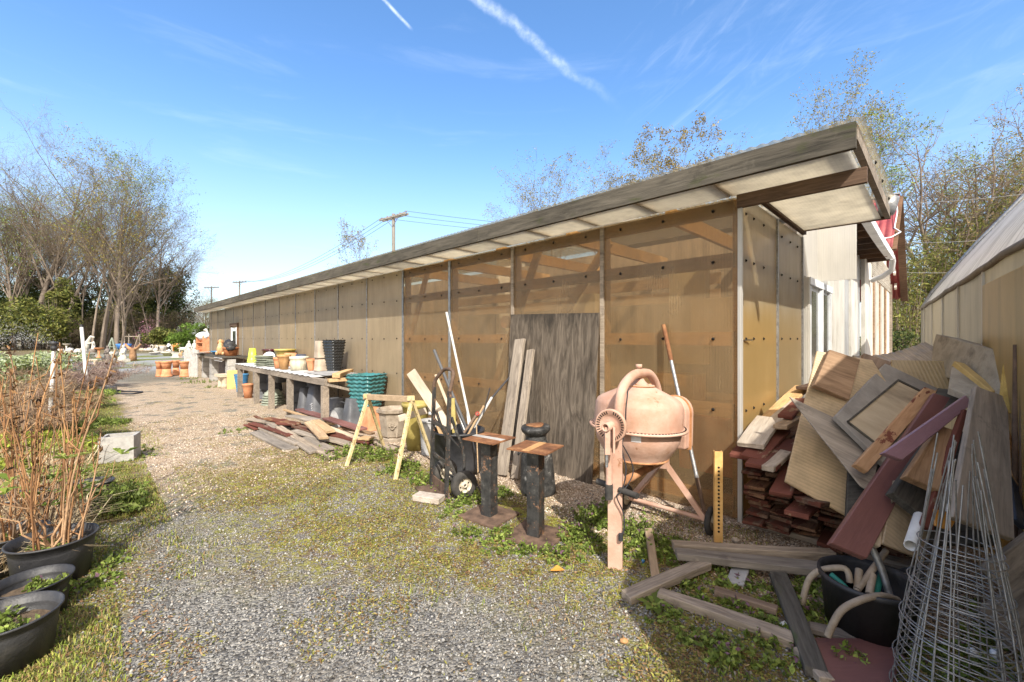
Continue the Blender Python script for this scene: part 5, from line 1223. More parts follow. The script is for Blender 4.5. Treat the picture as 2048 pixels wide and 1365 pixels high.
# =====================================================================  SAWHORSE
FL, BL, FR, BR = G(692,933), G(768,897), G(790,960), G(866,923)
tl = P(729,794,5.08); trr = P(826,799,4.58)
swo = (FL+BR)/2
sw = thing('sawhorse', 'yellow folding leg sawhorse with a rust stained wooden beam', 'sawhorse', (swo.x, swo.y, 0))
o = MB().bar(tl-swo, trr-swo, .05, .065).build('beam', MT['tan_wood'], sw); bevel(o, .006, 2)
for foot, top, s_ in ((FL, tl.lerp(trr, .07), 1), (BL, tl.lerp(trr, .07), -1), (FR, tl.lerp(trr, .97), 1), (BR, tl.lerp(trr, .97), -1)):
    a = foot-swo; b_ = top-swo; ax = (b_-a).normalized(); upv = (trr-tl).normalized()
    lg = MB().bar(a, b_, .040, .012, upv.cross(ax)).bar(a+upv*.02, b_+upv*.02, .006, .03, upv.cross(ax)).build('leg', MT['yellow_paint'], sw)
    nrm = upv.cross(ax)
    if nrm.y > 0: nrm = -nrm
    for k in range(9):
        q = a.lerp(b_, .25+k*.075)+nrm*.0085
        MB().lathe([(.0,0), (.0045,0), (.0045,.002), (.0,.002)], 8, Matrix.Translation(q) @ nrm.to_track_quat('Z','Y').to_matrix().to_4x4()).build('hole', MT['dark_hole'], lg)
for top in (tl.lerp(trr, .06), tl.lerp(trr, .96)):
    q = top-swo; MB().box(q+Vector((0,0,.012)), (.075, .075, .045), Matrix.Rotation(.3, 3, 'Z')).build('bracket', MT['yellow_paint'], sw)
plank(P(797,838,4.75), P(852,822,4.95), .075, .03, MT['pale_plank'], 'pale board end resting behind the sawhorse legs', up=(0,-1,.1))
# =====================================================================  POT TABLE
TS, TO = 8.4, .55
tb_ = thing('pot_table', 'long weathered timber table with wavy metal top along the shed wall', 'table', WL(TS, TO, 0), WROT)
gw = MT['grey_wood']
corr(-2.85, 2.30, -.44, .36, .795, .80, .26, .007, 'top_sheet', MT['sheet_metal'], tb_, seg=10)
MB().box((1.95, .0, .812), (.9, .55, .012), Matrix.Rotation(.05, 3, 'Z')).build('loose_sheet', MT['slate'], tb_)
for x0, x1 in ((-2.8, -.35), (-.34, 2.80)):
    o = MB().box(((x0+x1)/2, -.405, .735), (x1-x0, .045, .10)).build('front_rail', gw, tb_)
MB().box((0, .34, .735), (5.5, .045, .10)).build('back_rail', gw, tb_)
for x in (-2.45, -1.03, .035, 1.14, 2.75):
    o = MB().box((x, -.40, .34), (.085, .095, .68)).build('leg', gw, tb_); MB().box((x, .33, .34), (.085, .09, .68)).build('leg', gw, tb_)
MB().box((2.76, .0, .76), (.09, .72, .05)).build('end_rail', MT['tan_wood'], tb_)
MB().bar((2.80, -.38, .70), (2.80, .35, .47), .04, .09, (1,0,0)).build('end_brace', gw, tb_)
for x in (-1.7, -.5, .6, 1.7): MB().box((x, 0, .745), (.045, .76, .06)).build('cross_rail', gw, tb_)

def sqw(a, j=0, p=6): return 1/((abs(math.cos(a))**p+abs(math.sin(a))**p)**(1/p))
def potprof(r0, r1, h, rim=.04, lip=1.06, fill=.82):
    return [(.0,0), (r0,0), (r0*.4+r1*.6, h*.6), (r1, h-rim), (r1*lip, h-rim*.9), (r1*lip, h), (r1*.93, h), (r1*.9, h*fill), (.0, h*fill)]
def pot(label, loc, r0, r1, h, m, name='flower_pot', cat='pot', inv=False, n=26, wob=None, rim=.04, lip=1.06, group=None, rz=0, tilt=None, prof=None, fill=.82):
    M = Matrix.Rotation(rz, 4, 'Z')
    if inv: M = Matrix.Translation((0,0,h)) @ Matrix.Rotation(math.pi, 4, 'X') @ M
    o = MB().lathe(prof or potprof(r0, r1, h, rim, lip, fill), n, M, wob=wob, smooth=wob is None or n > 12).build(name, MT[m] if isinstance(m, str) else m)
    o.location = loc
    if tilt: o.rotation_euler = tilt
    return tag(o, label, cat, group)
def onT(u, v, z=.806): return G(u, v, z)
PT = 'pots standing on the pot table'
pot('tall lime green pot standing upside down at the far end of the table', onT(505,725), .07, .12, .36, 'lime', inv=True, group=PT, rim=.02)
ST = 'ceramic saucers stacked on the table'
for k in range(6):
    pot('sage green ribbed saucer in the taller stack beside the lime pot', onT(530,732)+Vector((rng.uniform(-.01,.01), 0, k*.038)), .15, .21-.003*(5-k), .036, 'sage_plate', name='saucer', cat='saucer', group=ST, rim=.012, fill=.5)
for k in range(4):
    pot('small sage saucer in the short stack behind the tan pot', onT(547,733)+Vector((0, .05, k*.036)), .10, .15, .034, 'sage_plate', name='saucer', cat='saucer', group=ST, rim=.012, fill=.5)
p_ = onT(527,728)+Vector((-.05, .35, .12)); pot('pale glass bowl tilted up behind the saucer stack', p_, .05, .13, .08, 'white_vinyl', name='bowl', cat='bowl', tilt=(R(60), 0, .3), group=PT)
pot('dark wine red glazed pot behind the saucers', G(541,724,.81), .14, .19, .33, 'maroon_glaze', group=PT)
pot('glossy black square pot beside the wine red one', G(553,725,.81), .10, .15, .26, 'black_glaze', wob=sqw, n=32, group=PT)
pot('olive yellow wide pot at the back of the table', G(570,729,.81), .13, .22, .36, 'olive_pot', group=PT)
pot('terracotta bowl turned upside down at the back', G(581,731,.81), .12, .19, .28, 'terracotta', inv=True, group=PT, rim=.03)
pot('dark blue bowl upside down behind the cream pot', G(602,733,.81), .10, .20, .26, 'navy', inv=True, group=PT, rim=.03)
pot('tan textured flared pot in the middle of the table', onT(568,739), .075, .12, .29, 'tan_pot', group=PT, rim=.05)
pot('small rusty brown pot touching the tan flared pot', onT(556,737), .06, .085, .22, 'terracotta', group=PT)
pot('squat cream pot with vertical ribs', onT(598,740), .15, .16, .26, 'cream_pot', group=PT, rim=.05, wob=lambda a, j: 1+.012*math.sin(a*24) if 0 < j < 4 else 1, n=96)
pot('six sided orange terracotta pot at the front of the table', onT(624,741), .075, .115, .22, 'terracotta', group=PT, n=6, wob=lambda a, j: 1.0, rim=.045, lip=1.05)
for k, (zz, hh) in enumerate(((0, .24), (.24, .32))):
    pot(('lower' if k == 0 else 'upper')+' tan square plastic pot of the pair before the black stack', G(643,742,.81)+Vector((0, .02, zz)), .105, .12, hh, 'tan_plastic', inv=True, wob=sqw, n=32, group=PT, rim=.02, lip=1.03, rz=WROT)
def ribbed(label, loc, r0, r1, h, nr_, m, rz, group, name='ribbed_pot'):
    prof = [(.0, 0)]
    for i in range(nr_*4+1):
        f = i/(nr_*4); prof.append(((r0+(r1-r0)*f)*(1+.065*math.sin(f*nr_*2*math.pi)), h*f))
    prof += [(r1*1.03, h), (r1*.93, h), (r1*.8, h*.85), (.0, h*.85)]
    b = MB(); b.lathe(prof, 64, Matrix.Rotation(rz, 4, 'Z'), wob=lambda a, j: sqw(a, 0, 9))
    for i, p in enumerate(b.v):   # wavy ribs
        if 1 < i/64 < len(prof)-4: p.z += .010*math.sin(math.atan2(p.y, p.x)*14)
    o = b.build(name, m); o.location = loc; return tag(o, label, 'pot', group)
bq = G(668,743,.806); bh = .58
RB = 'ribbed square pots nested in stacks'
ribbed('stack of black wavy ribbed square pots on the table end', bq, .09, .155, bh, 11, MT['black_glaze'], WROT+.3, RB, 'pot_stack')
plank(G(672,752,.83), G(700,742,.83), .12, .07, MT['tan_wood'], 'short thick wood offcut on the right end of the table', up=(0,0,1))
tqz = G(728,856); ribbed('tall stack of teal wavy ribbed square pots at the table end', (tqz.x-.02, tqz.y+.18, 0), .125, .245, .83, 13, MT['teal'], WROT+.42, RB, 'pot_stack')

# under the table
UT = 'grey pots stacked upside down under the table'
def under(s, o, label, r0, r1, h, nn, m='grey_plastic', sq=True, step=.20):
    for k in range(nn):
        pot(label, WL(s, o, k*step*1.0), r0, r1, h, m, inv=True, n=32, wob=sqw if sq else None, group=UT, rim=.01, lip=1.02, rz=WROT+.25)
under(10.25, .62, 'dark grey square pot in the stack near the far table leg', .13, .17, .30, 3)
under(9.95, .45, 'darker grey square pot beside the far table leg stack', .13, .17, .30, 3, 'black_plastic')
under(7.75, .66, 'grey square pot in the stack between the two middle legs', .14, .19, .30, 3)
under(7.45, .42, 'grey square pot in the hidden middle stack behind a leg', .14, .19, .30, 3)
pot('tall grey tapered planter upside down near the middle leg', WL(7.05, .74), .09, .15, .52, 'grey_plastic', inv=True, wob=sqw, n=32, rim=.01, group=UT, rz=WROT)
pot('large grey tapered planter upside down left of the table end leg', WL(6.62, .68), .13, .23, .60, 'grey_plastic', inv=True, wob=sqw, n=32, rim=.01, group=UT, rz=WROT)
pot('grey rounded bell shaped planter beside the table end leg', WL(6.05, .60), .12, .24, .42, 'grey_plastic', inv=True, rim=.02, group=UT)
pot('grey tapered planter at the near end under the table', WL(5.55, .55), .09, .16, .46, 'grey_plastic', inv=True, wob=sqw, n=32, rim=.01, group=UT, rz=WROT)
pot('pale grey hanging square pot showing below the table top', WL(9.15, .55, .45), .09, .17, .26, 'grey_plastic', wob=sqw, n=32, rim=.02, group=UT, rz=WROT)
ar = MB()
for k in range(13):
    a0, a1 = R(15*k), R(15*(k+1))
    if k == 12: break
    vs = [(math.cos(a)*r_, y, math.sin(a)*r_) for y in (-.06, .06) for a, r_ in ((a0, .17), (a1, .17), (a1, .26), (a0, .26))]
    ar.add(vs, [(0,1,2,3), (7,6,5,4), (3,2,6,7), (1,0,4,5)])
o = ar.build('grey_arch', MT['slate']); o.location = WL(5.85, .80, 0); o.rotation_euler = (0, 0, WROT); tag(o, 'light grey half ring edging piece under the near table end', 'edging')
for k in range(5):
    pot('striped green bowl in the upside down heap under the table', WL(9.05, .72, k*.05), .10, .23-.01*k, .12, 'sage_plate', name='bowl', cat='bowl', inv=True, group='green bowls heaped under the table', rim=.02, fill=.5)
dk = MB(); 
for i in range(9):
    for j in range(5):
        dk.box((i*.03-.12+j*.012, 0, j*.035), (.016, .004, .016))
o = dk.build('mesh_grate', MT['white_metal']); o.location = WL(6.55, .86, .12); o.rotation_euler = (0, R(-20), WROT); tag(o, 'pale perforated grate leaning on the large grey planter', 'grate')

# by the table's near end
urn = thing('stone_urn', 'eight sided tan stone planter with a raised quatrefoil', 'planter', tuple(G(781,886)+Vector((0,.18,0))), R(8))
oc = lambda a, j: 1.0
MB().lathe([(.0,0), (.165,0), (.165,.035), (.15,.05), (.172,.07), (.21,.36), (.215,.38), (.245,.40), (.25,.44), (.225,.445), (.20,.40), (.185,.30), (.0,.30)], 8, Matrix.Rotation(R(22.5), 4, 'Z'), smooth=False, wob=oc).build('bowl', MT['urn_stone'], urn)
MB().lathe([(.0,.31), (.185,.315)], 8, Matrix.Rotation(R(22.5), 4, 'Z'), smooth=False).build('soil', MT['tan_wood'], urn)
qf = MB()
for k in range(4):
    a = k*math.pi/2; c = Vector((.034*math.cos(a), 0, .034*math.sin(a)))
    qf.tube([c+Vector((.026*math.cos(t), 0, .026*math.sin(t))) for t in [a-2.3+i*.46 for i in range(11)]], .0065, 6)
qf.tube([Vector((.02*math.cos(t), 0, .02*math.sin(t))) for t in [i*.628 for i in range(11)]], .006, 6)
o = qf.build('quatrefoil', MT['urn_stone'], urn); o.location = (0, -.182, .24); o.rotation_euler = (R(-8), 0, 0)
for s_ in (-1, 1): MB().box((s_*.055, -.160, .10), (.012, .012, .07)).build('moulding', MT['urn_stone'], urn)
pot('square terracotta planter upside down beside the teal stack', G(738,862)+Vector((0,.12,0)), .10, .14, .34, 'terracotta', inv=True, wob=sqw, n=32, rim=.01, rz=.7)
pot('orange glazed barrel pot lying on its side behind the urn', G(752,840)+Vector((.0,.35,.24)), .17, .22, .34, 'orange_glaze', tilt=(R(95), 0, R(-20)), fill=.15)
pot('tall olive yellow pot behind the sawhorse', G(826,906)+Vector((0,.16,0)), .11, .17, .60, 'olive_pot', rim=.05)
pr_ = [(.0,0)]
for i in range(14): pr_ += [(.105+.002*i, .028*i+.004), (.113+.002*i, .028*i+.022)]
pr_ += [(.135,.40), (.145,.405), (.145,.42), (.12,.42), (.11,.36), (.0,.36)]
pot('ridged grey stack of nested pots beside the black pot', G(858,914)+Vector((0,.11,0)), 0, 0, .42, 'slate', prof=pr_, name='pot_stack', n=30)
pot('matt black pot between the ridged stack and the hand truck', G(880,912)+Vector((0,.2,0)), .13, .17, .40, 'black_plastic')
pot('crumpled pale grey lid on top of the ridged stack', G(852,900)+Vector((0,.2,.46)), .10, .14, .04, 'white_metal', name='lid', cat='lid', tilt=(R(12), R(8), 0))

# =====================================================================  FAR SHED END: WORKBENCH AND GOODS
wb = thing('work_bench', 'cluttered workbench on concrete blocks by the far door', 'bench', WL(15.9, .42, 0), WROT)
MB().box((0, 0, .86), (4.2, .66, .05)).build('top', MT['dark_wood'], wb)
MB().box((.0, -.30, .80), (4.1, .04, .07)).build('rail', gw, wb)
for x in (1.95, -.4, -1.9):
    for z in (.1, .3, .5, .7): MB().box((x, -.10, z), (.36, .20, .19)).build('concrete_block', MT['concrete'], wb)
MB().box((-2.0, .0, .42), (.06, .6, .84)).build('leg', gw, wb); MB().box((1.3, .1, .42), (.09, .09, .84)).build('leg', gw, wb)
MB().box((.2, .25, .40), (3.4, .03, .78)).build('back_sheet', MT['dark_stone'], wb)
MB().box((1.5, -.335, .83), (1.1, .012, .012)).box((1.5, -.335, .74), (1.1, .01, .01)).build('wire_shelf', MT['white_metal'], wb)
def onB(s, o, z=.886): return WL(s, o, z)
dg = thing('dog_statue', 'tan and brown sitting dog statue on the workbench', 'statue', onB(14.9, .60), R(210))
dm = MB(); dm.blob((0,0,.17), (.10,.13,.18), 2, .1).blob((0,-.07,.30), (.075,.08,.11), 3, .08).blob((0,-.12,.43), (.07,.085,.075), 4, .06).blob((0,-.20,.41), (.04,.06,.035), 5, .05)
for s_ in (-1, 1): dm.tube([(s_*.05,-.11,.26), (s_*.055,-.13,.10), (s_*.055,-.15,.0)], [.035,.028,.032], 8).blob((s_*.08,.05,.06), (.05,.11,.06), 6, .1)
dm.build('body', MT['dog_tan'], dg); em = MB()
for s_ in (-1, 1): em.blob((s_*.07,-.09,.42), (.02,.04,.065), 7, .1)
em.build('ear', MT['brown_carved'], dg)
pot('brown pot under a black sack on the workbench', onB(14.25, .45), .16, .21, .26, 'terracotta_dark')
o = MB().blob((0,0,0), (.26,.16,.10), 9, .5, 3).build('black_sack', MT['black_plastic']); o.location = onB(14.2, .48, 1.22); o.rotation_euler = (R(10), R(30), WROT); tag(o, 'crumpled black plastic sack slumped over the brown pot', 'sack')
pot('blue and white glazed bowl beside the dog statue', onB(15.6, .55), .09, .17, .13, 'blue_glaze', name='bowl', cat='bowl')
o = MB().box((0,0,0), (.9,.5,.012)).build('metal_sheet', MT['sheet_metal']); o.location = WL(16.9, .75, .93); o.rotation_euler = (R(8), R(-4), WROT); tag(o, 'loose pale metal sheet hanging off the far bench end', 'sheet')
o = MB().box((0,0,.5), (.75,.05,1.0)).box((.34,0,.5), (.06,.07,1.0)).build('upright_panel', MT['concrete']); q = G(383,754); o.location = q; o.rotation_euler = (0, 0, R(-20)); tag(o, 'pale upright panel standing at the far bench end', 'panel')
bn = thing('stone_bench', 'small rough stone bench in front of the workbench', 'bench', tuple(G(446,776)), R(-40))
MB().box((0,0,.36), (.55,.28,.07)).build('seat', MT['buff_stone'], bn)
for s_ in (-1, 1): MB().lathe([(.0,0), (.11,0), (.08,.08), (.075,.25), (.10,.325), (.0,.325)], 10, Matrix.Translation((s_*.16,0,0))).build('leg', MT['buff_stone'], bn)
o = MB().box((0,0,.26), (.26,.22,.52)).build('carton', MT['box_yellow']); bevel(o, .01); o.location = G(466,778); o.rotation_euler = (0,0,R(25)); tag(o, 'tall mustard yellow box between the stone bench and table', 'box')
pr2 = [(.0,0)]
for i in range(9): pr2 += [(.10+.007*i, .05*i+.005), (.115+.007*i, .05*i+.038)]
pr2 += [(.17,.46), (.18,.48), (.15,.48), (.14,.4), (.0,.4)]
pot('bright blue ribbed pot by the first table leg', G(478,786)+Vector((0,.1,0)), 0, 0, .48, 'blue_glaze', prof=pr2)
pot('small terracotta pot tucked behind the first table leg', WL(10.55, .85), .08, .12, .34, 'terracotta')
TP = 'terracotta pots stacked by the path'
for k, (u, w_) in enumerate(((318,.10), (333,.165), (352,.12), (369,.15))):
    q = G(u, 754-(k == 2)*3)
    pot('lower terracotta pot turned upside down in the pot row by the path, carrying another', q, w_*.8, w_, .29, 'terracotta', inv=True, rim=.05, group=TP)
    pot('upper terracotta pot of the pot row by the path, standing on another', q+Vector((0,0,.292)), w_*.78, w_*1.05, .29, 'terracotta', rim=.06, group=TP)
pot('small white flowered pot before the terracotta row end', G(371,753), .10, .14, .2, 'pale_stone')

# =====================================================================  STATUARY YARD
YD = 'garden ornaments in the far yard'
def px(u, v, w_, h_):   # base point and sizes from sighted width and height
    q = G(u, max(v, 702.5)); k = q.y/F; return q, w_*k, h_*k
def orn(kind, label, u, v, w_, h_, m, rz=0.0, cat=None):
    q, W, Hh = px(u, v, w_, h_); t = thing(kind, label, cat or kind.replace('_', ' '), tuple(q), rz, YD); m = MT[m]; r_ = W/2
    if kind == 'birdbath':
        MB().lathe([(.0,0), (r_*.55,0), (r_*.5,Hh*.08), (r_*.25,Hh*.15), (r_*.2,Hh*.5), (r_*.3,Hh*.8), (.0,Hh*.8)], 14).build('pedestal', m, t)
        MB().lathe([(.0,Hh*.78), (r_*.5,Hh*.82), (r_,Hh*.97), (r_,Hh), (r_*.85,Hh*.97), (.0,Hh*.88)], 20).build('bowl', m, t)
    elif kind == 'garden_bowl':
        MB().lathe([(.0,0), (r_*.5,0), (r_*.9,Hh*.7), (r_,Hh*.8), (r_,Hh), (r_*.88,Hh), (r_*.7,Hh*.6), (.0,Hh*.5)], 24).build('bowl', m, t)
    elif kind == 'figure_statue':
        MB().box((0,0,Hh*.08), (W*.9,W*.8,Hh*.16)).build('plinth', m, t)
        b = MB().lathe([(r_*.55,Hh*.16), (r_*.6,Hh*.3), (r_*.42,Hh*.5), (r_*.55,Hh*.68), (r_*.45,Hh*.77), (r_*.18,Hh*.82), (.0,Hh*.83)], 12, wob=lambda a, j: 1+.15*math.sin(3*a+j)).blob((0,0,Hh*.9), (r_*.28,r_*.28,Hh*.10), u, .15)
        b.tube([(r_*.5,0,Hh*.72), (r_*.75,-r_*.3,Hh*.55), (r_*.3,-r_*.6,Hh*.5)], r_*.14, 6).tube([(-r_*.5,0,Hh*.72), (-r_*.8,-r_*.2,Hh*.52), (-r_*.4,-r_*.5,Hh*.4)], r_*.14, 6); b.build('figure', m, t)
    elif kind == 'animal_statue':
        b = MB().blob((0,0,Hh*.55), (r_*.75,r_*.34,Hh*.22), u, .12).blob((r_*.82,0,Hh*.86), (r_*.24,r_*.18,Hh*.13), u+1, .1).tube([(r_*.5,0,Hh*.62), (r_*.8,0,Hh*.85)], [r_*.26,r_*.16], 8).blob((r_*1.05,0,Hh*.82), (r_*.14,r_*.1,Hh*.06), 2, .1)
        for sx in (-.55, .5):
            for sy in (-.2, .2): b.tube([(sx*r_,sy*r_,Hh*.5), (sx*r_*1.05,sy*r_,Hh*.25), (sx*r_,sy*r_,0)], [r_*.15,r_*.09,r_*.1], 6)
        b.tube([(-r_*.7,0,Hh*.62), (-r_*1.1,0,Hh*.55)], [r_*.07,r_*.04], 6); b.build('body', m, t)
    elif kind == 'swan_planter':
        MB().blob((0,0,Hh*.3), (r_*.9,r_*.6,Hh*.3), u, .1).build('body', m, t)
        MB().tube(sm([(r_*.6,0,Hh*.3), (r_*.9,0,Hh*.7), (r_*.6,0,Hh*.98), (r_*.3,0,Hh*.85), (r_*.2,0,Hh*.75)]), r_*.13, 8).build('neck', m, t)
    elif kind == 'stone_bench':
        MB().box((0,0,Hh*.9), (W,W*.35,Hh*.2)).build('seat', m, t)
        for s_ in (-1, 1): MB().box((s_*W*.33,0,Hh*.4), (W*.12,W*.28,Hh*.8)).build('leg', m, t)
    elif kind == 'plinth':
        MB().box((0,0,Hh*.08), (W,W*.9,Hh*.16)).box((0,0,Hh*.5), (W*.72,W*.65,Hh*.68)).box((0,0,Hh*.92), (W*.95,W*.85,Hh*.16)).build('block', m, t)
    elif kind == 'garden_urn':
        MB().lathe([(.0,0), (r_*.6,0), (r_*.6,Hh*.08), (r_*.25,Hh*.2), (r_*.5,Hh*.35), (r_*.95,Hh*.75), (r_,Hh*.95), (r_*.85,Hh), (.0,Hh*.9)], 18).build('body', m, t)
    elif kind == 'rock':
        MB().blob((0,0,Hh*.4), (r_,r_*.7,Hh*.6), u, .4, 2.5, 8).build('stone', m, t)
    return t
orn('plinth', 'tan stone pedestal carrying the rearing horse', 172, 722, 22, 16, 'pale_stone')
hq = G(172, 722); k_ = hq.y/F
hr = thing('horse_statue', 'white rearing horse statue on a pedestal left of the path', 'statue', (hq.x, hq.y, 16*k_), .3, YD)
s_ = k_*34
b = MB().blob((0,0,.42*s_), (.16*s_,.14*s_,.26*s_), 1, .1).tube([(.06*s_,0,.58*s_), (.16*s_,0,.82*s_), (.22*s_,0,.95*s_)], [.12*s_,.08*s_,.07*s_], 8).tube([(.20*s_,0,.95*s_), (.40*s_,0,.90*s_)], [.075*s_,.04*s_], 8)
for yy in (-.08, .08):
    b.tube([(.10*s_,yy*s_,.52*s_), (.34*s_,yy*s_,.60*s_), (.36*s_,yy*s_,.42*s_)], [.06*s_,.045*s_,.04*s_], 6).tube([(-.05*s_,yy*s_,.28*s_), (.06*s_,yy*s_,.14*s_), (-.02*s_,yy*s_,0)], [.09*s_,.05*s_,.05*s_], 6)
b.build('body', MT['pale_stone'], hr)
MB().tube([(-.1*s_,0,.3*s_), (-.28*s_,0,.2*s_), (-.26*s_,0,0)], [.05*s_,.06*s_,.03*s_], 6).build('tail', MT['pale_stone'], hr)
for a in [
 ('figure_statue','small white figure beside the rearing horse',187,714,11,31,'pale_stone'),
 ('garden_urn','dark urn before the leaning pale trunk',186,716,13,18,'dark_stone'),
 ('birdbath','terracotta coloured birdbath among the tall stems',198,716,16,20,'terracotta'),
 ('figure_statue','dark bearded figure statue right of the birdbath',215,720,16,28,'dark_stone'),
 ('garden_urn','grey urn at the foot of the leaning sapling',228,722,15,18,'concrete'),
 ('figure_statue','white carved wheel topped statue at the path edge',247,724,18,34,'pale_stone'),
 ('animal_statue','white low creature statue before the wheel topped one',241,724,12,14,'pale_stone'),
 ('garden_bowl','white shallow bowl low on the grass left of the path',207,741,24,6,'pale_stone'),
 ('figure_statue','white bust above the shallow bowl',204,738,8,16,'pale_stone'),
 ('stone_bench','pale stone bench behind the right white pipe',180,731,26,12,'buff_stone'),
 ('stone_bench','terracotta topped low wall left of the horse',150,716,20,6,'terracotta'),
 ('garden_bowl','long pale trough left of the horse pedestal',145,711,22,7,'pale_stone'),
 ('rock','pale boulder in the row at the far left of the yard',128,708,14,8,'pale_stone'),
 ('rock','grey boulder next to the pale one at the far left',140,705,16,9,'concrete'),
 ('rock','white rock behind the trough',155,706,12,8,'pale_stone'),
 ('garden_urn','white urn at the spray edge',122,712,10,14,'pale_stone'),
 ('birdbath','pale birdbath beyond the trough',133,704,12,16,'pale_stone'),
 ('swan_planter','left white swan planter facing its twin',299,704,13,14,'pale_stone'),
 ('swan_planter','right white swan planter of the pair',311,705,13,14,'pale_stone'),
 ('garden_bowl','large shallow white dish in front of the white ornaments',335,712,22,8,'pale_stone'),
 ('plinth','white square block right of the shallow dish',352,715,13,9,'pale_stone'),
 ('animal_statue','orange fox like statue standing among the white ones',353,702,18,20,'fox_orange'),
 ('animal_statue','white lion statue crouching before the orange animal',366,707,17,16,'pale_stone'),
 ('figure_statue','white seated figure left of the orange shelf',378,708,14,26,'pale_stone'),
 ('figure_statue','tall white statue by the upright panel',389,712,13,32,'pale_stone'),
 ('figure_statue','black and white striped upright statue',338,704,8,22,'zebra'),
 ('stone_bench','pale stone slab bench at the back of the ornaments',322,699,26,12,'buff_stone'),
 ('stone_bench','grey slab bench behind the swans',318,695,18,10,'concrete'),
 ('garden_bowl','low white bowl with a cream rim left of the dish',316,709,12,6,'pale_stone'),
 ('animal_statue','small tan animal statue below the lion',361,716,10,14,'dog_tan'),
 ('animal_statue','little white lamb statue behind the dish',328,704,11,11,'pale_stone'),
 ('garden_urn','white urn between swans and striped statue',325,706,9,13,'pale_stone'),
 ('rock','pale rock beneath the swing frame',284,700,12,6,'buff_stone'),
 ('rock','white stone left of the swans',290,701,8,5,'pale_stone'),
 ('garden_bowl','grey trough between swans and dish',308,710,16,5,'concrete'),
 ('figure_statue','small white figure at the back of the ornaments',345,699,7,14,'pale_stone'),
 ('birdbath','white birdbath behind the orange animal',360,700,10,14,'pale_stone'),
 ('rock','white rock at the right of the ornaments',372,714,10,7,'pale_stone')]:
    orn(*a, rz=rng.uniform(-.5, .5), cat={'figure_statue':'statue','animal_statue':'statue'}.get(a[0]))
q, W, Hh = px(266, 722, 16, 34); t = thing('carved_stump', 'brown carved tree stump sculpture with spreading top at the path', 'sculpture', tuple(q), 0, YD)
MB().lathe([(.0,0), (W*.42,0), (W*.34,Hh*.3), (W*.30,Hh*.6), (W*.38,Hh*.75), (.0,Hh*.76)], 14, wob=lambda a, j: 1+.12*math.sin(4*a+j*2)).build('trunk', MT['brown_carved'], t)
for sx in (-1, 1): MB().tube([(0,0,Hh*.62), (sx*W*.6,0,Hh*.78), (sx*W*.95,0,Hh*.98)], [W*.22,W*.16,W*.12], 8).build('branch', MT['terracotta'] if sx < 0 else MT['brown_carved'], t)
q, W, Hh = px(264, 702, 28, 34); t = thing('swing_frame', 'grey timber frame standing behind the carved stump', 'frame', tuple(q), .1, YD)
for sx in (-.5, -.2, .5): MB().box((sx*W, 0, Hh/2), (W*.06, W*.06, Hh)).build('post', gw, t)
MB().box((0, 0, Hh*.86), (W, W*.06, W*.06)).build('beam', gw, t); MB().bar((.12*W, 0, Hh*.1), (.46*W, 0, Hh*.95), W*.05, W*.05).build('brace', gw, t)
q, W, Hh = px(271, 700, 26, 10); t = thing('blue_boat', 'bright blue covered tub under the timber frame', 'tub', tuple(q+Vector((0,-1.5,.25))), .1, YD)
MB().lathe([(.0,0), (W*.42,0), (W*.5,Hh*.8), (W*.53,Hh), (W*.3,Hh*1.05), (.0,Hh*1.1)], 18, sq=.6).build('cover', MT['blue_tarp'], t)
q, W, Hh = px(224, 712, 22, 36); t = thing('garden_obelisk', 'pale teal pyramid trellis beside the leaning sapling', 'trellis', tuple(q), .4, YD)
for sx, sy in ((-1,-1), (1,-1), (1,1), (-1,1)): MB().bar((sx*W*.4, sy*W*.4, 0), (0, 0, Hh), W*.07, W*.07).build('leg', MT['sage_plate'], t)
for z in (.25, .5): 
    for a in range(4):
        c = [(-1,-1), (1,-1), (1,1), (-1,1)]; f = W*.4*(1-z); MB().bar((c[a][0]*f, c[a][1]*f, z*Hh), (c[(a+1) % 4][0]*f, c[(a+1) % 4][1]*f, z*Hh), W*.05, W*.05).build('rung', MT['sage_plate'], t)
# orange shelf of terracotta by the far shed corner
q = Vector((-17.3, 23.9, 0)); t = thing('pot_shelf', 'orange shelf rack of terracotta under clear plastic by the far shed corner', 'shelf', q, R(-35))
for z in (.15, .7, 1.2): MB().box((0, 0, z), (.95, .4, .05)).build('shelf', MT['terracotta'], t)
for sx in (-.45, .45): MB().box((sx, 0, .8), (.06, .38, 1.6)).build('side', MT['terracotta'], t)
MB().blob((0, 0, 1.55), (.55, .28, .22), 4, .3).build('plastic_cover', MT['white_vinyl'], t)
for k in range(6): pot('terracotta pot on the orange shelf rack', q+Vector((math.cos(R(-35))*(-.3+.3*(k % 3)), math.sin(R(-35))*(-.3+.3*(k % 3)), (.73, 1.23)[k//3])), .10, .13, .24, 'terracotta', group='pots on the orange shelf rack')
qg = P(416, 660, 25); t = thing('crane_statue', 'white crane statue peeking over the shelf at the shed corner', 'statue', (qg.x, qg.y, 0), 0, YD)
MB().lathe([(.0,0), (.2,0), (.16,.5), (.14,1.2), (.0,1.25)], 10).build('base', MT['pale_stone'], t); MB().tube(sm([(0,0,1.2), (.05,0,1.5), (-.05,0,1.8), (-.12,0,1.95), (-.22,0,1.9)]), .06, 8).build('neck', MT['pale_stone'], t)
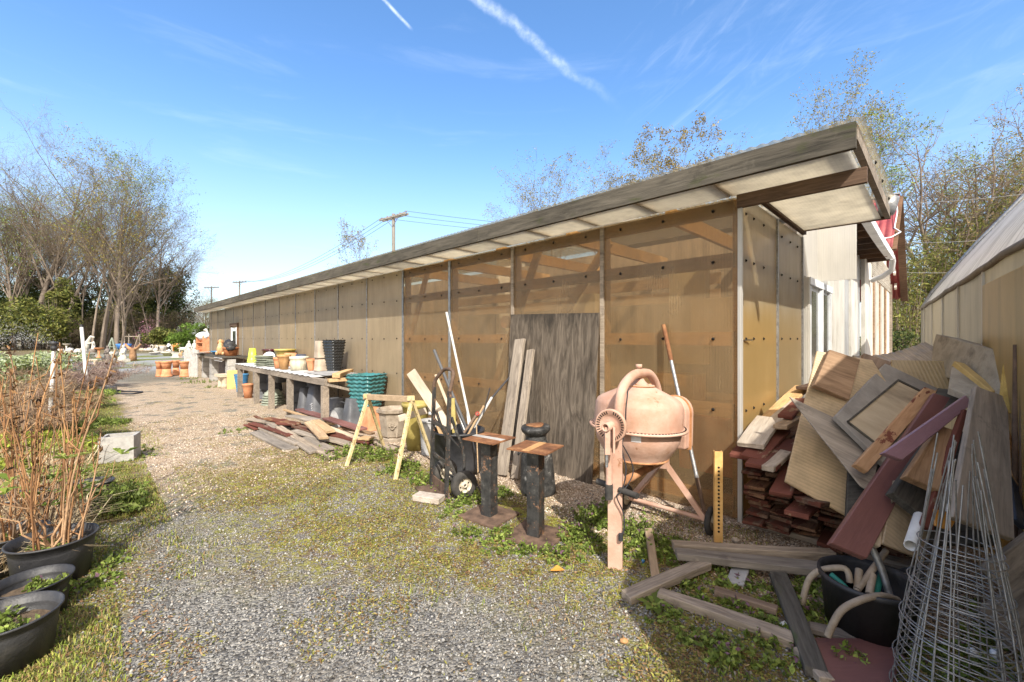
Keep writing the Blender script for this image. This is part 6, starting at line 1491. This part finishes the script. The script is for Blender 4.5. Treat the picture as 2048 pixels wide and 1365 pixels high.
# =====================================================================  LEFT VERGE: NURSERY POTS AND SHRUBS
NP = 'black nursery pots along the left verge'
def npot(label, x, y, r_, h, m='black_plastic', soil_z=.66):
    t = thing('nursery_pot', label, 'pot', (x, y, 0), rng.random()*6, NP)
    MB().lathe([(.0,.005), (r_*.82,.0), (r_*.93,h*.80), (r_*.935,h*.84), (r_*.95,h*.845), (r_*.955,h*.89), (r_*.97,h*.895), (r_*.985,h*.955), (r_*1.03,h*.96), (r_*1.03,h), (r_*.985,h*1.0), (r_*.93,h*.8), (r_*.915,h*.78), (r_*.925,h*.76), (r_*.90,h*.72), (r_*.8,h*.4), (.0,h*.4)], 48, wob=lambda a, j: 1+.012*math.sin(2*a+j*.1)).build('wall', MT[m], t)
    b = MB(); vs = [(0, 0, h*soil_z+.01)]; n_ = 40
    for k in range(1, 5):
        for i in range(n_):
            a = 2*math.pi*i/n_; q = r_*.90*k/4; vs.append((q*math.cos(a), q*math.sin(a), h*soil_z+.012*mnoise.noise(Vector((q*20*math.cos(a), q*20*math.sin(a), x*7)))))
    b.add(vs, [(0, 1+i, 1+(i+1) % n_) for i in range(n_)]+[(1+(k-1)*n_+i, 1+k*n_+i, 1+k*n_+(i+1) % n_, 1+(k-1)*n_+(i+1) % n_) for k in range(1, 4) for i in range(n_)], True)
    b.build('soil', MT['soil'], t); return t
POTS = [('grey black ribbed pot nearest the viewer at the lower left', -2.20, 1.86, .170, .21), ('black pot with low weeds behind the nearest ribbed pot', -2.43, 2.16, .15, .19),
        ('largest black pot holding the tall brown stalks', -2.69, 2.50, .19, .25), ('black pot at the left edge beside the nearest ribbed pot', -2.72, 2.04, .16, .19),
        ('black pot left of the tall stalk pot', -3.06, 2.58, .18, .24), ('smaller black pot on the grass behind the tall stalk pot', -3.5, 3.55, .14, .22), ('black pot half hidden in straw behind the stalks', -3.75, 3.25, .16, .22),
        ('black pot far back by the white pipe', -8.3, 7.6, .25, .25)]
for p in POTS: npot(*p)

LG1 = [(.20,.27,.05), (.29,.36,.08), (.14,.20,.035)]; LG2 = [(.12,.17,.03), (.19,.25,.05), (.26,.31,.08), (.10,.13,.03)]
def weeds_np(clumps, cols, lsz=(.010,.024), purple=.0, seed=1):
    """low leafy weeds: stems with whorls of small round leaves"""
    rg = np.random.default_rng(seed); cs = []; sz = []; cc = []; polys = []
    for (x, y, z0, rad, h, n_) in clumps:
        for _ in range(n_):
            a = rg.uniform(0, 6.28); q = rad*math.sqrt(rg.uniform(0, 1)); bx, by = x+q*math.cos(a), y+q*math.sin(a)
            hh = h*rg.uniform(.35, 1.0)*(1-.5*q/rad); lx, ly = rg.normal(0, .25, 2)*hh
            polys.append([(Vector((bx, by, z0-.005)), .0022), (Vector((bx+lx*.5, by+ly*.5, z0+hh*.6)), .0018), (Vector((bx+lx, by+ly, z0+hh)), .001)])
            m = max(4, int(hh/.012)); 
            for k in range(m):
                f = (k+rg.uniform())/m
                for j in range(2):
                    aa = rg.uniform(0, 6.28); d = rg.uniform(.004, .022)*(1.25-f*.6)
                    cs.append((bx+lx*f*f+d*math.cos(aa), by+ly*f*f+d*math.sin(aa), z0+hh*f)); sz.append(rg.uniform(*lsz)*(1.1-.4*f))
                    c = np.array(cols[rg.integers(0, len(cols))])*(1+rg.normal()*.18)
                    if purple and f > .8 and rg.uniform() < purple: c = np.array((.22,.12,.16))
                    cc.append(np.clip(c, .01, 1))
    V, Fc = tubes_np(polys, 3); v2, f2, c2 = quads(np.array(cs), np.array(sz), np.array(cc), .3, 1.0, rg)
    cl = np.vstack([np.full((len(V), 3), (.12,.14,.04)), c2])
    return np.vstack([V, v2]), np.vstack([Fc, f2+len(V)]), cl
pw = []
for (lab, x, y, r_, h) in POTS[:5]:
    for _ in range(4 if r_ > .2 else 3): pw.append((x+rng.uniform(-.5,.5)*r_, y+rng.uniform(-.5,.5)*r_, h*.67, r_*.38, .08, 9))
V, Fc, cl = weeds_np(pw, LG1+LG2, (.010,.024), .1, 5); tag(mesh_np('pot_weeds', V, Fc, MT['leaf'], col=cl), 'small green weeds sprouting in the nursery pots', 'weeds', kind='stuff')
# tall brown stalks
SH = 'tall brown stalked shrubs at the left'
def stalks(label, x, y, z0, n_, hs, lean_, seed, leaves=8):
    t = thing('stalk_shrub', label, 'shrub', (x, y, z0), 0, SH); rg = random.Random(seed); b = MB(); gb = MB(); tips = []; hd_ = []
    for i in range(n_):
        a = rg.random()*6.28; q = rg.uniform(.02, .12); p = Vector((q*math.cos(a), q*math.sin(a), 0)); L = rg.uniform(*hs)
        d = Vector((math.cos(a)*rg.uniform(.02, lean_), math.sin(a)*rg.uniform(.02, lean_), 1)).normalized(); pts = [p]; k = 8
        for j in range(k):
            d = (d+Vector((rg.gauss(0, .05), rg.gauss(0, .05), .05))).normalized(); p = p+d*(L/k); pts.append(p)
        r_ = rg.uniform(.0028, .0055); (b if rg.random() < .72 else gb).tube(pts, [r_*(1.15-.5*j/k)*(1.18 if j % 2 else 1) for j in range(k+1)], 6); tips.append(p)
        if rg.random() < .75:
            for _ in range(rg.randint(10, 34)): hd_.append(tuple(pts[-1-int(abs(rg.gauss(0, 1.3))) % 5].lerp(pts[-2], rg.random()*.4)+Vector((rg.gauss(0,.011), rg.gauss(0,.011), rg.gauss(-.01,.03)))))
        for _ in range(rg.randint(1, 4)):
            q0 = pts[rg.randint(1, 6)]; dd = Vector((rg.gauss(0, 1), rg.gauss(0, 1), .9)).normalized(); b.tube([q0, q0+dd*.1, q0+dd*.16+Vector((0,0,.12))], [.004, .003, .002], 5)
    for i in range(9):   # crooked grey basal branches
        a = rg.random()*6.28; p = Vector((0, 0, 0)); pts = [p]
        for j in range(6): p = p+Vector((math.cos(a)*.028+rg.gauss(0,.025), math.sin(a)*.028+rg.gauss(0,.025), rg.uniform(.03, .10))); pts.append(p)
        gb.tube(pts, [.008-.001*j for j in range(7)], 6); tips.append(p)
    b.build('stems', MT['stalk'], t); gb.build('grey_stems', MT['rough_brown'], t)
    V_, F_, c_ = quads(np.array(hd_), .017*nr.uniform(.5, 1.4, len(hd_)), palette(len(hd_), [(.14,.07,.03), (.22,.12,.05), (.08,.045,.025)]), 0, .7); mesh_np('dry_leaves', V_, F_, MT['straw'], col=c_, parent=t)
    cs = []; 
    lf = MB()
    for i in range(leaves):
        p = tips[-1-i % 5]+Vector((rg.gauss(0,.03), rg.gauss(0,.03), rg.gauss(0,.05)))
        for k in range(5):
            a = k*1.26+rg.random(); dd = Vector((math.cos(a), math.sin(a), rg.uniform(.0, .7))).normalized(); s_ = dd.cross(Vector((0,0,1))).normalized(); L = rg.uniform(.07, .12)
            lf.add([p, p+dd*L*.5+s_*L*.17+Vector((0,0,.01)), p+dd*L-Vector((0,0,.012)), p+dd*L*.5-s_*L*.17+Vector((0,0,.01))], [(0,1,2,3)], True)
    if leaves:
        vv = np.array([tuple(q) for q in lf.v]); mesh_np('leaves', vv, np.array(lf.f), MT['leaf'], col=np.repeat(palette(len(vv)//4, [(.22,.28,.05), (.33,.37,.09), (.12,.17,.03)]), 4, axis=0), parent=t)
    return t
stalks('dense brown stalked shrub rising from the largest black pot', -2.69, 2.50, .16, 12, (.70, 1.24), .14, 3, 6)
stalks('brown stalked shrub at the left reaching above the horizon', -3.06, 2.60, .15, 10, (.7, 1.24), .15, 7, 5)
stalks('reddish stalked shrub behind the others leaning to the path', -3.45, 3.15, .02, 11, (.7, 1.45), .14, 12, 5)
stalks('short leafy shrub with big glossy leaves at the left edge', -3.1, 2.75, .0, 6, (.3, .7), .5, 18, 10)

# white irrigation pipes, sprinkler and spray
WPG = 'white irrigation standpipes in the left bed'
a = G(97,888); b_ = P(108,702,5.75); t = thing('standpipe', 'near white irrigation pipe with black sprinkler head', 'pipe', a, 0, 0 or WPG)
MB().tube([(0,0,0), (b_-a)*.5, (b_-a)], .022, 12).build('pipe', MT['pvc'], t); MB().tube([(b_-a)*.52, (b_-a)*.56], .030, 12).build('coupling', MT['galv'], t)
MB().lathe([(.0,0), (.03,0), (.035,.05), (.02,.07), (.045,.09), (.05,.11), (.0,.13)], 12, Matrix.Translation(b_-a)).build('sprinkler_head', MT['black_plastic'], t)
a2 = G(176,792); b2 = P(163,655,10.6); t = thing('standpipe', 'far white irrigation pipe leaning slightly beside the path', 'pipe', a2, 0, WPG)
MB().tube([(0,0,0), (b2-a2)*.5, (b2-a2)], .036, 12).build('pipe', MT['pvc'], t); MB().tube([(b2-a2)*.985, (b2-a2)*1.04], .03, 8).build('sprinkler_head', MT['black_plastic'], t)
n_ = 3000; f = nr.uniform(0, 1, n_)**.6; hd0 = np.array(tuple(b_+Vector((0,0,.10)))); tgt = np.array(tuple(P(-40, 655, 6.6)))
ctr = hd0+(tgt-hd0)*f[:, None]+nr.normal(size=(n_, 3))*(.015+.24*f[:, None])*np.array((1, 1.4, .7)); ctr[:, 2] -= .10*f**3
V, Fc, cl = quads(ctr, nr.uniform(.002, .0055, n_), np.full((n_, 3), .8), 0, .8); tag(mesh_np('water_spray', V, Fc, MT['leaf'], col=cl), 'fine white water spray blowing left from the sprinkler', 'spray', kind='stuff')

bp = thing('concrete_planter', 'pale concrete block planter in the grass beside the stalks', 'planter', tuple(G(224,925)+Vector((0,.1,0))), R(28))
MB().box((0,-.12,.15), (.31,.03,.29)).box((0,.12,.145), (.31,.03,.29)).box((-.14,0,.145), (.03,.21,.288)).box((.14,0,.145), (.03,.21,.288)).build('wall', MT['concrete'], bp)
MB().box((0,0,.12), (.25,.21,.22)).build('soil', MT['soil'], bp)
o = MB().box((0,0,.08), (.3,.2,.14)).lathe([(.0,.15), (.09,.15), (.07,.2), (.0,.21)], 12).build('metal_bin', MT['galv']); o.location = G(216,785); tag(o, 'small pale metal bin with lid at the far path edge', 'bin')
hose([G(200,770,.02), G(222,778,.02), G(250,783,.02), G(285,784,.02), G(262,788,.02), G(225,787,.02)], .018, MT['wire'], 'black hose curled at the far left edge of the path', 'garden_hose', 'hose', None)

# bushes of the left bed
LB = 'plants of the left bed'
PALE = [(.36,.42,.24), (.28,.34,.15), (.46,.50,.34), (.22,.26,.09)]; TANB = [(.34,.24,.14), (.42,.31,.19), (.25,.17,.10), (.30,.20,.15)]; PUR = [(.26,.18,.16), (.33,.24,.21), (.22,.15,.12), (.36,.28,.22)]
YGR = [(.26,.30,.04), (.34,.36,.06), (.17,.21,.03), (.22,.24,.04)]
for k, (lab, x, y, rad, n_, ls, cols, asp) in enumerate([
    ('pale green bush wet from the spray at the left edge', -12.0, 9.9, (1.0,.9,.60), 5200, .045, PALE, .8),
    ('pale leafy bush right of the spray', -12.6, 11.4, (1.0,.9,.5), 4200, .045, PALE, .8),
    ('pale green bush far left under the grove', -13.8, 12.0, (2.2,1.2,.62), 5200, .055, PALE, .8),
    ('tan leafless twiggy bush in the left bed', -7.6, 6.9, (1.3,.8,.46), 6500, .085, TANB, .10),
    ('tan dry bush at the left edge behind the stalks', -6.3, 5.6, (.9,.7,.40), 4800, .075, TANB, .10),
    ('purple brown twiggy bush by the right white pipe', -10.6, 10.4, (.8,.7,.34), 5200, .09, PUR, .10),
    ('low purple brown brush beyond the near white pipe', -12.2, 12.2, (1.8,.8,.40), 5200, .10, PUR, .10),
    ('bright yellow green low plants before the tan bush', -5.6, 5.0, (.9,.5,.15), 2600, .035, YGR, .8),
    ('yellow green low plants at the left edge mid bed', -4.9, 4.1, (.7,.45,.14), 2200, .032, YGR, .8),
    ('bright green clump near the far white pipe', -8.7, 8.6, (.8,.6,.20), 3000, .04, LG1, .5),
    ('grassy green clump left of the concrete planter', -5.9, 5.8, (.6,.5,.16), 2400, .045, LG2, .4),
    ('low leafy plants under the tall stalks', -3.4, 3.5, (.45,.35,.12), 1500, .03, LG2, .7),
    ('sparse leafy plants around the smaller black pot', -4.1, 4.0, (.4,.4,.12), 1300, .028, LG1, .7)]):
    make_bush('bed_plant', lab, 'plant', (x, y, 0), rad, n_, ls, cols, 300+k, 14, LB, aspect=asp)
def blades(n_, pos, hmin, hmax, cols, wid=.0035, droop=.5, seed=0, z0=0.0):
    rg = np.random.default_rng(seed); pos = np.asarray(pos); n_ = len(pos)
    h = rg.uniform(hmin, hmax, n_); a = rg.uniform(0, 6.28, n_); l = h*rg.uniform(.1, droop, n_)
    d = np.stack([np.cos(a), np.sin(a), np.zeros(n_)], 1); s_ = np.stack([-np.sin(a), np.cos(a), np.zeros(n_)], 1)
    w_ = wid*rg.uniform(.6, 1.5, n_)
    B = np.column_stack([pos[:, 0], pos[:, 1], np.full(n_, z0)])
    mid = B+d*(l*.35)[:, None]+np.array((0,0,1))*(h*.62)[:, None]; tip = B+d*l[:, None]+np.array((0,0,1))*(h*(1-.25*droop))[:, None]
    V = np.stack([B-s_*w_[:, None], B+s_*w_[:, None], mid+s_*w_[:, None]*.7, mid-s_*w_[:, None]*.7, tip], 1).reshape(-1, 3)
    i = np.arange(n_)*5
    Fc = np.concatenate([np.stack([i, i+1, i+2, i+3], 1), np.stack([i+3, i+2, i+4, i+4], 1)])
    tri = np.stack([i+3, i+2, i+4], 1)
    return V, np.stack([i, i+1, i+2, i+3], 1), tri, np.repeat(palette(n_, cols, .2, rg), 5, axis=0)
def blade_obj(name, label, pos, hmin, hmax, cols, mat_='leaf', **kw):
    V, q, tri, cl = blades(len(pos), pos, hmin, hmax, cols, **kw)
    q2 = np.stack([tri[:, 0], tri[:, 1], tri[:, 2]], 1)
    # one mesh of triangles
    T = np.concatenate([q[:, [0,1,2]], q[:, [0,2,3]], q2]); return tag(mesh_np(name, V, T, MT[mat_], col=cl), label, name.replace('_', ' '), kind='stuff')
def px_pts(n_, u0, u1, v0, v1, seed):
    rg = np.random.default_rng(seed); out = []
    for _ in range(n_):
        q = G(rg.uniform(u0, u1), rg.uniform(v0, v1)); out.append((q.x, q.y))
    return np.array(out)
def wl_pts(n_, s0, s1, o0, o1, thr=None, fr=1.3, seed=0, power=1.0):
    rg = np.random.default_rng(seed); out = []
    while len(out) < n_:
        s_ = s0+(s1-s0)*rg.uniform()**power; o_ = rg.uniform(o0, o1); q = P0+D*s_-E*o_
        if thr is not None:
            v = mnoise.noise(Vector((q.x*fr, q.y*fr, 3.3)))*.6+mnoise.noise(Vector((q.x*fr*4, q.y*fr*4, 9.1)))*.4
            if v < thr+rg.normal()*.12: continue
        if q.y < .9: continue
        out.append((q.x, q.y))
    return np.array(out)
GRC = [(.22,.28,.045), (.31,.35,.06), (.37,.38,.085), (.16,.21,.035), (.42,.35,.15), (.31,.20,.085)]
blade_obj('verge_grass', 'short yellow green grass of the left verge', np.vstack([wl_pts(16000, 1.0, 3.0, 3.45, 4.5, .0, 2.2, seed=1), wl_pts(30000, 2.6, 7, 3.1, 4.4, -.12, 2.0, seed=11), wl_pts(18000, 7, 15, 3.1, 4.6, -.2, seed=2), wl_pts(1500, 2.0, 8, 2.85, 3.2, .14, seed=3)]), .010, .040, GRC, wid=.0022, droop=1.0, seed=4)
blade_obj('bed_grass', 'longer mixed grass between the plants of the left bed', np.vstack([wl_pts(16000, 1.5, 9, 4.3, 7.5, -.2, seed=5), wl_pts(9000, 8, 18, 4.2, 8.5, -.15, seed=6)]), .04, .16, GRC+[(.3,.22,.11), (.40,.30,.17)], wid=.005, droop=.8, seed=7)
blade_obj('dry_straw', 'pale dry straw tangled in the left bed', np.vstack([wl_pts(15000, 2.2, 6.5, 4.4, 6.8, .02, .9, seed=8), wl_pts(2500, 2.0, 3.6, 4.2, 5.0, None, seed=9), px_pts(5200, -60, 170, 900, 1075, 91), px_pts(1800, -60, 110, 1060, 1160, 92)]), .10, .36, [(.52,.40,.24), (.44,.32,.18), (.60,.49,.32), (.34,.24,.13)], 'straw', wid=.0035, droop=1.6, seed=10)

# =====================================================================  WEEDS, MOSS, LITTER, STONES
def gp(u, v): q = G(u, v); return q.x, q.y
WD = []
for u, v, r_, h, n_ in [(1185,1045,.16,.20,34), (1150,1075,.14,.16,30), (1215,1030,.12,.20,24), (1275,1065,.15,.17,34), (1300,1095,.14,.13,30), (1265,1110,.12,.12,24), (1180,1095,.12,.10,20), (1130,1115,.14,.08,26), (1340,1120,.12,.08,24),
    (945,1000,.14,.14,36), (915,1010,.12,.10,26), (1003,990,.10,.14,22), (970,1005,.10,.09,20), (935,1075,.12,.09,22), (1005,1075,.10,.11,20), (1040,1100,.10,.08,20), (1085,1110,.12,.07,22), (985,1095,.12,.07,22), (900,1030,.12,.06,22),
    (700,905,.22,.16,34), (735,915,.24,.17,40), (770,915,.22,.18,36), (810,940,.2,.17,34), (830,958,.16,.14,28), (790,945,.2,.14,30), (665,915,.18,.12,24), (745,895,.2,.15,26), (850,970,.14,.13,26), (880,978,.13,.13,22), (640,900,.16,.1,18),
    (1420,1150,.12,.08,26), (1370,1180,.12,.07,22), (1480,1160,.13,.08,28), (1530,1190,.12,.07,24), (1450,1210,.12,.06,24), (1500,1240,.12,.07,24), (1545,1275,.12,.08,26), (1400,1290,.10,.10,22), (1460,1320,.12,.12,30), (1610,1185,.12,.10,26), (1620,1230,.1,.1,24), (1570,1320,.1,.08,22), (1350,1090,.1,.07,22),
    (1860,1330,.14,.10,36), (1950,1340,.14,.10,36), (2010,1300,.14,.12,30), (1700,1330,.06,.14,12), (1990,1240,.14,.1,30), (1330,1240,.1,.06,20),
    (400,765,.5,.14,40), (380,758,.4,.10,30), (430,775,.3,.10,22), (470,862,.25,.06,22), (262,918,.22,.08,16), (235,940,.16,.07,12), (280,900,.2,.06,12), (215,1130,.12,.07,24), (205,1165,.10,.07,24), (160,1180,.07,.06,14)]:
    x, y = gp(u, v); WD.append((x, y, 0, r_, h, n_))
V, Fc, cl = weeds_np(WD, LG1+LG2, (.011,.026), .22, 21); tag(mesh_np('weeds', V, Fc, MT['leaf'], col=cl), 'leafy green weeds growing in clumps over the gravel', 'weeds', kind='stuff')
# creeping moss and clover over the gravel
mp_ = np.vstack([wl_pts(15000, -1.2, 1.2, .75, 2.0, .08, 1.6, seed=31), wl_pts(24000, .8, 5.0, .75, 2.9, .08, 1.6, seed=35), wl_pts(5000, -1.0, 3.2, 1.7, 2.7, .26, 1.6, seed=32), wl_pts(6000, 3.5, 13, 1.0, 3.1, .28, 1.2, seed=33), wl_pts(5000, -1.6, .6, .1, 2.0, .08, 1.8, seed=34), wl_pts(14000, 1.2, 7, 3.1, 4.2, .02, 2.0, seed=36)])
n_ = len(mp_); ctr = np.column_stack([mp_, nr.uniform(.003, .016, n_)])
V, Fc, cl = quads(ctr, nr.uniform(.005, .012, n_), palette(n_, [(.26,.25,.055), (.32,.30,.075), (.19,.20,.045), (.36,.28,.10), (.27,.17,.075), (.22,.13,.06)]), .6, .8)
tag(mesh_np('creeping_moss', V, Fc, MT['leaf'], col=cl), 'yellow green creeping moss and clover on the gravel', 'moss', kind='stuff')
blade_obj('grass_tufts', 'small grass tufts in the gravel', np.vstack([wl_pts(2600, -1.2, 4, .8, 2.4, .2, 1.7, seed=41), wl_pts(2200, -1.6, .5, .1, 2.2, .1, 2, seed=42)]), .012, .042, GRC, wid=.0022, droop=1.0, seed=43)
lp = np.vstack([wl_pts(3800, .8, 4.4, 3.2, 4.3, .05, 1.8, seed=51), wl_pts(2600, -1.2, 4.5, .6, 2.0, .05, 1.8, seed=52), wl_pts(1500, -1.5, .6, .1, 2.0, .0, seed=53), wl_pts(1500, 4.2, 7.5, 1.0, 2.6, .1, seed=54)])
n_ = len(lp); ctr = np.column_stack([lp, nr.uniform(.004, .014, n_)])
V, Fc, cl = quads(ctr, nr.uniform(.004, .016, n_), palette(n_, [(.28,.16,.08), (.20,.11,.06), (.38,.26,.15), (.14,.08,.045)]), .75, .5)
tag(mesh_np('wood_litter', V, Fc, MT['straw'], col=cl), 'brown bark bits and dry leaves scattered on the gravel', 'litter', kind='stuff')
# loose stones: flattened six point pebbles
def stones(name, label, pts, smin, smax, cols, seed):
    rg = np.random.default_rng(seed); n_ = len(pts); sz = rg.uniform(smin, smax, n_)*rg.choice([.7, 1, 1, 1.5], n_)
    base_ = np.array([(1,0,0), (0,1,0), (-1,0,0), (0,-1,0), (0,0,.55), (0,0,-.4)]); a = rg.uniform(0, 6.28, n_)
    Vv = base_[None]*sz[:, None, None]*rg.uniform(.6, 1.25, (n_, 6, 1)); tilt = rg.normal(0, .3, (n_, 2))
    x = Vv[..., 0]*np.cos(a)[:, None]-Vv[..., 1]*np.sin(a)[:, None]; y = Vv[..., 0]*np.sin(a)[:, None]+Vv[..., 1]*np.cos(a)[:, None]
    z = Vv[..., 2]+x*tilt[:, :1]+y*tilt[:, 1:]
    V = np.stack([x+pts[:, :1], y+pts[:, 1:], z+(sz*.22)[:, None]], 2).reshape(-1, 3)
    tri = np.array([(0,1,4), (1,2,4), (2,3,4), (3,0,4), (1,0,5), (2,1,5), (3,2,5), (0,3,5)])
    Fc = (tri[None]+(np.arange(n_)*6)[:, None, None]).reshape(-1, 3)
    tag(mesh_np(name, V, Fc, MT['stone'], col=np.repeat(palette(n_, cols, .22, rg), 6, axis=0)), label, 'gravel', kind='stuff')
GRY = [(.20,.195,.18), (.265,.255,.235), (.125,.12,.113), (.31,.295,.265), (.25,.215,.175), (.17,.168,.165)]
stones('grey_gravel', 'loose grey crushed stones on the path in the foreground', np.vstack([wl_pts(44000, -1.4, 3.4, 1.2, 3.6, -.6, seed=61), wl_pts(9000, -2, 1.2, .1, 2.4, None, seed=62)]), .0032, .0082, GRY, 63)
stones('tan_gravel', 'loose tan pea gravel along the wall and mid path', np.vstack([wl_pts(22000, -.6, 4.5, .02, .95, -.7, seed=64), wl_pts(16000, 3.2, 8.5, 1.2, 3.1, -.6, seed=65)]), .004, .009, [(.42,.32,.23), (.55,.45,.34), (.30,.21,.14), (.64,.55,.45), (.22,.16,.11)], 66)
pb = thing('litter_packet', 'crumpled white printed packet on the weeds by the dark plank', 'litter', tuple(G(1574,1256,.02)), .6, tilt=(R(35), R(8)))
MB().box((0,0,0), (.042,.055,.006)).build('wrapper', MT['paper'], pb)
q = G(1286,1123,.04); tag(MB().blob(q, (.010,.008,.012), 3, .4).build('blue_scrap', MT['blue_glaze'], origin=q), 'tiny bright blue plastic scrap in the weeds right of the mixer leg', 'scrap')
for k, (u, v, lab) in enumerate([(1115,1142,'curled orange dead leaf on the ground before the right pedestal'), (1248,1282,'small round brown pebble in the shade edge')]):
    q = G(u, v, .012)
    if k == 0:
        lf = MB().add([q+Vector(p) for p in ((-.045,0,.0), (-.01,-.025,.012), (.045,0,.004), (.0,.03,.02))], [(0,1,2), (0,2,3)], True).build('dead_leaf', MT['orange_glaze'], origin=q)
    else: lf = MB().blob(q, (.02,.015,.012), 4, .2).build('pebble', MT['tan_pot'], origin=q)
    tag(lf, lab, 'leaf' if k == 0 else 'pebble')
rosette = MB(); q = G(1308,1212,0)
for k in range(11):
    a = k*.571; L = .07+.03*(k % 3); d = Vector((math.cos(a), math.sin(a), .28)); s_ = Vector((-math.sin(a), math.cos(a), 0))
    rosette.add([q, q+d*L*.6+s_*L*.2+Vector((0,0,.01)), q+d*L, q+d*L*.6-s_*L*.2+Vector((0,0,.01))], [(0,1,2,3)], True)
vv = np.array([tuple(p-q) for p in rosette.v]); o = mesh_np('dock_weed', vv, np.array(rosette.f), MT['leaf'], col=np.repeat(palette(11, LG2), 4, axis=0)); o.location = q
tag(o, 'broad leaved rosette weed at the left end of the rotten beam', 'weed')
